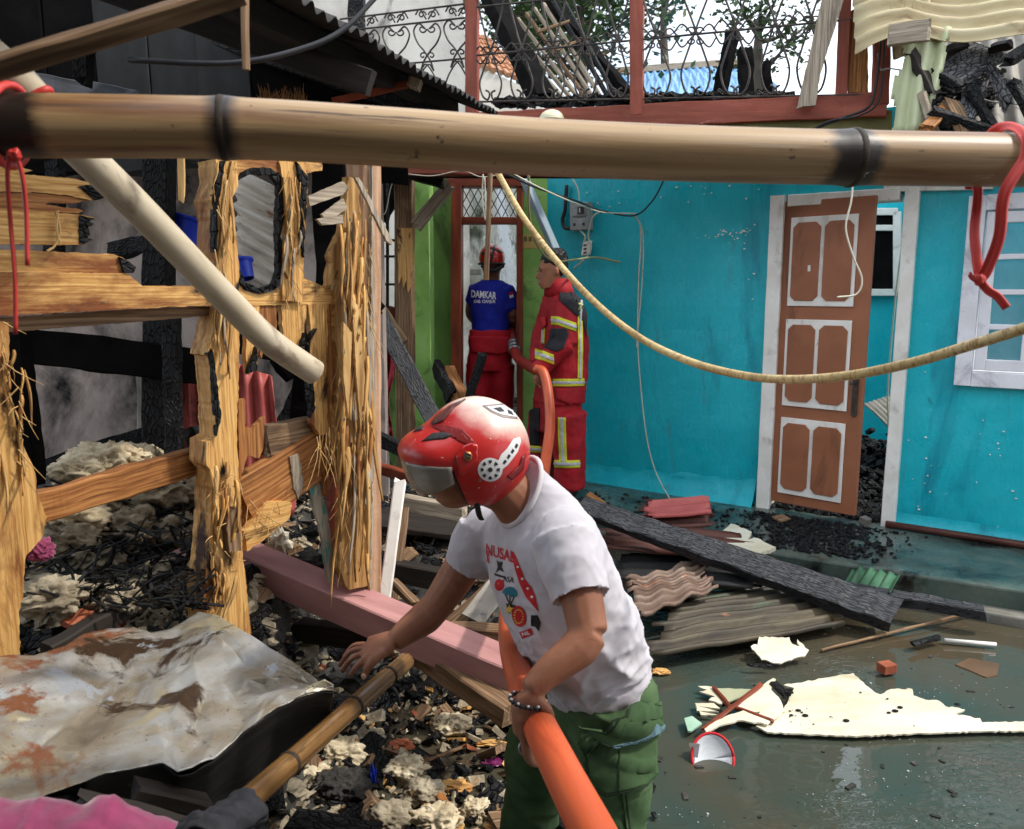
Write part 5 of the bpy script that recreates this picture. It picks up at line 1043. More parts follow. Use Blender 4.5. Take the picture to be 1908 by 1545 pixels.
csheet(P(1200, 985, 4.5), P(1325, 975, 4.45), P(1200, 950, 4.72), red_sheet, 'reddish roof sheet fragment atop the brown ones', .09, .016, lambda u, v: V((0, 0, .055)), edge_m(7))
csheet(P(1562, 1098, 3.85), P(1590, 1058, 4.05), P(1660, 1108, 3.65), green_sheet, 'small green corrugated sheet sticking up behind the charred slab', .055, .012, None, lambda u, v: u < 1.0 - .5 * max(0, v - .55) + .03 * math.sin(v * 30), .006)
# plywood pieces
def ragged(pts, z, label, mt=ply, name='plywood', th=.006, amp=2.4, step=6, tilt=None, cat='plywood'):
    m = MB(); out = []; sd_ = rng.random() * 50
    for x, y in rough_outline(pts, step, amp, sd_): out.append(G(x, y, z if not tilt else z + tilt(x, y)))
    n = (out[len(out) // 3] - out[0]).cross(out[2 * len(out) // 3] - out[0]); n = n if n.z > 0 else -n
    m.prism(out, th, n, [(p.x, p.y, 0) for p in out]); return tag(m.build(name, mt), label, cat)
ragged([(1408, 1352), (1460, 1322), (1480, 1282), (1460, 1276), (1500, 1270), (1545, 1262), (1590, 1254), (1612, 1276), (1630, 1290), (1640, 1294), (1660, 1284), (1700, 1284), (1702, 1296), (1725, 1304), (1750, 1306), (1762, 1316), (1780, 1318), (1798, 1322), (1780, 1330), (1826, 1338), (1830, 1346), (1930, 1344), (1930, 1362), (1830, 1362), (1720, 1366), (1600, 1371), (1500, 1368), (1430, 1364)], .022, 'large torn cream plywood sheet floating on the dark water', amp=2.0)
ragged([(1312, 1356), (1345, 1338), (1386, 1322), (1412, 1330), (1438, 1318), (1466, 1320), (1450, 1334), (1430, 1348), (1380, 1342), (1340, 1352), (1318, 1364)], .036, 'white splintered plywood strip overlapping the large sheet at its left')
ragged([(1440, 1262), (1446, 1266), (1436, 1285), (1452, 1300), (1460, 1320), (1400, 1328), (1368, 1318), (1400, 1292)], .03, 'white pointed plywood scrap above the splintered strip')
ragged([(1300, 1278), (1330, 1280), (1352, 1300), (1345, 1312), (1320, 1304), (1332, 1298), (1302, 1288), (1318, 1286)], .028, 'frayed white plywood corner left of the crossing laths')
ragged([(1295, 1310), (1330, 1310), (1342, 1320), (1300, 1316), (1340, 1326), (1298, 1324), (1338, 1332), (1306, 1332)], .024, 'fringed plywood splinters on the water', amp=1.0)
ragged([(1332, 1282), (1400, 1284), (1378, 1300), (1352, 1310)], .018, 'greenish plywood triangle between the laths', mat('ply_green', [(.3, g2(150, 152, 118)), (.7, g2(178, 180, 148))], (3, 3, 3), rough=.5), amp=.8)
for a, b, lab in (((1310, 1360), (1420, 1275), 'reddish lath under the splintered plywood, longer one'), ((1330, 1282), (1362, 1318), 'short reddish lath crossing the longer one'), ((1368, 1318), (1440, 1345), 'reddish lath running along the plywood edge')):
    timber(G(*a, .03), G(*b, .034), .018, .012, frame_red, lab, 'lath', 'lath')
ragged([(1275, 1338), (1290, 1334), (1308, 1348), (1288, 1362), (1282, 1362)], .03, 'pale green triangular chip at the tip of the lath', mat('chip_green', [(.3, g2(140, 176, 150)), (.7, g2(176, 204, 184))], (9, 9, 9), rough=.5), 'chip', cat='chip', amp=.6)
ragged([(1398, 1204), (1412, 1200), (1414, 1186), (1470, 1188), (1476, 1200), (1490, 1206), (1486, 1190), (1506, 1212), (1500, 1222), (1450, 1237), (1420, 1228)], .03, 'cream plywood scrap with a torn top between sheet and water', tilt=lambda x, y: (1237 - y) * .0010)
ragged([(1338, 1012), (1345, 990), (1362, 976), (1402, 992), (1392, 1004), (1412, 1002), (1446, 1020), (1404, 1036), (1380, 1028), (1352, 1024)], .22, 'cream plywood piece lying on the porch edge above the charred slab', th=.02)
ragged([(1780, 1238), (1806, 1226), (1862, 1236), (1858, 1258), (1838, 1262)], .004, 'brown board just under the water at the right', mat('sunk_board', [(.3, g2(84, 62, 44)), (.7, g2(112, 84, 60))], (5, 5, 5), rough=.25), 'sunken_board', cat='board', amp=.7)
m = MB(); q = G(1652, 1244, .03); m.box(q, (.062, .05, .04), Matrix.Rotation(.3, 3, 'Z')); tag(m.build('brick', brick_m, bevel=.004), 'orange brick piece floating above the large plywood sheet', 'brick')
m = MB(); m.tube([G(1760, 1193, .02), G(1856, 1201, .02)], .009, 10); tag(m.build('tube', white_p, smooth=True), 'short white plastic tube floating at the right', 'tube')
m = MB(); m.beam(G(1530, 1212, .012), G(1806, 1142, .03), .014, .012, seg=20, jit=.004); tag(m.build('stick', wood_old), 'long thin stick floating from the plywood scrap towards the slim charred timber', 'stick')
for a, b, w_, lab in (((1700, 1200), (1750, 1188), .03, 'rough charcoal piece left of the white tube'), ((1440, 1272), (1466, 1296), .03, 'oval charcoal piece on the white plywood scrap'), ((1396, 1240), (1436, 1240), .016, 'thin charcoal sliver below the cream plywood scrap'), ((1868, 1128), (1930, 1136), .02, 'charcoal sliver at the right edge by the kerb')):
    m = MB(); m.beam(G(*a, .035), G(*b, .035), w_, w_ * .6, seg=8, jit=.006, jag=.02, bev=.008); tag(m.build('charcoal', char), lab, 'charcoal')
# spots of soot lying on the big plywood sheet
m = MB(); r_ = random.Random(12)
for i in range(34):
    t = r_.random() ** 1.5; x = 1470 + 320 * t; y = r_.gauss(1325 + 14 * math.sin(x * .03), 18); q = G(x, min(1358, max(1290, y)), .026); s = .0015 + .009 * r_.random() ** 3; m.ball(q, (s * 1.4, s, s * .5), 1)
tag(m.build('charcoal_crumbs', char, smooth=True), 'black crumbs dotted over the large plywood sheet', 'crumbs', kind='stuff')
# half sunk dish
dsh = empty('dish', G(1328, 1420, 0), 'half sunken grey dish with a red and white rim in the near water', 'dish'); c = G(1328, 1412, .015)
m = MB(); n_ = 28; A1 = V((.068, .0, .004)); A2 = V((0, .05, .058)); Nn = A1.cross(A2).normalized()
m.grid(lambda u, v: c + (A1 * math.cos(u * 6.2832) + A2 * math.sin(u * 6.2832)) * v - Nn * .022 * (1 - v * v), n_, 8); m.build('bowl', mirror_m, dsh, smooth=True, thick=.003)
m = MB(); m.tube([c + (A1 * math.cos(u * 6.2832 / n_) + A2 * math.sin(u * 6.2832 / n_)) * 1.03 for u in range(n_ + 1)], .005, 8); m.build('rim', ink_red, dsh, smooth=True)
m = MB(); m.prism([G(1284, 1384, .05), G(1304, 1386, .06), G(1300, 1412, .02), G(1288, 1404, .02)], .008, (0, -1, 1)); m.build('handle', sticker_w, dsh)
# froth and bubbles on the water
m = MB(); r_ = random.Random(21)
cl = [(1700, 1440), (1820, 1420), (1560, 1430), (1530, 1490), (1640, 1500), (1850, 1500), (1760, 1530), (1600, 1460), (1880, 1450), (1300, 1525), (1260, 1515), (1720, 1290), (1850, 1300), (1780, 1270), (1600, 1250), (1680, 1380)]
for i in range(150):
    cx, cy = r_.choice(cl); q = G(cx + r_.gauss(0, 34), cy + r_.gauss(0, 12), .001); s = r_.uniform(.001, .003) * (1 + (r_.random() > .95))
    if q.x > .42: m.ball(q, (s, s, s * .6), 1)
tag(m.build('froth', froth_m, smooth=True), 'small bubbles and froth drifting on the murky water', 'froth', kind='stuff')
m = MB(); r_ = random.Random(77)
for i in range(110):
    q = G(r_.uniform(1225, 1905), 1165 + 380 * r_.random(), .002); s = .002 + .014 * r_.random() ** 5; m.box(q, (s * r_.uniform(1, 3), s, s * .4), Matrix.Rotation(r_.uniform(0, 6.3), 3, 'Z'))
tag(m.build('floating_litter', ashes), 'tiny dark scraps floating on the murky water at the right', 'debris', kind='stuff')
# char strewn on the porch before the door
m = MB(); r_ = random.Random(31)
for i in range(1300):
    px = r_.gauss(1510, 58) if i % 6 else r_.uniform(1085, 1700); base = 905 + (px - 1085) * .137; py = base + (r_.random() ** 1.5) * (62 if i % 6 else 40) + 6; q = G(px, py, .152); s = r_.uniform(.004, .022) * (1 if i % 6 else .7)
    if (q - TW[0]).dot(TN) < .06: continue
    m.box(q + V((0, 0, s * .25)), (s * 1.5, s, s * .6), rotr(r_))
for i in range(1500):
    s_, o_ = r_.uniform(dl + .02, dr - .02), r_.uniform(-1.6, .0); q = wp(s_, .155, o_); s = r_.uniform(.012, .05); m.box(q + V((0, 0, -o_ * .2 * r_.random())), (s * 1.5, s, s * .6), rotr(r_))
tag(m.build('charcoal_gravel', char), 'black charcoal bits spread in front of and behind the brown door', 'debris', kind='stuff')
for p, s, lab, mt in ((G(1456, 966, .17), (.10, .07, .015), 'broken brown board corner at the foot of the door', wood_old), (G(1612, 970, .17), (.06, .05, .04), 'grey mortar lump beside the right door jamb', kerb_m), (G(1318, 960, .17), (.09, .05, .02), 'brown tile scrap on the porch by the roof fragments', rust_br)):
    m = MB(); m.box(p, s, Matrix.Rotation(.6, 3, 'Z') @ Matrix.Rotation(.25, 3, 'X')); tag(m.build('fragment', mt, bevel=.004), lab, 'fragment')
# things seen through the door gap
m = MB(); corr(m, wp(dr - .35, .75, -1.0), V((.3, -.3, -.35)), V((.8, .6, .1)), .5, .4, .012, .06, 6); tag(m.build('corrugated_sheet', grey_sheet, smooth=True, thick=.003), 'grey corrugated scrap behind the half open door', 'roof sheet')
# crumpled tin sheet in the left foreground
far = [(-60, 1236), (60, 1240), (120, 1218), (160, 1186), (205, 1168), (245, 1152), (290, 1168), (330, 1150), (372, 1135), (410, 1158), (450, 1192), (500, 1222), (560, 1252), (600, 1272), (621, 1282)]
near_ = [(-80, 1520), (40, 1500), (110, 1480), (180, 1455), (240, 1440), (300, 1424), (330, 1433), (370, 1420), (400, 1404), (440, 1372), (480, 1352), (520, 1322), (560, 1304), (600, 1288), (622, 1284)]
def ip(pts, u): f = u * (len(pts) - 1); i = min(len(pts) - 2, int(f)); t = f - i; return pts[i][0] + (pts[i + 1][0] - pts[i][0]) * t, pts[i][1] + (pts[i + 1][1] - pts[i][1]) * t
def tin_fn(u, v):
    a, b = ip(far, u), ip(near_, u); q = G(a[0] + (b[0] - a[0]) * v, a[1] + (b[1] - a[1]) * v, .69)
    e = min(1, 4 * v, 5 * (1 - v), 6 * (1 - u)); 
    d1, _ = noise.voronoi(V((q.x * 4.2 + .3 * q.y, q.y * 5.2, .3))); d2, _ = noise.voronoi(V((q.x * 9 + 3, q.y * 9, 4.2)))
    d3, _ = noise.voronoi(V((q.x * 19 + 7, q.y * 22, 1.2))); h = .045 * (d1[1] - d1[0] - .35) + .026 * (d2[1] - d2[0] - .3) + .011 * (d3[1] - d3[0] - .3); q2 = q + V((0, 0, h * e * .8 + .035 * math.sin(u * 9 + v * 2) * (1 - v) - .03 * smooth(.86, 1.0, v) * smooth(.15, .5, u) + .006 * fb(q, 16, 3)))
    return q2
r_ = random.Random(3); KU, KV = 21, 12
KN = {}
for i in range(KU + 1):
    for j in range(KV + 1):
        u = (i + (r_.uniform(-.38, .38) if 0 < i < KU else 0)) / KU; v = (j + (r_.uniform(-.38, .38) if 0 < j < KV else 0)) / KV
        a, b = ip(far, u), ip(near_, u); q = G(a[0] + (b[0] - a[0]) * v, a[1] + (b[1] - a[1]) * v, .69)
        e = .35 + .65 * min(1, 3 * min(v, 1 - v)); KN[i, j] = q + V((0, 0, e * (.014 * r_.uniform(-1, 1) * (.4 + .6 * r_.random()) + .018 * math.sin(u * 11 + v * 5)) + .02 * math.sin(u * 9 + 1) * (1 - v)))
m = MB(); sub_ = 6
for i in range(KU):
    for j in range(KV):
        c4 = (KN[i, j], KN[i + 1, j], KN[i + 1, j + 1], KN[i, j + 1]); fl_ = (c4[0] - c4[2]).length < (c4[1] - c4[3]).length
        for tri in (((0, 1, 2), (0, 2, 3)) if (i * 7 + j * 3) % 2 else ((0, 1, 3), (1, 2, 3))):
            A, B, Cc = (c4[t] for t in tri); idx = {}; vs = []; fs = []
            for p in range(sub_ + 1):
                for q in range(sub_ + 1 - p):
                    w1, w2 = p / sub_, q / sub_; w0 = 1 - w1 - w2; pt = A * w0 + B * w1 + Cc * w2
                    idx[p, q] = len(vs); vs.append(pt + V((0, 0, .0022 * fb(pt, 22, 3) + .004 * fb(pt, 7, 2))))
            for p in range(sub_):
                for q in range(sub_ - p):
                    fs.append((idx[p, q], idx[p + 1, q], idx[p, q + 1]))
                    if p + q < sub_ - 1: fs.append((idx[p + 1, q], idx[p + 1, q + 1], idx[p, q + 1]))
            m.add(vs, fs)
bm_ = bmesh.new(); me_ = bpy.data.meshes.new('t'); me_.from_pydata(m.v, [], m.f); bm_.from_mesh(me_); bmesh.ops.remove_doubles(bm_, verts=bm_.verts[:], dist=.0006); bmesh.ops.recalc_face_normals(bm_, faces=bm_.faces[:])
for _ in range(1): bmesh.ops.smooth_vert(bm_, verts=[v for v in bm_.verts if not v.is_boundary], factor=.45, use_axis_x=False, use_axis_y=False, use_axis_z=True)
m = MB(); bm_.verts.ensure_lookup_table(); m.add([v.co.copy() for v in bm_.verts], [tuple(v.index for v in f.verts) for f in bm_.faces]); bm_.free(); bpy.data.meshes.remove(me_)
ts = empty('tin_sheet', P(300, 1330, 1.6), 'large crumpled burnt tin sheet in the left foreground', 'tin sheet')
m.build('sheet', tin, ts, smooth=True, thick=.0016)
m = MB(); ek = [KN[i, KV] for i in range(4, KU + 1)]
m.grid(lambda u, v: (lambda p: p + V((-.10 * v * (1 - .4 * u), .12 * v, -.004 - .22 * v + .012 * fb(p * 9 + V((0, 0, v * 3)), 1, 2))))(ek[int(u * (len(ek) - 1))].lerp(ek[min(len(ek) - 1, int(u * (len(ek) - 1)) + 1)], u * (len(ek) - 1) % 1)), 60, 12)
m.build('shade_skirt', soot_metal, ts, smooth=True, thick=.0016)  # dark skirt stands in for the shade under the near edge
m = MB(); m.prism([G(*p, .52) for p in ((330, 1300), (560, 1285), (600, 1290), (470, 1375), (400, 1425), (200, 1470), (60, 1480), (60, 1350))], .03, (0, 0, 1)); tag(m.build('charred_table', soot), 'blackened board that carries the crumpled tin sheet', 'board')
for a, b, w_, mt, lab in (((150, 1490, 1.25), (420, 1560, 1.3), .03, wood_dark, 'dark stick in the gap below the tin sheet'), ((250, 1470, 1.35), (380, 1500, 1.4), .05, wood_dark, 'dark board scrap in the gap below the tin sheet'), ((545, 1530, 2.0), (700, 1560, 1.95), .09, char, 'blue black charred board at the bottom edge right of the pole')):
    timber(P(*a), P(*b), w_, .03, mt, lab, 'timber')
# bamboo pole lying from the foreground to the rubble
bp_ = empty('bamboo_pole', P(600, 1368, 1.62), 'wet brown bamboo pole propped from the black cloth up to the rubble', 'bamboo pole')
pp_ = spline([P(420, 1528, 1.28), P(590, 1378, 1.62), P(700, 1280, 1.88), P(757, 1232, 2.05)], 14); m = MB(); m.tube(pp_, lerp_list([.0245, .0235, .0235, .023], len(pp_)), 18); m.build('culm', bamboo_wet, bp_, smooth=True)
for i in (9, 22, 33):
    m = MB(); a, b = pp_[i], pp_[i + 1]; d = (b - a).normalized(); m.tube([a - d * .006, a - d * .002, a + d * .002, a + d * .006], [.0242, .0262, .0262, .0242], 16); m.build('node', node_dark, bp_, smooth=True)
for px, py, d, lab in ((722, 1255, 1.99, 'black rubber tie round the bamboo pole near the reaching hand'), (690, 1290, 1.9, 'loose wire loop on the bamboo pole under the reaching hand')):
    c = P(px, py, d); dv = (pp_[28] - pp_[24]).normalized(); _, s1, s2 = frame(dv); m = MB(); r0 = .0262 if px > 700 else .036
    m.tube([c + s1 * math.cos(t) * r0 + s2 * math.sin(t) * r0 + dv * .008 * math.sin(2 * t) for t in [k * 6.2832 / 20 for k in range(21)]], .004 if px > 700 else .0022, 6); 
    if px > 700: m.tube(spline([c - s2 * .03, c - V((-.02, 0, .05)), c - V((-.03, 0, .09))], 5), .005, 6)
    tag(m.build('tie', cable_b, smooth=True), lab, 'tie')
# cloths in the foreground
m = MB()
def quilt(u, v):
    x = -60 + 390 * u; t = max(0, 1 - u * .96); top = 1486 + 10 * abs(math.sin(u * 9)) ** .4 + 60 * max(0, u - .66) ** 1.3 * 3
    q = P(x, top + (1620 - top) * v, 1.10 - .12 * v); return q + V((0, -.05 * math.sin(math.pi * min(1, v * 1.4)) * (.6 + .4 * abs(math.sin(u * 9 + v * 2)) ** .35), .012 * fb((u * 5, v * 4, 2), 1, 3)))
m.grid(quilt, 60, 24); tag(m.build('pink_quilt', pink_cloth, smooth=True, thick=.01), 'puffy pink quilted cloth in the bottom left corner', 'quilt')
m = MB(); c = P(432, 1535, 1.235); dv = (pp_[3] - pp_[0]).normalized(); _, s1, s2 = frame(dv)
def wrap(u, v):
    a = u * 6.2832; r = .036 + .010 * fb((math.cos(a) * 2, math.sin(a) * 2, v * 3), 1, 3) + .008 * math.sin(v * 22 + a * 2) * .4 + .02 * max(0, .5 - v); return c + dv * (-.10 + .15 * v) + s1 * math.cos(a) * r + s2 * math.sin(a) * r
m.grid(wrap, 30, 24); tag(m.build('black_cloth', black_cloth, smooth=True, thick=.004), 'black cloth wrapped round the lower end of the bamboo pole', 'cloth')
m = MB(); m.grid(lambda u, v: P(300 + 120 * u, 1522 + 50 * v + 10 * math.sin(u * 8), 1.2 - .05 * v) + V((0, 0, .008 * fb((u * 6, v * 5, 1), 1, 3))), 24, 12); tag(m.build('black_rag', black_cloth, smooth=True, thick=.006), 'flat black rag between the pink quilt and the wrapped pole', 'rag')
lump(75, 1025, 2.0, .035, 'pink cloth bundle tucked beside the torn left post', pink_cloth, 3.0); o = bpy.data.objects[[k for k in bpy.data.objects.keys() if k.startswith('kapok_lump')][-1]]; o.name = 'cloth_bundle'; o['category'] = 'cloth'; del o['group']
# hanging red rag and burnt plastic
m = MB(); m.grid(lambda u, v: P(708 + 24 * u + 5 * math.sin(v * 8) - 4 * v, 640 + 180 * v, 5.1) + V((0, .03 * math.sin(u * 14 + v * 3), 0)), 14, 30, lambda u, v: abs(u - .5) < .5 - .28 * fb((u * 2, v * 5, 1), 1, 3) * v); tag(m.build('red_rag', maroon_cloth, smooth=True, thick=.006), 'tattered red rag hanging left of the old post', 'rag')
def scrap(px, py, d, r, mt, label, name, cat, sq=(1, 1, .4), seed=1):
    m = MB(); c = P(px, py, d) if d else G(px, py, .012); vs, fs = ico(3); out = [c + V((p.x * r * sq[0], p.y * r * sq[1], p.z * r * sq[2])) * (1 + .6 * fb((p.x * 2.5 + seed, p.y * 2.5, p.z * 2.5), 1, 4)) for p in vs]
    m.add(out, fs); return tag(m.build(name, mt, smooth=False), label, cat)
scrap(575, 1052, 2.95, .045, ashes, 'black melted plastic lump lying on the pink beam', 'melted_plastic', 'melted plastic', (1.6, 1, .8), 2)
scrap(616, 1080, 2.80, .022, mat('melted_clear', [(.3, g2(120, 130, 132)), (.7, g2(190, 200, 200))], (20, 20, 20), rough=.2), 'translucent drip of melted plastic over the pink beam', 'melted_plastic', 'melted plastic', (.8, .6, 2), 3)
scrap(500, 1165, 2.75, .07, ashes, 'black melted bundle under the pink beam by the middle post', 'melted_bundle', 'melted plastic', (1, 1, 1.3), 4)
scrap(695, 1460, None, .03, blue_pl, 'torn blue plastic scrap standing between the kapok lumps', 'plastic_scrap', 'scrap', (.4, .4, 1.8), 5)
scrap(918, 1420, None, .025, mat('purple_scrap', [(.3, g2(96, 24, 76)), (.7, g2(140, 50, 110))], (9, 9, 9), rough=.4), 'purple scrap floating beside the green trousers', 'plastic_scrap', 'scrap', (1.2, .9, .3), 6)
scrap(745, 1390, None, .035, brick_m, 'broken orange roof tile in the wet litter', 'tile_fragment', 'tile', (1.3, 1, .5), 7)
scrap(850, 1465, None, .04, wood_fresh, 'yellow torn bark piece in the puddle', 'bark_scrap', 'bark', (1.3, .8, .25), 8)
scrap(915, 1385, None, .03, wood_fresh, 'yellow curled chip beside the left trouser leg', 'bark_scrap', 'bark', (1.6, .5, .3), 9)
scrap(1232, 1252, None, .028, wood_fresh, 'tan wood chip at the water edge behind the trousers', 'bark_scrap', 'bark', (1.3, .7, .4), 10)
timber(G(785, 1420, .02), G(870, 1390, .02), .012, .01, wood_old, 'thin brown stick lying in the puddle', 'stick', 'stick')
timber(G(820, 1480, .03), G(850, 1530, .03), .025, .01, wood_scorch, 'orange brown splinter at the bottom edge', 'splinter', 'splinter')
scrap(660, 1255, 2.05, .05, ashes, 'dark burnt bundle under the reaching hand', 'burnt_bundle', 'debris', (1.5, 1, .9), 11)
scrap(520, 1012, 3.0, .05, ply, 'white splintered plaster shard behind the pink beam', 'plaster_shard', 'shard', (.8, .4, 1.1), 12)

m = MB(); m.tube(spline([P(800, 1196, 2.85), P(870, 1138, 2.9), P(932, 1078, 2.98)], 6), .03, 12); tag(m.build('log', wood_old, smooth=True), 'round weathered pole leaning behind the pink beam beside the white t-shirt', 'pole')
# ================================================================== PEOPLE
def loft(mb, rings, n=28, p=2.0, cap=True):     # rings: (centre, a-vector, b-vector); p > 2 squares the section
    vs, fs = [], []
    for c, a, b in rings:
        for k in range(n):
            t = 2 * math.pi * k / n; x, y = math.cos(t), math.sin(t)
            x = math.copysign(abs(x) ** (2 / p), x); y = math.copysign(abs(y) ** (2 / p), y); vs.append(V(c) + V(a) * x + V(b) * y)
    m = len(rings)
    for i in range(m - 1):
        for k in range(n): fs.append((i * n + k, i * n + (k + 1) % n, (i + 1) * n + (k + 1) % n, (i + 1) * n + k))
    if cap:
        b0 = len(vs); vs += [V(rings[0][0]), V(rings[-1][0])]
        for k in range(n): fs.append((b0, (k + 1) % n, k)); fs.append((b0 + 1, (m - 1) * n + k, (m - 1) * n + (k + 1) % n))
    return mb.add(vs, fs)
def limb(mb, pts, rads, n=14, k=6, flat=1.0):
    cv = spline(pts, k); rr = lerp_list(rads, len(cv)); mb.tube(cv, rr, n, True, [r * flat for r in rr], dome=.6)
def remesh(mb, voxel, smooth=4, disp=None):
    me = bpy.data.meshes.new('tmp'); me.from_pydata(mb.v, [], mb.f); me.update()
    b = bmesh.new(); b.from_mesh(me); bmesh.ops.recalc_face_normals(b, faces=b.faces); b.to_mesh(me); b.free()
    o = bpy.data.objects.new('tmp', me); COL.objects.link(o)
    r = o.modifiers.new('r', 'REMESH'); r.mode = 'VOXEL'; r.voxel_size = voxel
    if smooth: s = o.modifiers.new('s', 'SMOOTH'); s.iterations = smooth; s.factor = .5
    bpy.context.view_layer.update()
    ev = o.evaluated_get(bpy.context.evaluated_depsgraph_get()); m2 = bpy.data.meshes.new_from_object(ev)
    bpy.data.objects.remove(o); bpy.data.meshes.remove(me)
    if disp:
        n = len(m2.vertices); co = np.empty(n * 3, np.float32); no = np.empty(n * 3, np.float32)
        m2.vertices.foreach_get('co', co); m2.vertices.foreach_get('normal', no); co = co.reshape(-1, 3); no = no.reshape(-1, 3)
        d = np.array([disp(V(p.tolist()), V(q.tolist())) for p, q in zip(co, no)], np.float32)
        co = co + no * d[:, None]; m2.vertices.foreach_set('co', co.ravel()); m2.update()
    return m2
def put(name, me, mt, parent):
    me.name = name; n = len(me.vertices); co = np.empty(n * 3, np.float32); me.vertices.foreach_get('co', co)
    if 'co' in me.attributes: me.attributes.remove(me.attributes['co'])
    at = me.attributes.new('co', 'FLOAT_VECTOR', 'POINT'); at.data.foreach_set('vector', co)
    c2 = co.reshape(-1, 3) - np.array(wloc(parent), np.float32); me.vertices.foreach_set('co', c2.ravel().astype(np.float32))
    me.polygons.foreach_set('use_smooth', [True] * len(me.polygons)); me.materials.clear(); me.materials.append(mt); me.update()
    o = bpy.data.objects.new(name, me); COL.objects.link(o); o.parent = parent; return o
def bvh_of(*objs):
    vs, fs = [], []
    for o in objs:
        n = len(vs); off = wloc(o); vs += [v.co + off for v in o.data.vertices]; fs += [tuple(i + n for i in p.vertices) for p in o.data.polygons]
    return BVHTree.FromPolygons(vs, fs)
def decal(name, polys, bvh, mt, parent, off=.0015, th=.0, step=7.0, tris=None, eye=None):
    """flat print or applied piece: outlines in pixels wrapped on the surface under them"""
    b = bmesh.new()
    if tris: 
        vs = [b.verts.new((x, y, 0)) for x, y in tris[0]]
        for f in tris[1]:
            try: b.faces.new([vs[i] for i in f])
            except ValueError: pass
    else:
        for pl in polys: b.faces.new([b.verts.new((x, y, 0)) for x, y in pl])
    bmesh.ops.triangulate(b, faces=b.faces[:])
    for _ in range(5):
        lg = [e for e in b.edges if e.calc_length() > step]
        if not lg: break
        bmesh.ops.subdivide_edges(b, edges=lg, cuts=1); bmesh.ops.triangulate(b, faces=b.faces[:])
    b.verts.ensure_lookup_table(); pts = {}; 
    for v in b.verts:
        r = ray(v.co.x, v.co.y).normalized(); h, nrm, _, _ = bvh.ray_cast(CAM, r)
        if h is None:
            h, nrm, _, _ = bvh.find_nearest(CAM + r * pts_d if pts else CAM + r * 2)
        else: pts_d = (h - CAM).length; pts[0] = 1
        if nrm.dot(r) > 0: nrm = -nrm
        v.co = h + nrm * off
    m = MB(); m.v = [tuple(v.co) for v in b.verts]; m.c = list(m.v); b.faces.ensure_lookup_table(); m.f = [tuple(v.index for v in f.verts) for f in b.faces]; b.free()
    return m.build(name, mt, parent, smooth=True, thick=th)
def text_tris(s, x, y, size, ax=(1, 0), ay=(0, -1), bold=.0):
    """words as triangles in pixel space; ax / ay: directions of reading and of 'up' in pixels"""
    c = bpy.data.curves.new('txt', 'FONT'); c.body = s; c.size = 1; c.align_x = 'CENTER'; c.align_y = 'CENTER'; c.resolution_u = 3; c.offset = bold
    o = bpy.data.objects.new('txt', c); COL.objects.link(o); bpy.context.view_layer.update()
    me = bpy.data.meshes.new_from_object(o.evaluated_get(bpy.context.evaluated_depsgraph_get()))
    vs = [(x + (v.co.x * ax[0] + v.co.y * ay[0]) * size, y + (v.co.x * ax[1] + v.co.y * ay[1]) * size) for v in me.vertices]; fs = [tuple(p.vertices) for p in me.polygons]
    bpy.data.objects.remove(o); bpy.data.curves.remove(c); bpy.data.meshes.remove(me); return vs, fs
def circ(x, y, rx, ry=None, n=20, a0=0, a1=360, rot=0):
    ry = ry or rx; c, s = math.cos(R(rot)), math.sin(R(rot)); out = []
    for i in range(n):
        a = R(a0 + (a1 - a0) * i / (n if abs(a1 - a0) >= 360 else n - 1)); u, v = rx * math.cos(a), ry * math.sin(a); out.append((x + u * c - v * s, y + u * s + v * c))
    return out

# ------------------------------------------------------------------ the man in the helmet
man = empty('person', P(1090, 1545, 1.85) * 1.0, 'stooping person in white t-shirt and green cargo trousers, holding the orange hose', 'person')
man.location.z = -.3
F0 = V((-.87, -.50, 0)); L0 = V((.50, -.87, 0)); SPN = (P(1118, 1280, 1.84) - P(968, 905, 1.755)).normalized()
FD = (F0 - SPN * F0.dot(SPN)).normalized(); LD = SPN.cross(FD); LD = LD if LD.dot(L0) > 0 else -LD
# skin: head, neck, arms and hands in one surface
sk_ = MB()
hc = P(882, 846, 1.755); HF = V((-.93, -.26, .07)).normalized(); HL = V((.27, -.96, .02)); HL = (HL - HF * HL.dot(HF)).normalized(); HU = HF.cross(HL); HU = HU if HU.z > 0 else -HU
hp = lambda f, l, u: hc + HF * f + HL * l + HU * u
loft(sk_, [(hp(.0, 0, .10), HF * .02, HL * .02), (hp(.0, 0, .08), HF * .07, HL * .055), (hp(0, 0, .03), HF * .092, HL * .072), (hp(.005, 0, -.03), HF * .088, HL * .07), (hp(.015, 0, -.075), HF * .072, HL * .058), (hp(.03, 0, -.105), HF * .05, HL * .042), (hp(.04, 0, -.12), HF * .02, HL * .02)], 18)
loft(sk_, [(hp(.086, 0, .015), HF * .008, HL * .008), (hp(.098, 0, -.01), HF * .012, HL * .011), (hp(.108, 0, -.028), HF * .013, HL * .016), (hp(.094, 0, -.04), HF * .012, HL * .014)], 10)   # nose
for s in (-1, 1): sk_.ball(hp(.088, s * .0, -.055 - .006 * s), (.010, .022, .007), 2)                                                          # lips
sk_.ball(hp(.082, 0, .03), (.012, .05, .012), 2, rot=Matrix((HF, HL, HU)).transposed())
limb(sk_, [hp(-.01, 0, -.05), P(945, 915, 1.76), P(985, 965, 1.765)], [.058, .056, .06], 16)
limb(sk_, [P(985, 960, 1.765), P(1050, 1100, 1.8), P(1100, 1240, 1.84)], [.06, .07, .06], 12)
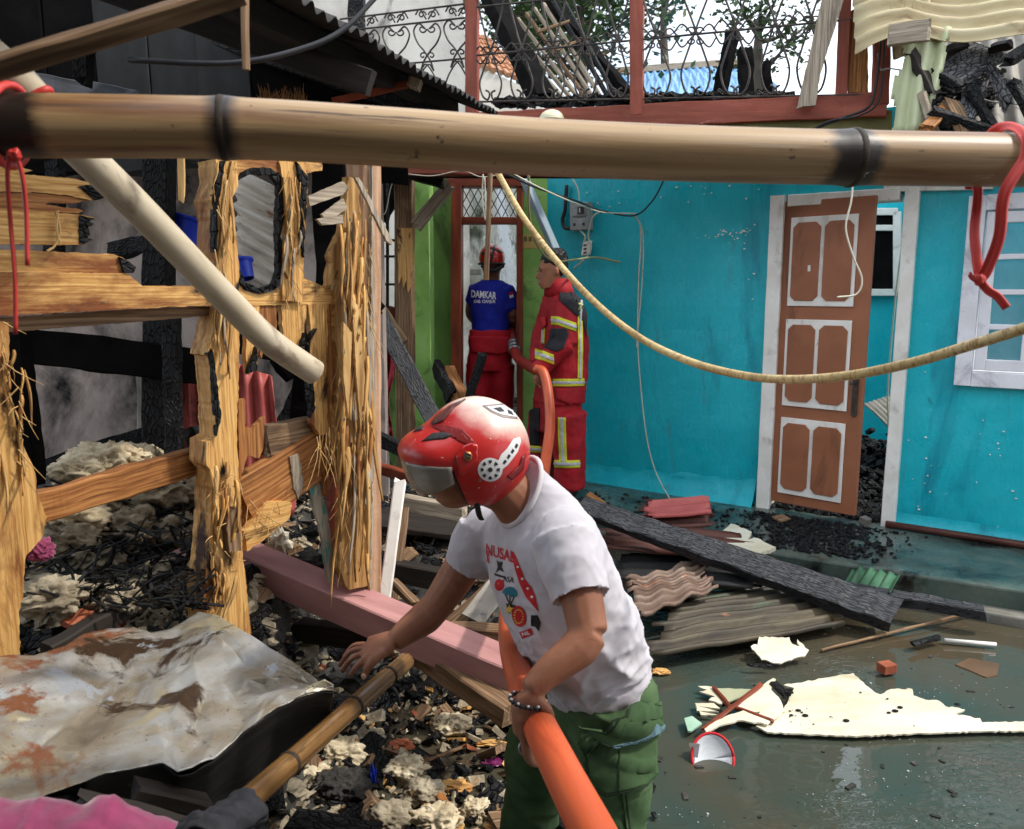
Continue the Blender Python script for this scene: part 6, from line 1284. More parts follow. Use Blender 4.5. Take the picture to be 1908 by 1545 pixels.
# left arm (near) to the hose
shl = P(1052, 1000, 1.62); ell = P(1097, 1180, 1.505); wrl = P(988, 1286, 1.445)
limb(sk_, [P(1030, 1000, 1.68), shl, shl.lerp(ell, .5) + V((.004, 0, 0)), ell], [.04, .046, .046, .039])
limb(sk_, [ell, ell.lerp(wrl, .25) + V((.006, 0, -.004)), ell.lerp(wrl, .65), wrl], [.039, .039, .031, .024], flat=1.0)
# right arm (far) reaching out
shr = P(905, 990, 1.93); elr = P(815, 1128, 1.93); wrr = P(735, 1196, 1.865)
limb(sk_, [P(940, 1000, 1.85), shr, shr.lerp(elr, .55), elr], [.04, .046, .047, .040])
limb(sk_, [elr, elr.lerp(wrr, .3) + V((0, 0, -.005)), elr.lerp(wrr, .7), wrr], [.040, .042, .034, .026])
def finger(mb, pts, r0, r1): limb(mb, pts, [r0, r0 * .95, r1, r1 * .92], 10, 4)
# right hand: palm down, fingers reaching left, thumb below
hd_ = P(690, 1212, 1.85); kn = [P(680, 1202, 1.893), P(675, 1209, 1.867), P(675, 1218, 1.841), P(680, 1228, 1.817)]
loft(sk_, [(wrr, V((0, .03, .004)), V((0, .004, .022))), (wrr.lerp(hd_, .5), V((.002, .038, .012)), V((.004, .002, .022))), (hd_, V((.004, .044, .016)), V((.003, -.004, .019))), (P(678, 1214, 1.853), V((.004, .040, .018)), V((.002, -.004, .014)))], 16, 2.4)
for k, (tip, mid_) in enumerate(((P(640, 1226, 1.905), P(658, 1204, 1.904)), (P(632, 1241, 1.872), P(652, 1215, 1.872)), (P(637, 1252, 1.840), P(655, 1228, 1.838)), (P(652, 1260, 1.806), P(664, 1242, 1.808)))):
    finger(sk_, [hd_.lerp(kn[k], .6), kn[k], mid_, tip], .0092, .0072)
finger(sk_, [P(712, 1216, 1.83), P(697, 1230, 1.812), P(686, 1244, 1.805), P(677, 1262, 1.803)], .014, .0095)
# left hand: fist closed round the hose, back of the hand to the viewer
hx = P(1003, 1345, 1.475)          # hose axis in the grip
hl_ = P(986, 1330, 1.43)
loft(sk_, [(wrl, V((.026, .004, .006)), V((0, .02, -.004))), (P(984, 1310, 1.437), V((.033, .006, .002)), V((-.004, .022, 0))), (hl_, V((.034, .004, .006)), V((-.006, .022, 0))), (P(985, 1362, 1.432), V((.030, .006, .004)), V((-.006, .02, 0)))], 16, 2.4)
for k in range(4):
    y = 1338 + k * 18; a = P(972 + k * 3, y, 1.418); b = P(976 + k * 4, y + 24, 1.428); c = P(990 + k * 4, y + 30, 1.475); d = P(1014 + k * 3, y + 22, 1.505)
    finger(sk_, [P(982, 1325 + k * 8, 1.43), a, b, c, d], .0115, .009)
finger(sk_, [P(996, 1308, 1.435), P(1014, 1318, 1.425), P(1024, 1336, 1.432), P(1024, 1352, 1.445)], .014, .0105)
body = put('body', remesh(sk_, .0038, 4), skin_a, man)
# nail of the thumb
m = MB(); m.ball(P(677.5, 1261, 1.7935), (.006, .004, .0085), 2); m.build('thumb_nail', nail_m, man, smooth=True)
# shirt
sh = MB(); rg = [(966, 912, 1.755, .062, .066), (980, 938, 1.76, .076, .10), (992, 962, 1.765, .092, .155), (1004, 1000, 1.775, .108, .188), (1022, 1060, 1.79, .126, .187), (1046, 1120, 1.80, .134, .178), (1079, 1180, 1.82, .134, .17), (1098, 1222, 1.83, .122, .158), (1110, 1250, 1.84, .113, .150), (1114, 1262, 1.845, .110, .148)]
loft(sh, [(P(x, y, d), FD * a + SPN * max(0, .052 - .02 * i, .008 * (i - 6)), LD * b) for i, (x, y, d, a, b) in enumerate(rg)], 36, 2.25)
sh.ball(P(1055, 1005, 1.635), (.073, .075, .072), 3); sh.ball(P(912, 985, 1.92), (.068, .07, .066), 3)
def sleeve(p0, p1, r0, r1):
    q = spline([p0, p0.lerp(p1, .5), p1], 4); sh.tube(q, lerp_list([r0, (r0 + r1) / 2 + .004, r1], len(q)), 20, True, dome=-.5)
sleeve(P(1052, 1000, 1.63), P(1084, 1118, 1.545), .075, .063); sleeve(P(905, 985, 1.93), P(868, 1062, 1.93), .072, .062)
def wrinkle(p, n):
    q = p - P(1040, 1090, 1.8); a = q.dot(SPN); b = q.dot(LD); c = q.dot(FD)
    fold = noise.noise(V((a * 6 + b * 5, b * 16 - a * 9, c * 9)))
    f2 = noise.noise(V((a * 34 + 3 * b, b * 7 + c * 8, 2.0 + c * 6)))
    amt = .35 + .65 * min(1, max(0, (a - .02) / .12))
    f3 = noise.noise(V((a * 15 - b * 10, b * 22 + a * 14, 5 + c * 12))); f2 = (1 - abs(f2)) ** 3 * .011 * (.3 + .7 * min(1, max(0, (a - .08) / .2))) - .003; return (1 - abs(fold)) ** 3 * .013 * amt - .006 + f2 * amt + (1 - abs(f3)) ** 4 * .006 * amt + .0015 * fb(p, 30, 2)
shirt = put('t_shirt', remesh(sh, .0055, 5, wrinkle), shirt_w, man)
# neckband and hems
def band(name, pts, r, mt, parent, rb=None): m = MB(); m.tube(pts, r, 8, False, rb); return m.build(name, mt, parent, smooth=True)
c_ = P(966, 912, 1.755) + SPN * .006; band('neckband', [c_ + (FD * .064 + SPN * .052) * math.cos(t) + LD * .068 * math.sin(t) for t in [k * 6.2832 / 40 for k in range(41)]], .0065, shirt_trim, man)
# trousers
tr = MB(); DN = V((0, 0, -1))
loft(tr, [(P(1118, 1245, 1.85), V((-.095, -.03, 0)), V((.06, -.13, 0))), (P(1126, 1280, 1.85), V((-.105, -.04, 0)), V((.06, -.145, 0))), (P(1122, 1330, 1.85), V((-.118, -.04, 0)), V((.06, -.15, 0))), (P(1100, 1385, 1.85), V((-.115, -.03, 0)), V((.05, -.135, 0)))], 30, 2.3)
limb(tr, [P(1135, 1320, 1.77), P(1140, 1420, 1.735), P(1141, 1500, 1.72), V((.215, 1.72, .2)), V((.24, 1.72, -.05)), V((.245, 1.72, -.2))], [.105, .093, .083, .078, .07, .068], 22)
limb(tr, [P(1075, 1310, 1.93), P(1020, 1370, 1.93), P(1000, 1450, 1.92), P(985, 1530, 1.92), V((.03, 1.93, .15)), V((.05, 1.95, -.05)), V((.05, 1.96, -.2))], [.105, .095, .082, .07, .066, .066, .064], 22)
def wr2(p, n):
    f = noise.noise(V((p.x * 7 + p.z * 5, p.y * 7, p.z * 17 + p.x * 6))); g_ = noise.noise(V((p.x * 22, p.y * 22, p.z * 26 + 5)))
    return (1 - abs(f)) ** 3 * .011 - .005 + g_ * .003
trs = put('trousers', remesh(tr, .006, 4, wr2), trouser_g, man)
for p in (V((.245, 1.70, 0)), V((.05, 1.94, 0))):
    m = MB(); limb(m, [p + V((.03, 0, .02)), p + V((.01, 0, -.14)), p + V((0, 0, -.26))], [.06, .058, .05]); limb(m, [p + V((.03, 0, -.27)), p + V((-.06, -.01, -.27)), p + V((-.15, -.02, -.285))], [.05, .048, .036], flat=.85); put('boot', remesh(m, .008, 3), boot_m, man)
tb = bvh_of(trs)
decal('pocket', [[(1092, 1376), (1150, 1368), (1214, 1338), (1214, 1440), (1196, 1462), (1130, 1476), (1104, 1458)]], tb, trouser_g, man, .010, .014)
decal('pocket_flap', [[(1086, 1352), (1130, 1352), (1214, 1308), (1216, 1350), (1140, 1384), (1096, 1388)]], tb, trouser_g, man, .024, .008)
decal('seam', [[(1158, 1476), (1164, 1476), (1172, 1545), (1166, 1545)]], tb, trouser_g, man, .003, .003)
tdk = mat('trouser_seam', [(.3, g2(26, 38, 24)), (.7, g2(40, 56, 36))], (9, 9, 9), rough=.9)
def line(pts, w_): return [(x, y - w_ / 2) for x, y in pts] + [(x, y + w_ / 2) for x, y in pts[::-1]]
def vline(pts, w_): return [(x - w_ / 2, y) for x, y in pts] + [(x + w_ / 2, y) for x, y in pts[::-1]]
for pl_, of_ in ((line([(1096, 1389), (1140, 1386), (1178, 1372)], 3), .0290), (vline([(1093, 1392), (1105, 1458)], 3), .0185), (line([(1105, 1458), (1131, 1476), (1196, 1463)], 3), .0185), (vline([(1160, 1300), (1163, 1334)], 2.5), .0012), (vline([(1166, 1480), (1172, 1545)], 2.5), .0050), (line([(1088, 1354), (1130, 1354), (1170, 1336)], 2.2), .0290), (vline([(1148, 1396), (1152, 1470)], 2), .0185)):
    decal('seam', [pl_], tb, tdk, man, of_, .001)
decal('belt_loop', [[(1160, 1266), (1170, 1263), (1174, 1296), (1164, 1299)]], tb, trouser_g, man, .004, .004)
decal('flap_binding', [[(1138, 1384), (1216, 1346), (1217, 1352), (1140, 1391)]], tb, mat('binding_blue', [(.3, g2(70, 96, 108)), (.7, g2(100, 126, 134))], (9, 9, 9), rough=.9), man, .028, .004)
# print on the shirt, seen obliquely
sb = bvh_of(shirt); AX = (.80, .22); AY = (.10, -1.05)
decal('print', None, sb, ink_red, man, .0012, tris=text_tris('NUSAB', 933, 1032, 24, (.72, .22), (.02, -1.2), .02))
decal('print', [[(908, 1022), (912, 1024), (912, 1050), (908, 1046)]], sb, ink_red, man, .0012); decal('print', [[(952, 1024), (962, 1036), (978, 1078), (992, 1096), (998, 1110), (1004, 1140), (990, 1124), (980, 1112), (968, 1086), (960, 1060)]], sb, ink_red, man, .0012)
decal('print', [circ(962, 1050, 0.1)] and [circ(966, 1056, 2), circ(974, 1078, 2.4), circ(984, 1096, 2.4), circ(992, 1112, 2.4)], sb, ink_white, man, .0022)
decal('print', [[(926, 1044), (938, 1048), (935, 1056), (940, 1066), (931, 1062), (924, 1068), (928, 1056)]], sb, ink_black, man, .0012); decal('print', [[(922, 1068), (942, 1074), (942, 1078), (922, 1072)]], sb, ink_black, man, .0012)
decal('print', [circ(931, 1090, 9, 11)], sb, ink_red, man, .0012); decal('print', None, sb, ink_black, man, .0014, tris=text_tris('ASA', 948, 1080, 14, (.8, .12), (.05, -1.1), .01))
decal('print', [circ(950, 1108, 14, 15, 16, 180, 360, 12)[:16] + [(961, 1112), (958, 1108), (953, 1112), (948, 1107), (943, 1110), (938, 1105)]], sb, ink_teal, man, .0012)
decal('print', [[(941, 1108), (943, 1108), (951, 1126), (949, 1126)], [(958, 1110), (960, 1110), (953, 1127), (951, 1127)], [(949, 1108), (951, 1108), (952, 1126), (950, 1126)]], sb, ink_black, man, .0012)
decal('print', [[(944, 1124), (962, 1128), (964, 1150), (946, 1140)]], sb, ink_black, man, .0012)
st = [(950 + (9 if i % 2 == 0 else 4) * math.sin(i * math.pi / 5), 1135 - (10 if i % 2 == 0 else 4.4) * math.cos(i * math.pi / 5)) for i in range(10)]; decal('print', [st], sb, ink_yellow, man, .0022)
decal('print', [circ(968, 1148, 13, 20, 22, 0, 360, -12)], sb, ink_red, man, .0016)
decal('print', [circ(968 + 8 * math.cos(R(a)), 1148 + 13 * math.sin(R(a)), 1.6, n=6) for a in range(0, 360, 24)], sb, ink_yellow, man, .0026)
decal('print', [[(968, 1178), (990, 1170), (994, 1182), (974, 1190)]], sb, ink_red, man, .0014); decal('print', None, sb, ink_white, man, .0024, tris=text_tris('NIL', 981, 1180, 10, (.95, -.3), (-.3, -.95), .02))
decal('print', [[(990, 1146), (1002, 1146), (1008, 1160), (1004, 1176), (998, 1168), (990, 1166), (996, 1156)]], sb, ink_black, man, .0012)
decal('shirt_seam', [[(1040, 1118), (1118, 1092), (1119, 1095), (1041, 1121)]], sb, shirt_trim, man, .002, .002)
# beaded bracelet and ring
m = MB()
for k in range(22):
    t = k * 6.2832 / 22; c = P(984, 1306, 1.437); m.ball(c + V((.034 * math.cos(t), .028 * math.sin(t), .012 * math.cos(t) * -.5)), .0052, 1)
m.build('bracelet', ink_black, man, smooth=True)
m = MB()
for k in range(11):
    t = (k * 2 + .5) * 6.2832 / 22; c = P(984, 1306, 1.436); m.ball(c + V((.035 * math.cos(t), .029 * math.sin(t), .004 - .006 * math.cos(t))), .0030, 1)
m.build('bead', sticker_w, man, smooth=True)
m = MB(); m.tube([P(979, 1393, 1.428) + V((.0125 * math.cos(t), .004 * math.sin(t) - .003, .0125 * math.sin(t))) for t in [k * 6.2832 / 14 for k in range(15)]], .0022, 6); m.build('ring', alu, man, smooth=True)
# ------------------------------------------------------------------ helmet
hm = empty('helmet', hc + V((0, 0, -.12)), 'red open face motorcycle helmet with faded crown, sky sheen in its colour, and smoked visor on the stooping person', 'helmet')
hcc = P(886, 842, 1.755)
hq = lambda f, l, u: hcc + HF * f + HL * l + HU * u
def sdir(ph, el_): return (math.cos(el_) * math.cos(ph), math.cos(el_) * math.sin(ph), math.sin(el_))
def hrad(ph, el_):
    x, y, z = sdir(ph, el_); r = 1 / math.sqrt((x / .122) ** 2 + (y / .118) ** 2 + (z / .124) ** 2)
    pk = math.exp(-(ph / .85) ** 4) * math.exp(-((el_ - R(0)) / R(19)) ** 2); r += .05 * pk
    r += .004 * math.exp(-((abs(ph) - 1.05) / .13) ** 2) * math.exp(-((el_ + .2) / .35) ** 2)
    return r
def hpt(ph, el_, o=0.0): x, y, z = sdir(ph, el_); r = hrad(ph, el_) + o; return hq(x * r, y * r, z * r)
ELO = R(-64)
def opening(ph): # lower limit of the shell at an azimuth
    a = abs(ph); t = min(1, max(0, (a - .95) / .30)); t = t * t * (3 - 2 * t)
    return R(-9) * (1 - t) + ELO * t + R(12) * max(0, (a - 1.9) / 1.24) * 1.0
m = MB(); NU, NV = 96, 44
def shf(u, v): ph = (u - .5) * 2 * math.pi; lo = opening(ph); return hpt(ph, lo + (R(89.5) - lo) * v)
def shco(u, v): ph = (u - .5) * 2 * math.pi; lo = opening(ph); x, y, z = sdir(ph, lo + (R(89.5) - lo) * v); return (x * .12, y * .12, z * .12)
m.grid(shf, NU, NV, None, shco)
# crown fades cream to red: faded paint and sky sheen put into the colour
N = NT('helmet_paint_and_sheen'); src = N.n('ShaderNodeAttribute', attribute_name='co').outputs['Vector']
sx = N.n('ShaderNodeSeparateXYZ'); N.l(src, sx.inputs[0])
a1 = N.n('ShaderNodeMath', operation='MULTIPLY_ADD'); a1.inputs[1].default_value = -.35; N.l(sx.outputs['X'], a1.inputs[0]); N.l(sx.outputs['Z'], a1.inputs[2])
a2 = N.n('ShaderNodeMath', operation='MULTIPLY_ADD'); a2.inputs[1].default_value = .06; N.l(tex(N, mapped(N, (14, 14, 14), src), 1, 4), a2.inputs[0]); N.l(a1.outputs[0], a2.inputs[2])
k_ = ramp(N, a2.outputs[0], [(.086, 0.0), (.128, 1.0)])
base_ = ramp(N, tex(N, mapped(N, (9, 9, 9), src), 1, 5), [(.3, g2(168, 26, 26)), (.7, g2(190, 40, 36))])
sp_ = ramp(N, tex(N, mapped(N, (120, 120, 120), src), 1, 2), [(.70, 0.0), (.73, 1.0)])
N.l(mixc(N, sp_, mixc(N, k_, base_, g2(222, 200, 186)), g2(205, 180, 176)), N.b.inputs['Base Color']); N.b.inputs['Roughness'].default_value = .4; N.b.inputs['Coat Weight'].default_value = .25; N.b.inputs['Coat Roughness'].default_value = .12
shell = m.build('shell', N.m, hm, smooth=True, thick=0.0)
sm = shell.modifiers.new('solid', 'SOLIDIFY'); sm.thickness = .022; sm.offset = -1
band('rim', [hpt((u - .5) * 2 * math.pi, opening((u - .5) * 2 * math.pi), -.010) for u in [i / 120 for i in range(121)]], .009, rubber, hm)
m = MB(); m.grid(lambda u, v: hq(*[c * (.156 + .010 * (1 - v) - .030 * abs((u - .5) * 2) ** 3) for c in sdir((u - .5) * 2 * .98, R(-6) - R(31 - 12 * abs(u - .5) ** 2 * 4) * v)]), 30, 10)
m.build('visor', visor_m, hm, smooth=True, thick=.002)
hb_ = bvh_of(shell)
decal('vent', [[(786, 823), (806, 808), (826, 806), (844, 810), (830, 818), (808, 820)]], hb_, rubber, hm, .001, .002)
decal('vent', [[(770, 806), (780, 796), (790, 794), (786, 802)]], hb_, rubber, hm, .001, .002)
decal('vent', [[(804, 790), (812, 778), (838, 758), (868, 745), (846, 760), (826, 786), (812, 791)]], hb_, mat('vent_cover', [(.3, g2(60, 30, 30)), (.7, g2(110, 60, 56))], (20, 20, 20), rough=.3), hm, .0015, .004)
decal('brow_seam', [[(806, 792), (830, 792), (862, 800), (880, 818), (892, 838), (888, 840), (876, 822), (858, 804), (830, 796), (806, 796)]], hb_, mat('seam_red', [(.3, g2(110, 16, 16)), (.7, g2(130, 24, 22))], (9, 9, 9), rough=.5), hm, .0008, .001)
decal('pivot_cover', [[(850, 850), (862, 832), (878, 826), (890, 830), (890, 856), (872, 876), (858, 886), (852, 866)]], hb_, helmet_red, hm, .004, .006)
decal('pivot_screw', [circ(871, 850, 8.5)], hb_, mat('brass', [(.3, g2(150, 104, 60)), (.7, g2(186, 140, 92))], (20, 20, 20), rough=.35, metal=.6), hm, .009, .003)
decal('screw_slot', [[(864, 846), (877, 852), (876, 855), (863, 849)], [(865, 842), (878, 848), (877, 850), (864, 844)]], hb_, rubber, hm, .0112, .001)
# stickers
decal('sticker', [circ(913, 875, 23, 22), [(926, 862), (934, 846), (944, 836), (956, 818), (968, 814), (970, 822), (964, 842), (946, 866), (936, 874), (932, 882)]], hb_, sticker_w, hm, .0012, step=5)
decal('sticker', [[(913 + r * math.cos(R(a)), 875 + r * math.sin(R(a))) for r, a in ((12, a0 - 9), (18, a0 - 12), (18, a0 + 12), (12, a0 + 9))] for a0 in range(0, 360, 45)] + [circ(913, 875, 4.5)] + [[(936 + i * 7.2, 862 - i * 10), (940 + i * 7.2, 856 - i * 10), (944 + i * 7.0, 859 - i * 9.6), (940 + i * 7, 865 - i * 9.6)] for i in range(4)], hb_, ink_black, hm, .002, step=5)
decal('sticker', [[(898, 756), (940, 752), (962, 766), (968, 782), (936, 778), (914, 768)]], hb_, mat('sticker_grey', [(.3, g2(120, 104, 104)), (.7, g2(150, 136, 134))], (20, 20, 20), rough=.35), hm, .0012, step=5)
decal('sticker', [[(906, 759), (938, 756), (958, 768), (962, 778), (938, 774), (918, 767)]], hb_, sticker_w, hm, .002, step=5)
decal('sticker', [[(918, 762), (932, 760), (940, 768), (930, 769)], [(944, 764), (952, 768), (956, 775), (946, 772)]], hb_, ink_black, hm, .0026, step=5)
decal('sticker', [circ(789, 783, 6, 4)], hb_, sticker_w, hm, .0012); decal('rivet', [circ(894, 895, 3)], hb_, alu, hm, .0012)
decal('rear_vent', [[(944, 888), (966, 868), (972, 850), (978, 846), (974, 874), (952, 894)]], hb_, mat('vent_red', [(.3, g2(96, 16, 18)), (.7, g2(120, 24, 24))], (9, 9, 9), rough=.4), hm, .0015, .003)
m = MB(); m.tube(spline([hp(.02, .085, -.07), P(888, 940, 1.69), P(893, 960, 1.70), P(897, 968, 1.71)], 5), .0075, 8, rb=.003); m.build('chin_strap', rubber, hm, smooth=True)

# ------------------------------------------------------------------ firefighters
def ff_decal(*a, **k): return decal(*a, **k)
fr = empty('person', V((.29, 5.6, .15)), 'firefighter in red and black turnout gear with yellow bands beside the turquoise wall', 'person')
d0 = 5.62; f_ = V((-.93, -.36, 0)); l_ = V((.36, -.93, 0)); Z = V((0, 0, 1))
def px_(x, y, d=d0): return P(x, y, d)
s = MB(); c = px_(1028, 503, 5.58); hf = V((-.93, -.22, -.22)).normalized(); hl = V((.25, -.97, 0)); hu = Z
loft(s, [(c + hu * .105, hf * .02, hl * .02), (c + hu * .085, hf * .075, hl * .06), (c + hu * .03, hf * .098, hl * .075), (c - hu * .03 + hf * .005, hf * .09, hl * .07), (c - hu * .08 + hf * .02, hf * .068, hl * .056), (c - hu * .115 + hf * .035, hf * .04, hl * .04)], 18)
loft(s, [(c + hf * .092 + hu * .012, hf * .008, hl * .008), (c + hf * .108 - hu * .022, hf * .014, hl * .016), (c + hf * .098 - hu * .036, hf * .01, hl * .013)], 10)
s.ball(c + hf * .092 - hu * .062, (.012, .022, .006), 2); s.ball(c + hf * .088 - hu * .078, (.012, .02, .006), 2); s.ball(c - hf * .012 + hl * .078 - hu * .015, (.018, .010, .03), 2); s.ball(c + hf * .09 + hl * .03 + hu * .028, (.01, .022, .006), 2)
limb(s, [c - hu * .06 - hf * .02, px_(1040, 545)], [.058, .066])
limb(s, [px_(1008, 690, 5.36), px_(1003, 702, 5.35), px_(1001, 712, 5.35)], [.03, .045, .034], flat=.7)
for k in range(4): finger(s, [px_(1000, 700 + k * 3, 5.34), px_(996 + k, 708 + k * 3, 5.33), px_(1001 + k * 2, 716 + k * 2, 5.37)], .011, .009)
finger(s, [px_(1006, 698, 5.33), px_(1011, 706, 5.31), px_(1012, 714, 5.31)], .012, .01)
limb(s, [px_(1040, 545), px_(1046, 600), px_(1040, 740)], [.066, .10, .10]); limb(s, [px_(1048, 575, 5.55), px_(1056, 605, 5.42), px_(1054, 640, 5.39), px_(1030, 664, 5.37), px_(1008, 690, 5.36)], [.05, .045, .04, .035, .028])
put('body', remesh(s, .008, 3), skin_b, fr)
h = MB(); loft(h, [(c + hu * .142 - hf * .01, hf * .02, hl * .02), (c + hu * .130 - hf * .01, hf * .06, hl * .05), (c + hu * .105 - hf * .012, hf * .088, hl * .074), (c + hu * .05 - hf * .02, hf * .098, hl * .082), (c + hu * .0 - hf * .05, hf * .062, hl * .08), (c - hu * .05 - hf * .065, hf * .04, hl * .06)], 18)
put('hair', remesh(h, .009, 2, lambda p, n: .008 * fb(p, 60, 2)), hair_m, fr)
m = MB(); m.ball(c + hf * .094 + hl * .03 + hu * .012, (.006, .012, .004), 1); m.ball(c + hf * .094 - hl * .03 + hu * .012, (.006, .012, .004), 1); m.ball(c + hf * .096 + hl * .03 + hu * .034, (.008, .02, .004), 1); m.build('eyebrow', hair_m, fr, smooth=True)
j = MB()
loft(j, [(px_(1040, 527), f_ * .075, l_ * .075), (px_(1042, 545), f_ * .085, l_ * .10), (px_(1046, 558), f_ * .115, l_ * .19), (px_(1050, 585), f_ * .135, l_ * .225), (px_(1052, 640), f_ * .145, l_ * .22), (px_(1048, 700), f_ * .155, l_ * .22), (px_(1040, 748), f_ * .165, l_ * .225)], 30, 2.3)
limb(j, [px_(1060, 570, 5.45), px_(1056, 605, 5.40), px_(1056, 640, 5.38)], [.085, .08, .072], 18); limb(j, [px_(1056, 640, 5.38), px_(1030, 662, 5.37), px_(1004, 690, 5.38)], [.072, .066, .058], 18)
limb(j, [px_(1030, 570, 5.8), px_(1012, 620, 5.82), px_(1005, 650, 5.75), px_(1000, 680, 5.6)], [.085, .075, .068, .06], 18)
jk = put('jacket', remesh(j, .010, 3, lambda p, n: .007 * noise.noise(V((p.x * 9 + p.z * 4, p.y * 9, p.z * 12))) + .004 * noise.noise(p * 26)), turnout, fr)
m = MB(); loft(m, [(px_(1038, 519), f_ * .085, l_ * .085), (px_(1040, 536), f_ * .092, l_ * .10), (px_(1043, 552), f_ * .10, l_ * .125)], 20, 2, False); m.build('collar', turnout, fr, smooth=True, thick=.012)
t_ = MB(); loft(t_, [(px_(1040, 735), f_ * .155, l_ * .205), (px_(1038, 765), f_ * .158, l_ * .208), (px_(1037, 800), f_ * .15, l_ * .19)], 24, 2.3)
limb(t_, [px_(1056, 770, 5.5), px_(1061, 840, 5.5), px_(1061, 908, 5.5)], [.135, .115, .11], 18); limb(t_, [px_(1018, 770, 5.75), px_(1009, 840, 5.75), px_(1004, 905, 5.75)], [.13, .11, .105], 18)
tj = put('trousers', remesh(t_, .010, 3, lambda p, n: .009 * noise.noise(V((p.x * 9, p.y * 9, p.z * 13))) + .004 * noise.noise(p * 26)), turnout, fr)
for x, d in ((1058, 5.46), (1000, 5.72)): m = MB(); limb(m, [px_(x + 3, 905, d), px_(x, 916, d), px_(x - 18, 918, d - .03)], [.07, .065, .045]); put('boot', remesh(m, .01, 2), boot_m, fr)
jb = bvh_of(jk); tb2 = bvh_of(tj)
def tape(pts_c, w_, bv, vert=False):
    for mt_, k0, k1, o in ((refl_y, -1, 1, .004), (refl_s, -.36, .36, .008)):
        if vert: pl = [(x + w_ * k0, y) for x, y in pts_c] + [(x + w_ * k1, y) for x, y in pts_c[::-1]]
        else: pl = [(x, y + w_ * k0) for x, y in pts_c] + [(x, y + w_ * k1) for x, y in pts_c[::-1]]
        decal('reflective_band', [pl], bv, mt_, fr, o, .004, 5)
tape([(1028, 597), (1040, 598), (1056, 604), (1073, 610)], 8, jb); tape([(997, 660), (1012, 663), (1032, 670)], 9, jb); tape([(1030, 713), (1060, 713), (1088, 712)], 7, jb)
tape([(1082, 560), (1080, 600), (1081, 650), (1080, 706)], 4.5, jb, True); tape([(1047, 778), (1048, 820), (1050, 862)], 7, tb2, True); tape([(1034, 864), (1060, 865), (1080, 864)], 7, tb2); tape([(987, 836), (1000, 837), (1010, 838)], 6, tb2); tape([(1014, 600), (1012, 640)], 3, jb, True)
decal('black_yoke', [[(1042, 541), (1060, 533), (1084, 550), (1093, 590), (1091, 630), (1086, 600), (1076, 578), (1062, 566), (1042, 560)]], jb, black_cloth, fr, .005, .004, 5)
decal('black_patch', [[(1028, 612), (1056, 612), (1060, 622), (1050, 650), (1036, 656), (1014, 648), (1024, 634)]], jb, black_cloth, fr, .006, .005, 5)
decal('black_patch', [[(988, 760), (1006, 760), (1006, 830), (988, 828)]], tb2, black_cloth, fr, .006, .005, 5)
decal('pocket', [[(1036, 724), (1088, 722), (1086, 750), (1066, 756), (1038, 744)]], jb, turnout, fr, .012, .010, 6)
decal('chest_badge', [[(1010, 592), (1019, 590), (1020, 608), (1013, 614)]], jb, ink_red, fr, .012, .01, 6)

fl = empty('person', V((-.17, 6.3, .15)), 'firefighter seen from behind in blue t-shirt and red trousers standing in the doorway', 'person')
bk = V((.12, -.99, 0)); rt = V((.99, .12, 0)); q_ = lambda x, y, d=6.25: P(x, y, d)
s = MB(); c = q_(916, 492); loft(s, [(c + Z * .10, rt * .05, bk * .05), (c + Z * .03, rt * .078, bk * .09), (c - Z * .04, rt * .075, bk * .085), (c - Z * .10, rt * .05, bk * .06)], 16)
limb(s, [c - Z * .04, q_(917, 528)], [.058, .062])
limb(s, [q_(944, 545), q_(955, 578, 6.22), q_(957, 592, 6.2)], [.055, .05, .044]); limb(s, [q_(957, 590, 6.2), q_(958, 604, 6.3), q_(957, 622, 6.42)], [.046, .04, .03]); s.ball(q_(957, 626, 6.43), (.04, .05, .045), 2)
limb(s, [q_(886, 545), q_(878, 585, 6.3), q_(900, 610, 6.5)], [.05, .045, .03])
for k in range(4): finger(s, [q_(956, 622 + k * 3, 6.42), q_(962, 626 + k * 3, 6.40), q_(962, 630 + k * 3, 6.36)], .012, .009)
limb(s, [q_(917, 528), q_(915, 560), q_(914, 620)], [.062, .09, .09]); limb(s, [q_(915, 548), q_(944, 545)], [.05, .055]); limb(s, [q_(915, 548), q_(886, 545)], [.05, .05])
put('body', remesh(s, .008, 3), skin_c, fl)
j = MB(); loft(j, [(q_(917, 522), rt * .075, bk * .07), (q_(916, 531), rt * .14, bk * .09), (q_(915, 545), rt * .165, bk * .11), (q_(914, 580), rt * .16, bk * .115), (q_(914, 610), rt * .145, bk * .11), (q_(914, 626), rt * .14, bk * .108)], 28, 2.3)
limb(j, [q_(938, 540), q_(948, 562), q_(953, 580, 6.22)], [.085, .08, .07], 18); limb(j, [q_(893, 540), q_(882, 566, 6.28)], [.085, .075], 18)
tsb = put('t_shirt', remesh(j, .009, 3, lambda p, n: .006 * noise.noise(V((p.x * 12 + p.z * 8, p.y * 9, p.z * 10))) + .004 * noise.noise(V((p.x * 30, p.y * 9, p.z * 20)))), shirt_b, fl)
t_ = MB(); loft(t_, [(q_(914, 614), rt * .165, bk * .13), (q_(914, 650), rt * .175, bk * .135), (q_(912, 690), rt * .17, bk * .13)], 24, 2.3)
limb(t_, [q_(934, 680), q_(936, 760), q_(936, 850)], [.105, .085, .08], 18); limb(t_, [q_(893, 680), q_(890, 760), q_(888, 850)], [.105, .085, .08], 18)
tfl = put('trousers', remesh(t_, .010, 3, lambda p, n: .010 * noise.noise(V((p.x * 9, p.y * 9, p.z * 13)))), turnout_tr, fl)
for x in (936, 888): m = MB(); limb(m, [q_(x, 840, 6.25), q_(x, 885, 6.25), q_(x, 890, 6.4)], [.075, .07, .05]); put('boot', remesh(m, .012, 2), boot_m, fl)
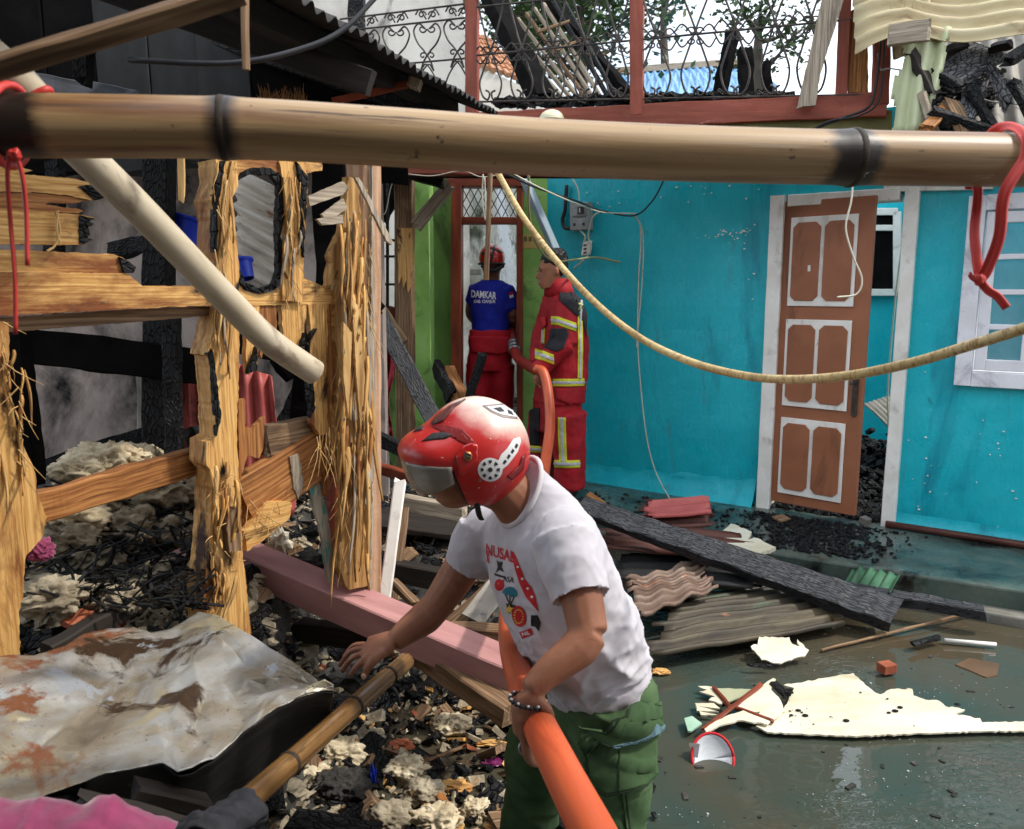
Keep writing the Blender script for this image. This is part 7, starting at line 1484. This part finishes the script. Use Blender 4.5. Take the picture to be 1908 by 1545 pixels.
b2 = bvh_of(tsb); decal('back_print', None, b2, ink_white, fl, .003, tris=text_tris('DAMKAR', 901, 550, 15.5, (.72, .06), (.05, -1.15), .03), step=6)
decal('back_print', None, b2, ink_white, fl, .003, tris=text_tris('KAB. CIANJUR', 903, 562, 8.0, (.78, -.0), (.03, -1.05), .02), step=6)
decal('sleeve_flag', [[(948, 545), (955, 543), (956, 549), (949, 551)]], b2, ink_red, fl, .004); decal('sleeve_flag', [[(949, 551), (956, 549), (957, 554), (950, 556)]], b2, ink_white, fl, .004)
decal('waist_flap', [[(876, 626), (952, 628), (956, 652), (930, 660), (915, 650), (880, 656)]], bvh_of(tfl), turnout_tr, fl, .012, .012, 6)
fh = empty('helmet', c + Z * .02, 'red rescue helmet with black straps on the firefighter in the doorway', 'helmet')
m = MB(); cc = c + Z * .045
m.grid(lambda u, v: cc + rt * (.098 * math.cos(u * 6.2832) * math.cos(R(-28 + 117 * v))) + bk * (.122 * math.sin(u * 6.2832) * math.cos(R(-28 + 117 * v))) + Z * (.105 * math.sin(R(-28 + 117 * v))), 40, 16); shl2 = m.build('shell', helmet_red, fh, smooth=True, thick=.008)
fb2 = bvh_of(shl2); decal('number', None, fb2, ink_white, fh, .003, tris=text_tris('135', 924, 477, 9, (.9, .05), (0, -1), .02), step=5)
decal('strap', [[(906, 462), (910, 460), (936, 470), (938, 474)], [(920, 458), (924, 459), (915, 496), (911, 495)], [(897, 474), (899, 470), (920, 474), (920, 477)]], fb2, rubber, fh, .003, .004, 5)
m = MB(); m.tube([cc + rt * (.10 * math.cos(a)) + bk * (.124 * math.sin(a)) - Z * .045 for a in [k * 6.2832 / 24 for k in range(25)]], .008, 6); m.build('rim', rubber, fh, smooth=True)
m = MB(); m.tube(spline([c + bk * .075 - Z * .01 + rt * -.08, c + bk * .10 - Z * .05, c + bk * .075 - Z * .01 + rt * .08], 5), .02, 8); m.build('nape_strap', rubber, fh, smooth=True)

# ------------------------------------------------------------------ hoses
hs = empty('fire_hose', P(1010, 900, 4.8), 'thick orange fire hose running from the turnout firefighter to the stooping person', 'hose')
pth = spline([P(998, 688, 5.32), P(1012, 694, 5.28), P(1021, 730, 5.2), P(1025, 790, 5.05), P(1018, 850, 4.85), P(1010, 900, 4.5), P(985, 985, 3.5), P(958, 1075, 2.7), P(951, 1150, 2.2), P(958, 1225, 1.86), P(996, 1330, 1.49), P(1043, 1430, 1.24), P(1102, 1545, 1.04), P(1190, 1720, .82)], 10)
m = MB(); m.tube(pth, .0335, 24, rb=.0325); m.build('tube', hose_or, hs, smooth=True)
m = MB()
for i in range(44, 58): # faded printed line along the upper run
    pass
hb2 = bvh_of(bpy.data.objects['tube'])
decal('printed_mark', [[(1021 + (y - 720) * .02 + .6, y), (1023.5 + (y - 720) * .02, y), (1023.5 + (y - 720) * .02, y + h_), (1021 + (y - 720) * .02 + .6, y + h_)] for y, h_ in ((722, 4), (730, 8), (742, 3), (752, 6), (764, 8), (778, 4), (786, 8))], hb2, rubber, hs, .0015)
rh = empty('hose_nozzle', P(958, 645, 6.0), 'red hose end with metal coupling in the hands of the blue shirted firefighter', 'hose')
m = MB(); m.tube(spline([P(958, 652, 6.1), P(966, 668, 5.9), P(982, 680, 5.6), P(1000, 690, 5.34)], 8), .036, 16); m.build('hose', hose_rd, rh, smooth=True)
m = MB(); m.tube([P(952, 600, 6.34), P(954, 615, 6.3), P(957, 640, 6.15)], [.034, .036, .036], 16); m.build('branch_pipe', hose_rd, rh, smooth=True)
m = MB(); a_, b_ = P(957, 638, 6.16), P(959, 655, 6.08)
for t in (0, .35, .7): m.tube([a_.lerp(b_, t), a_.lerp(b_, t + .26)], [.048, .048], 16)
m.build('coupling', alu, rh, smooth=True)
# ================================================================== NEAR POLES, STRAPS AND CABLES
bb = empty('bamboo_pole', P(954, 270, 1.24), 'thick pale bamboo pole spanning the whole picture close to the viewer', 'bamboo pole')
bpth = spline([P(-220, 218, 1.08), P(0, 233, 1.13), P(420, 239, 1.20), P(700, 254, 1.235), P(1000, 274, 1.27), P(1300, 287, 1.29), P(1585, 294, 1.31), P(1908, 299, 1.335), P(2150, 302, 1.36), P(3000, 312, 1.44)], 8)
def brad(i):
    q = bpth[i]; r = .0425 - .0012 * i / len(bpth); 
    for node in (P(420, 239, 1.20), P(1585, 294, 1.31)): r += .0022 * math.exp(-((q - node).length / .018) ** 2)
    return r
fine = spline(bpth, 4); bpth = fine; m = MB(); m.tube(bpth, [brad(i) for i in range(len(bpth))], 32)
def blen(c): k = min(range(len(bpth)), key=lambda i: (bpth[i] - c).length); return sum((bpth[i + 1] - bpth[i]).length for i in range(k))
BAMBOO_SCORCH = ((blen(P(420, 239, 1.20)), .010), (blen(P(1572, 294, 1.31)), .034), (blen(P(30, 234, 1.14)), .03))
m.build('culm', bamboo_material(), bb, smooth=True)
for px, py, d in ((417, 239, 1.20), (1588, 294, 1.311)):
    c = P(px, py, d); k = min(range(len(bpth)), key=lambda i: (bpth[i] - c).length); dv = (bpth[k + 1] - bpth[k - 1]).normalized(); m = MB()
    m.tube([c - dv * .007, c - dv * .003, c + dv * .003, c + dv * .006], [.0438, .0458, .0452, .0438], 30); m.build('node', node_dark, bb, smooth=True)
m = MB(); pv = spline([P(-70, 66, 1.13), P(30, 150, 1.19), P(130, 262, 1.30), P(255, 385, 1.40), P(420, 556, 1.56), P(500, 634, 1.64), P(586, 694, 1.73)], 8)
m.tube(pv, .0272, 26, False); m.tube(pv, .0235, 26, False); n = len(pv) - 1
a = pv[-1]; dv = (pv[-1] - pv[-2]).normalized(); _, s1, s2 = frame(dv); m.grid(lambda u, v: a + (s1 * math.cos(u * 6.2832) + s2 * math.sin(u * 6.2832)) * (.0235 + .0037 * v), 26, 1)
tag(m.build('pvc_pipe', pvc, smooth=True), 'dirty cream plastic pipe slanting down behind the thick bamboo', 'pipe')
# yellow braided hose looping across the picture
m = MB(); yh = spline([P(925, 318, 2.6), P(975, 405, 2.5), P(1040, 490, 2.4), P(1110, 565, 2.28), P(1190, 628, 2.15), P(1280, 672, 2.0), P(1380, 699, 1.86), P(1470, 707, 1.74), P(1580, 700, 1.62), P(1700, 676, 1.52), P(1800, 646, 1.45), P(1908, 612, 1.38), P(2010, 575, 1.34), P(2400, 420, 1.36), P(2620, 322, 1.39), P(2660, 290, 1.37)], 10)
m.tube(yh, lerp_list([.0095, .0096, .0098, .01], len(yh)), 14); tag(m.build('garden_hose', hose_y, smooth=True), 'yellow braided hose hanging in a long curve across the turquoise wall', 'hose')
m = MB()
m.beam(P(914, 318, 2.9), P(906, 522, 2.9), .018, .018, (0, -1, 0), seg=16, jit=.002); tag(m.build('stick', wood_old), 'thin brown stick hanging in front of the doorway', 'stick')
# red plastic straps
def ribbon(pts, w_, nrm, n=8):
    cv = spline(pts, n); m = MB(); L = len(cv)
    def f(u, v):
        i = min(L - 1, int(round(u * (L - 1)))); t = (cv[min(i + 1, L - 1)] - cv[max(i - 1, 0)]).normalized(); s = t.cross(V(nrm)).normalized(); return cv[i] + s * w_ * (v - .5) + V(nrm) * .003 * math.sin(v * 6.28)
    m.grid(f, L - 1, 4); return m
st_ = empty('red_strap', P(1825, 520, 1.3), 'red plastic strap looped over the bamboo and knotted at the right', 'strap')
c = P(1872, 299, 1.33); up3 = V((0, -.3, 1))
m = ribbon([c + V((-.012, .05, -.02)), c + V((-.008, .035, .042)), c + V((0, 0, .052)), c + V((.004, -.035, .034)), c + V((.004, -.048, 0)), P(1872, 360, 1.275), P(1862, 440, 1.28), P(1840, 500, 1.29), P(1826, 520, 1.295)], .017, (-.1, -.9, .1)); m.build('band', red_strap, st_, smooth=True, thick=.0018)
m = ribbon([c + V((-.03, .05, -.03)), P(1822, 352, 1.37), P(1816, 430, 1.33), P(1820, 480, 1.31), P(1826, 520, 1.298)], .016, (0, -1, 0)); m.build('band', red_strap, st_, smooth=True, thick=.0018)
m = ribbon([P(1822, 518, 1.292), P(1840, 540, 1.285), P(1858, 552, 1.28), P(1876, 574, 1.275)], .013, (0, -1, .2)); m.build('tail', red_strap, st_, smooth=True, thick=.0018)
m = ribbon([P(1826, 522, 1.292), P(1812, 518, 1.288), P(1806, 510, 1.285)], .008, (0, -1, .2)); m.build('tail', red_strap, st_, smooth=True, thick=.0018)
m = MB(); m.ball(P(1825, 521, 1.29), (.010, .008, .009), 3, .4, 2, 3.0); m.build('knot', red_strap, st_, smooth=True)
s2_ = empty('red_string', P(40, 290, 1.12), 'red plastic string tying the cream pipe to the bamboo at the left', 'strap'); c = P(20, 235, 1.135)
m = MB(); m.tube([c + V((.0 + .008 * math.sin(t), -.050 * math.cos(t), .052 * math.sin(t))) for t in [k * 6.2832 / 24 for k in range(25)]], .006, 6); m.tube(spline([P(60, 178, 1.14), P(88, 166, 1.15), P(96, 176, 1.18)], 5), .005, 6); m.build('band', red_strap, s2_, smooth=True)
m = MB(); m.tube(spline([P(18, 288, 1.085), P(14, 330, 1.09), P(20, 420, 1.10), P(28, 520, 1.10), P(29, 622, 1.10)], 6), .0032, 6); m.build('string', red_strap, s2_, smooth=True)
m = MB(); m.tube(spline([P(30, 288, 1.085), P(42, 330, 1.09), P(49, 400, 1.10), P(51, 495, 1.10)], 6), .003, 6); m.build('string', red_strap, s2_, smooth=True)
m = MB(); m.ball(P(26, 288, 1.085), (.008, .007, .008), 3, .5, 2, 1.0); m.build('knot', red_strap, s2_, smooth=True)

# ------------------------------------------------------------------ electric things on the turquoise wall
T2 = lambda px, py, o=.02: W(px, py, (TW[0] + TN * o, TN))
em = empty('electric_meter', T2(1078, 430), 'grey electricity meter on the turquoise wall beside the green house', 'meter')
def onwall(pts, th, o, name, mt, par, bev=.0): m = MB(); m.prism([T2(x, y, o) for x, y in pts], th, TN); return m.build(name, mt, par, bevel=bev)
onwall([(1061, 378), (1096, 376), (1097, 428), (1062, 430)], .07, .075, 'case', grey_pl, em, .006); onwall([(1066, 384), (1092, 383), (1092, 402), (1066, 403)], .01, .083, 'cover', grey_pl, em, .002)
onwall([(1076, 386), (1088, 385), (1088, 398), (1076, 399)], .004, .088, 'display', dark_pl, em); onwall([(1064, 408), (1095, 407), (1095, 428), (1064, 429)], .012, .085, 'terminal_cover', grey_pl, em, .003)
onwall([(1068, 416), (1072, 416), (1072, 421), (1068, 421)], .003, .09, 'screw_cap', dark_pl, em); onwall([(1085, 415), (1089, 415), (1089, 420), (1085, 420)], .003, .09, 'screw_cap', dark_pl, em)
onwall([(1079, 388), (1081, 388), (1081, 396), (1079, 396)], .001, .0895, 'digit', white_p, em)
m = MB(); m.tube(spline([T2(1056, 345, .03), T2(1053, 390, .03), T2(1048, 410, .03), T2(1052, 424, .035), T2(1064, 426, .04)], 6), .014, 8); m.build('conduit', cable_b, em, smooth=True)
sb_ = empty('breaker_socket', T2(1092, 460), 'small dangling white breaker box on loose cables under the meter', 'breaker')
onwall([(1086, 452), (1099, 448), (1096, 474), (1082, 477)], .04, .06, 'case', white_p, sb_, .004)
for k in range(3): onwall([(1087 + k * .2, 456 + k * 7), (1093, 455 + k * 7), (1092, 458 + k * 7), (1087, 459 + k * 7)], .003, .064, 'slot', dark_pl, sb_)
def cable(pts, r, mt, label, name='cable'): m = MB(); m.tube(spline(pts, 8), r, 6); return tag(m.build(name, mt, smooth=True), label, 'cable')
cable([T2(1062, 325, .05), T2(1076, 350, .06), T2(1080, 376, .06)], .005, cable_w, 'cream cable dropping to the top of the electricity meter')
cable([P(935, 320, 4.0), P(1000, 350, 4.4), P(1075, 375, 5.0), T2(1120, 392, .2), T2(1180, 402, .15), T2(1215, 375, .12), T2(1240, 330, .1)], .0055, cable_b, 'black twisted cable running across above the meter to the wall')
cable([P(945, 318, 4.0), P(1010, 352, 4.4), P(1080, 382, 5.0), T2(1125, 396, .2), T2(1184, 398, .15)], .004, cable_w, 'pale cable twisted with the black one above the meter')
cable([T2(1120, 394, .2), T2(1104, 406, .12), T2(1096, 440, .09), T2(1102, 460, .08), T2(1094, 478, .07), T2(1070, 500, .05)], .006, cable_w, 'loose cream cable hanging round the breaker box')
cable([T2(1080, 428, .07), T2(1090, 440, .08), T2(1088, 452, .08)], .006, cable_w, 'short cream cable from meter to breaker box')
cable([T2(1180, 398, .13), T2(1194, 430, .07), T2(1190, 520, .05), T2(1188, 625, .05), T2(1192, 700, .05), T2(1204, 810, .05), T2(1222, 880, .07), G(1255, 940, .18), G(1275, 958, .18)], .0045, cable_w, 'long pale cable hanging down the turquoise wall to the porch')
cable([T2(1184, 400, .13), T2(1198, 440, .06), T2(1196, 530, .05), T2(1187, 630, .05), T2(1186, 648, .05)], .004, cable_w, 'shorter pale cable hanging beside the long one')
cable([P(985, 325, 4.4), P(986, 400, 4.6), P(1000, 455, 4.9), P(1030, 486, 5.2), P(1070, 484, 5.35), T2(1110, 480, .15), T2(1156, 489, .05)], .0075, mat('cable_olive', [(.3, g2(130, 130, 90)), (.7, g2(160, 158, 116))], (9, 9, 9), rough=.5, bump=0), 'olive cable drooping in front of the turnout firefighter')
cable([P(1590, 330, 3.6), P(1586, 375, 3.6), P(1576, 425, 3.6), P(1590, 478, 3.6), P(1606, 520, 3.6), P(1596, 548, 3.6), P(1560, 554, 3.6)], .0042, cable_w, 'thin cream cable dangling in front of the brown door')
cable([wp(dr - .06, 2.1, -.4), wp(dr - .09, 1.6, -.4), wp(dr - .1, 1.0, -.4), wp(dr - .08, .7, -.4)], .006, cable_w, 'cream cable hanging behind the door gap')
cable([bp(1636, 100, .06), bp(1640, 130, .08), bp(1660, 128, .12), bp(1720, 140, .12), bp(1780, 165, .12), bp(1850, 190, .1), bp(1930, 196, .1)], .004, mat('cable_grey', [(.3, g2(120, 118, 110)), (.7, g2(150, 148, 138))], (9, 9, 9), rough=.5, bump=0), 'grey cable crossing the collapsed roof at top right')
cable([bp(1644, 20, .07), bp(1640, 90, .08), bp(1632, 160, .08), bp(1618, 200, .08), bp(1570, 220, .08), bp(1520, 240, .08), bp(1480, 262, .08)], .007, cable_b, 'black cable curling down from the right post across the beam')
cable([bp(1650, 40, .08), bp(1646, 120, .08), bp(1636, 190, .09), bp(1600, 216, .09), bp(1545, 226, .09), bp(1500, 250, .09)], .005, cable_b, 'second black cable beside the curled one on the beam')
cable([P(665, 318, 4.6), P(690, 360, 4.6), P(715, 400, 4.6), P(728, 350, 4.6), P(742, 318, 4.6)], .003, cable_w, 'fine wires dangling below the red beam by the old post')
cable([P(900, 325, 4.8), P(899, 370, 4.8), P(905, 410, 4.8), P(903, 330, 4.8)], .004, cable_w, 'fine cable loop hanging in front of the transom')
cable([P(720, 318, 4.9), P(800, 328, 4.9), P(860, 318, 4.9), P(900, 330, 4.9), P(960, 318, 4.9)], .003, cable_w, 'thin wire strung under the red beam')
stk = MB(); stk.prism([gp(972, 437, .004), gp(1014, 437, .004), gp(1014, 463, .004), gp(972, 463, .004)], .003, GN); sk2 = tag(stk.build('sticker', sticker_y), 'small yellow notice stuck on the green wall', 'sticker')
m = MB()
for k in range(4): m.add([gp(976 + k * 9, 441, .0055), gp(982 + k * 9, 441, .0055), gp(982 + k * 9, 450, .0055), gp(976 + k * 9, 450, .0055)], [(0, 1, 2, 3)])
m.build('printed_mark', olive, sk2)
lmp = MB(); cl_ = bp(1028, 224, .10); lmp.grid(lambda u, v: cl_ + V((.075 * math.cos(u * 6.2832) * math.cos(v * 1.5), .075 * math.sin(u * 6.2832) * math.cos(v * 1.5), .06 * math.sin(v * 1.5))), 24, 8)
tag(lmp.build('lamp_dome', mat('lamp_cream', [(.3, g2(206, 198, 160)), (.7, g2(226, 220, 190))], (12, 12, 12), rough=.4, stains=[(g2(110, 90, 60), (30, 30, 30), .68, .72)]), smooth=True), 'cream dome lamp cover on the red balcony beam above the bamboo', 'lamp')
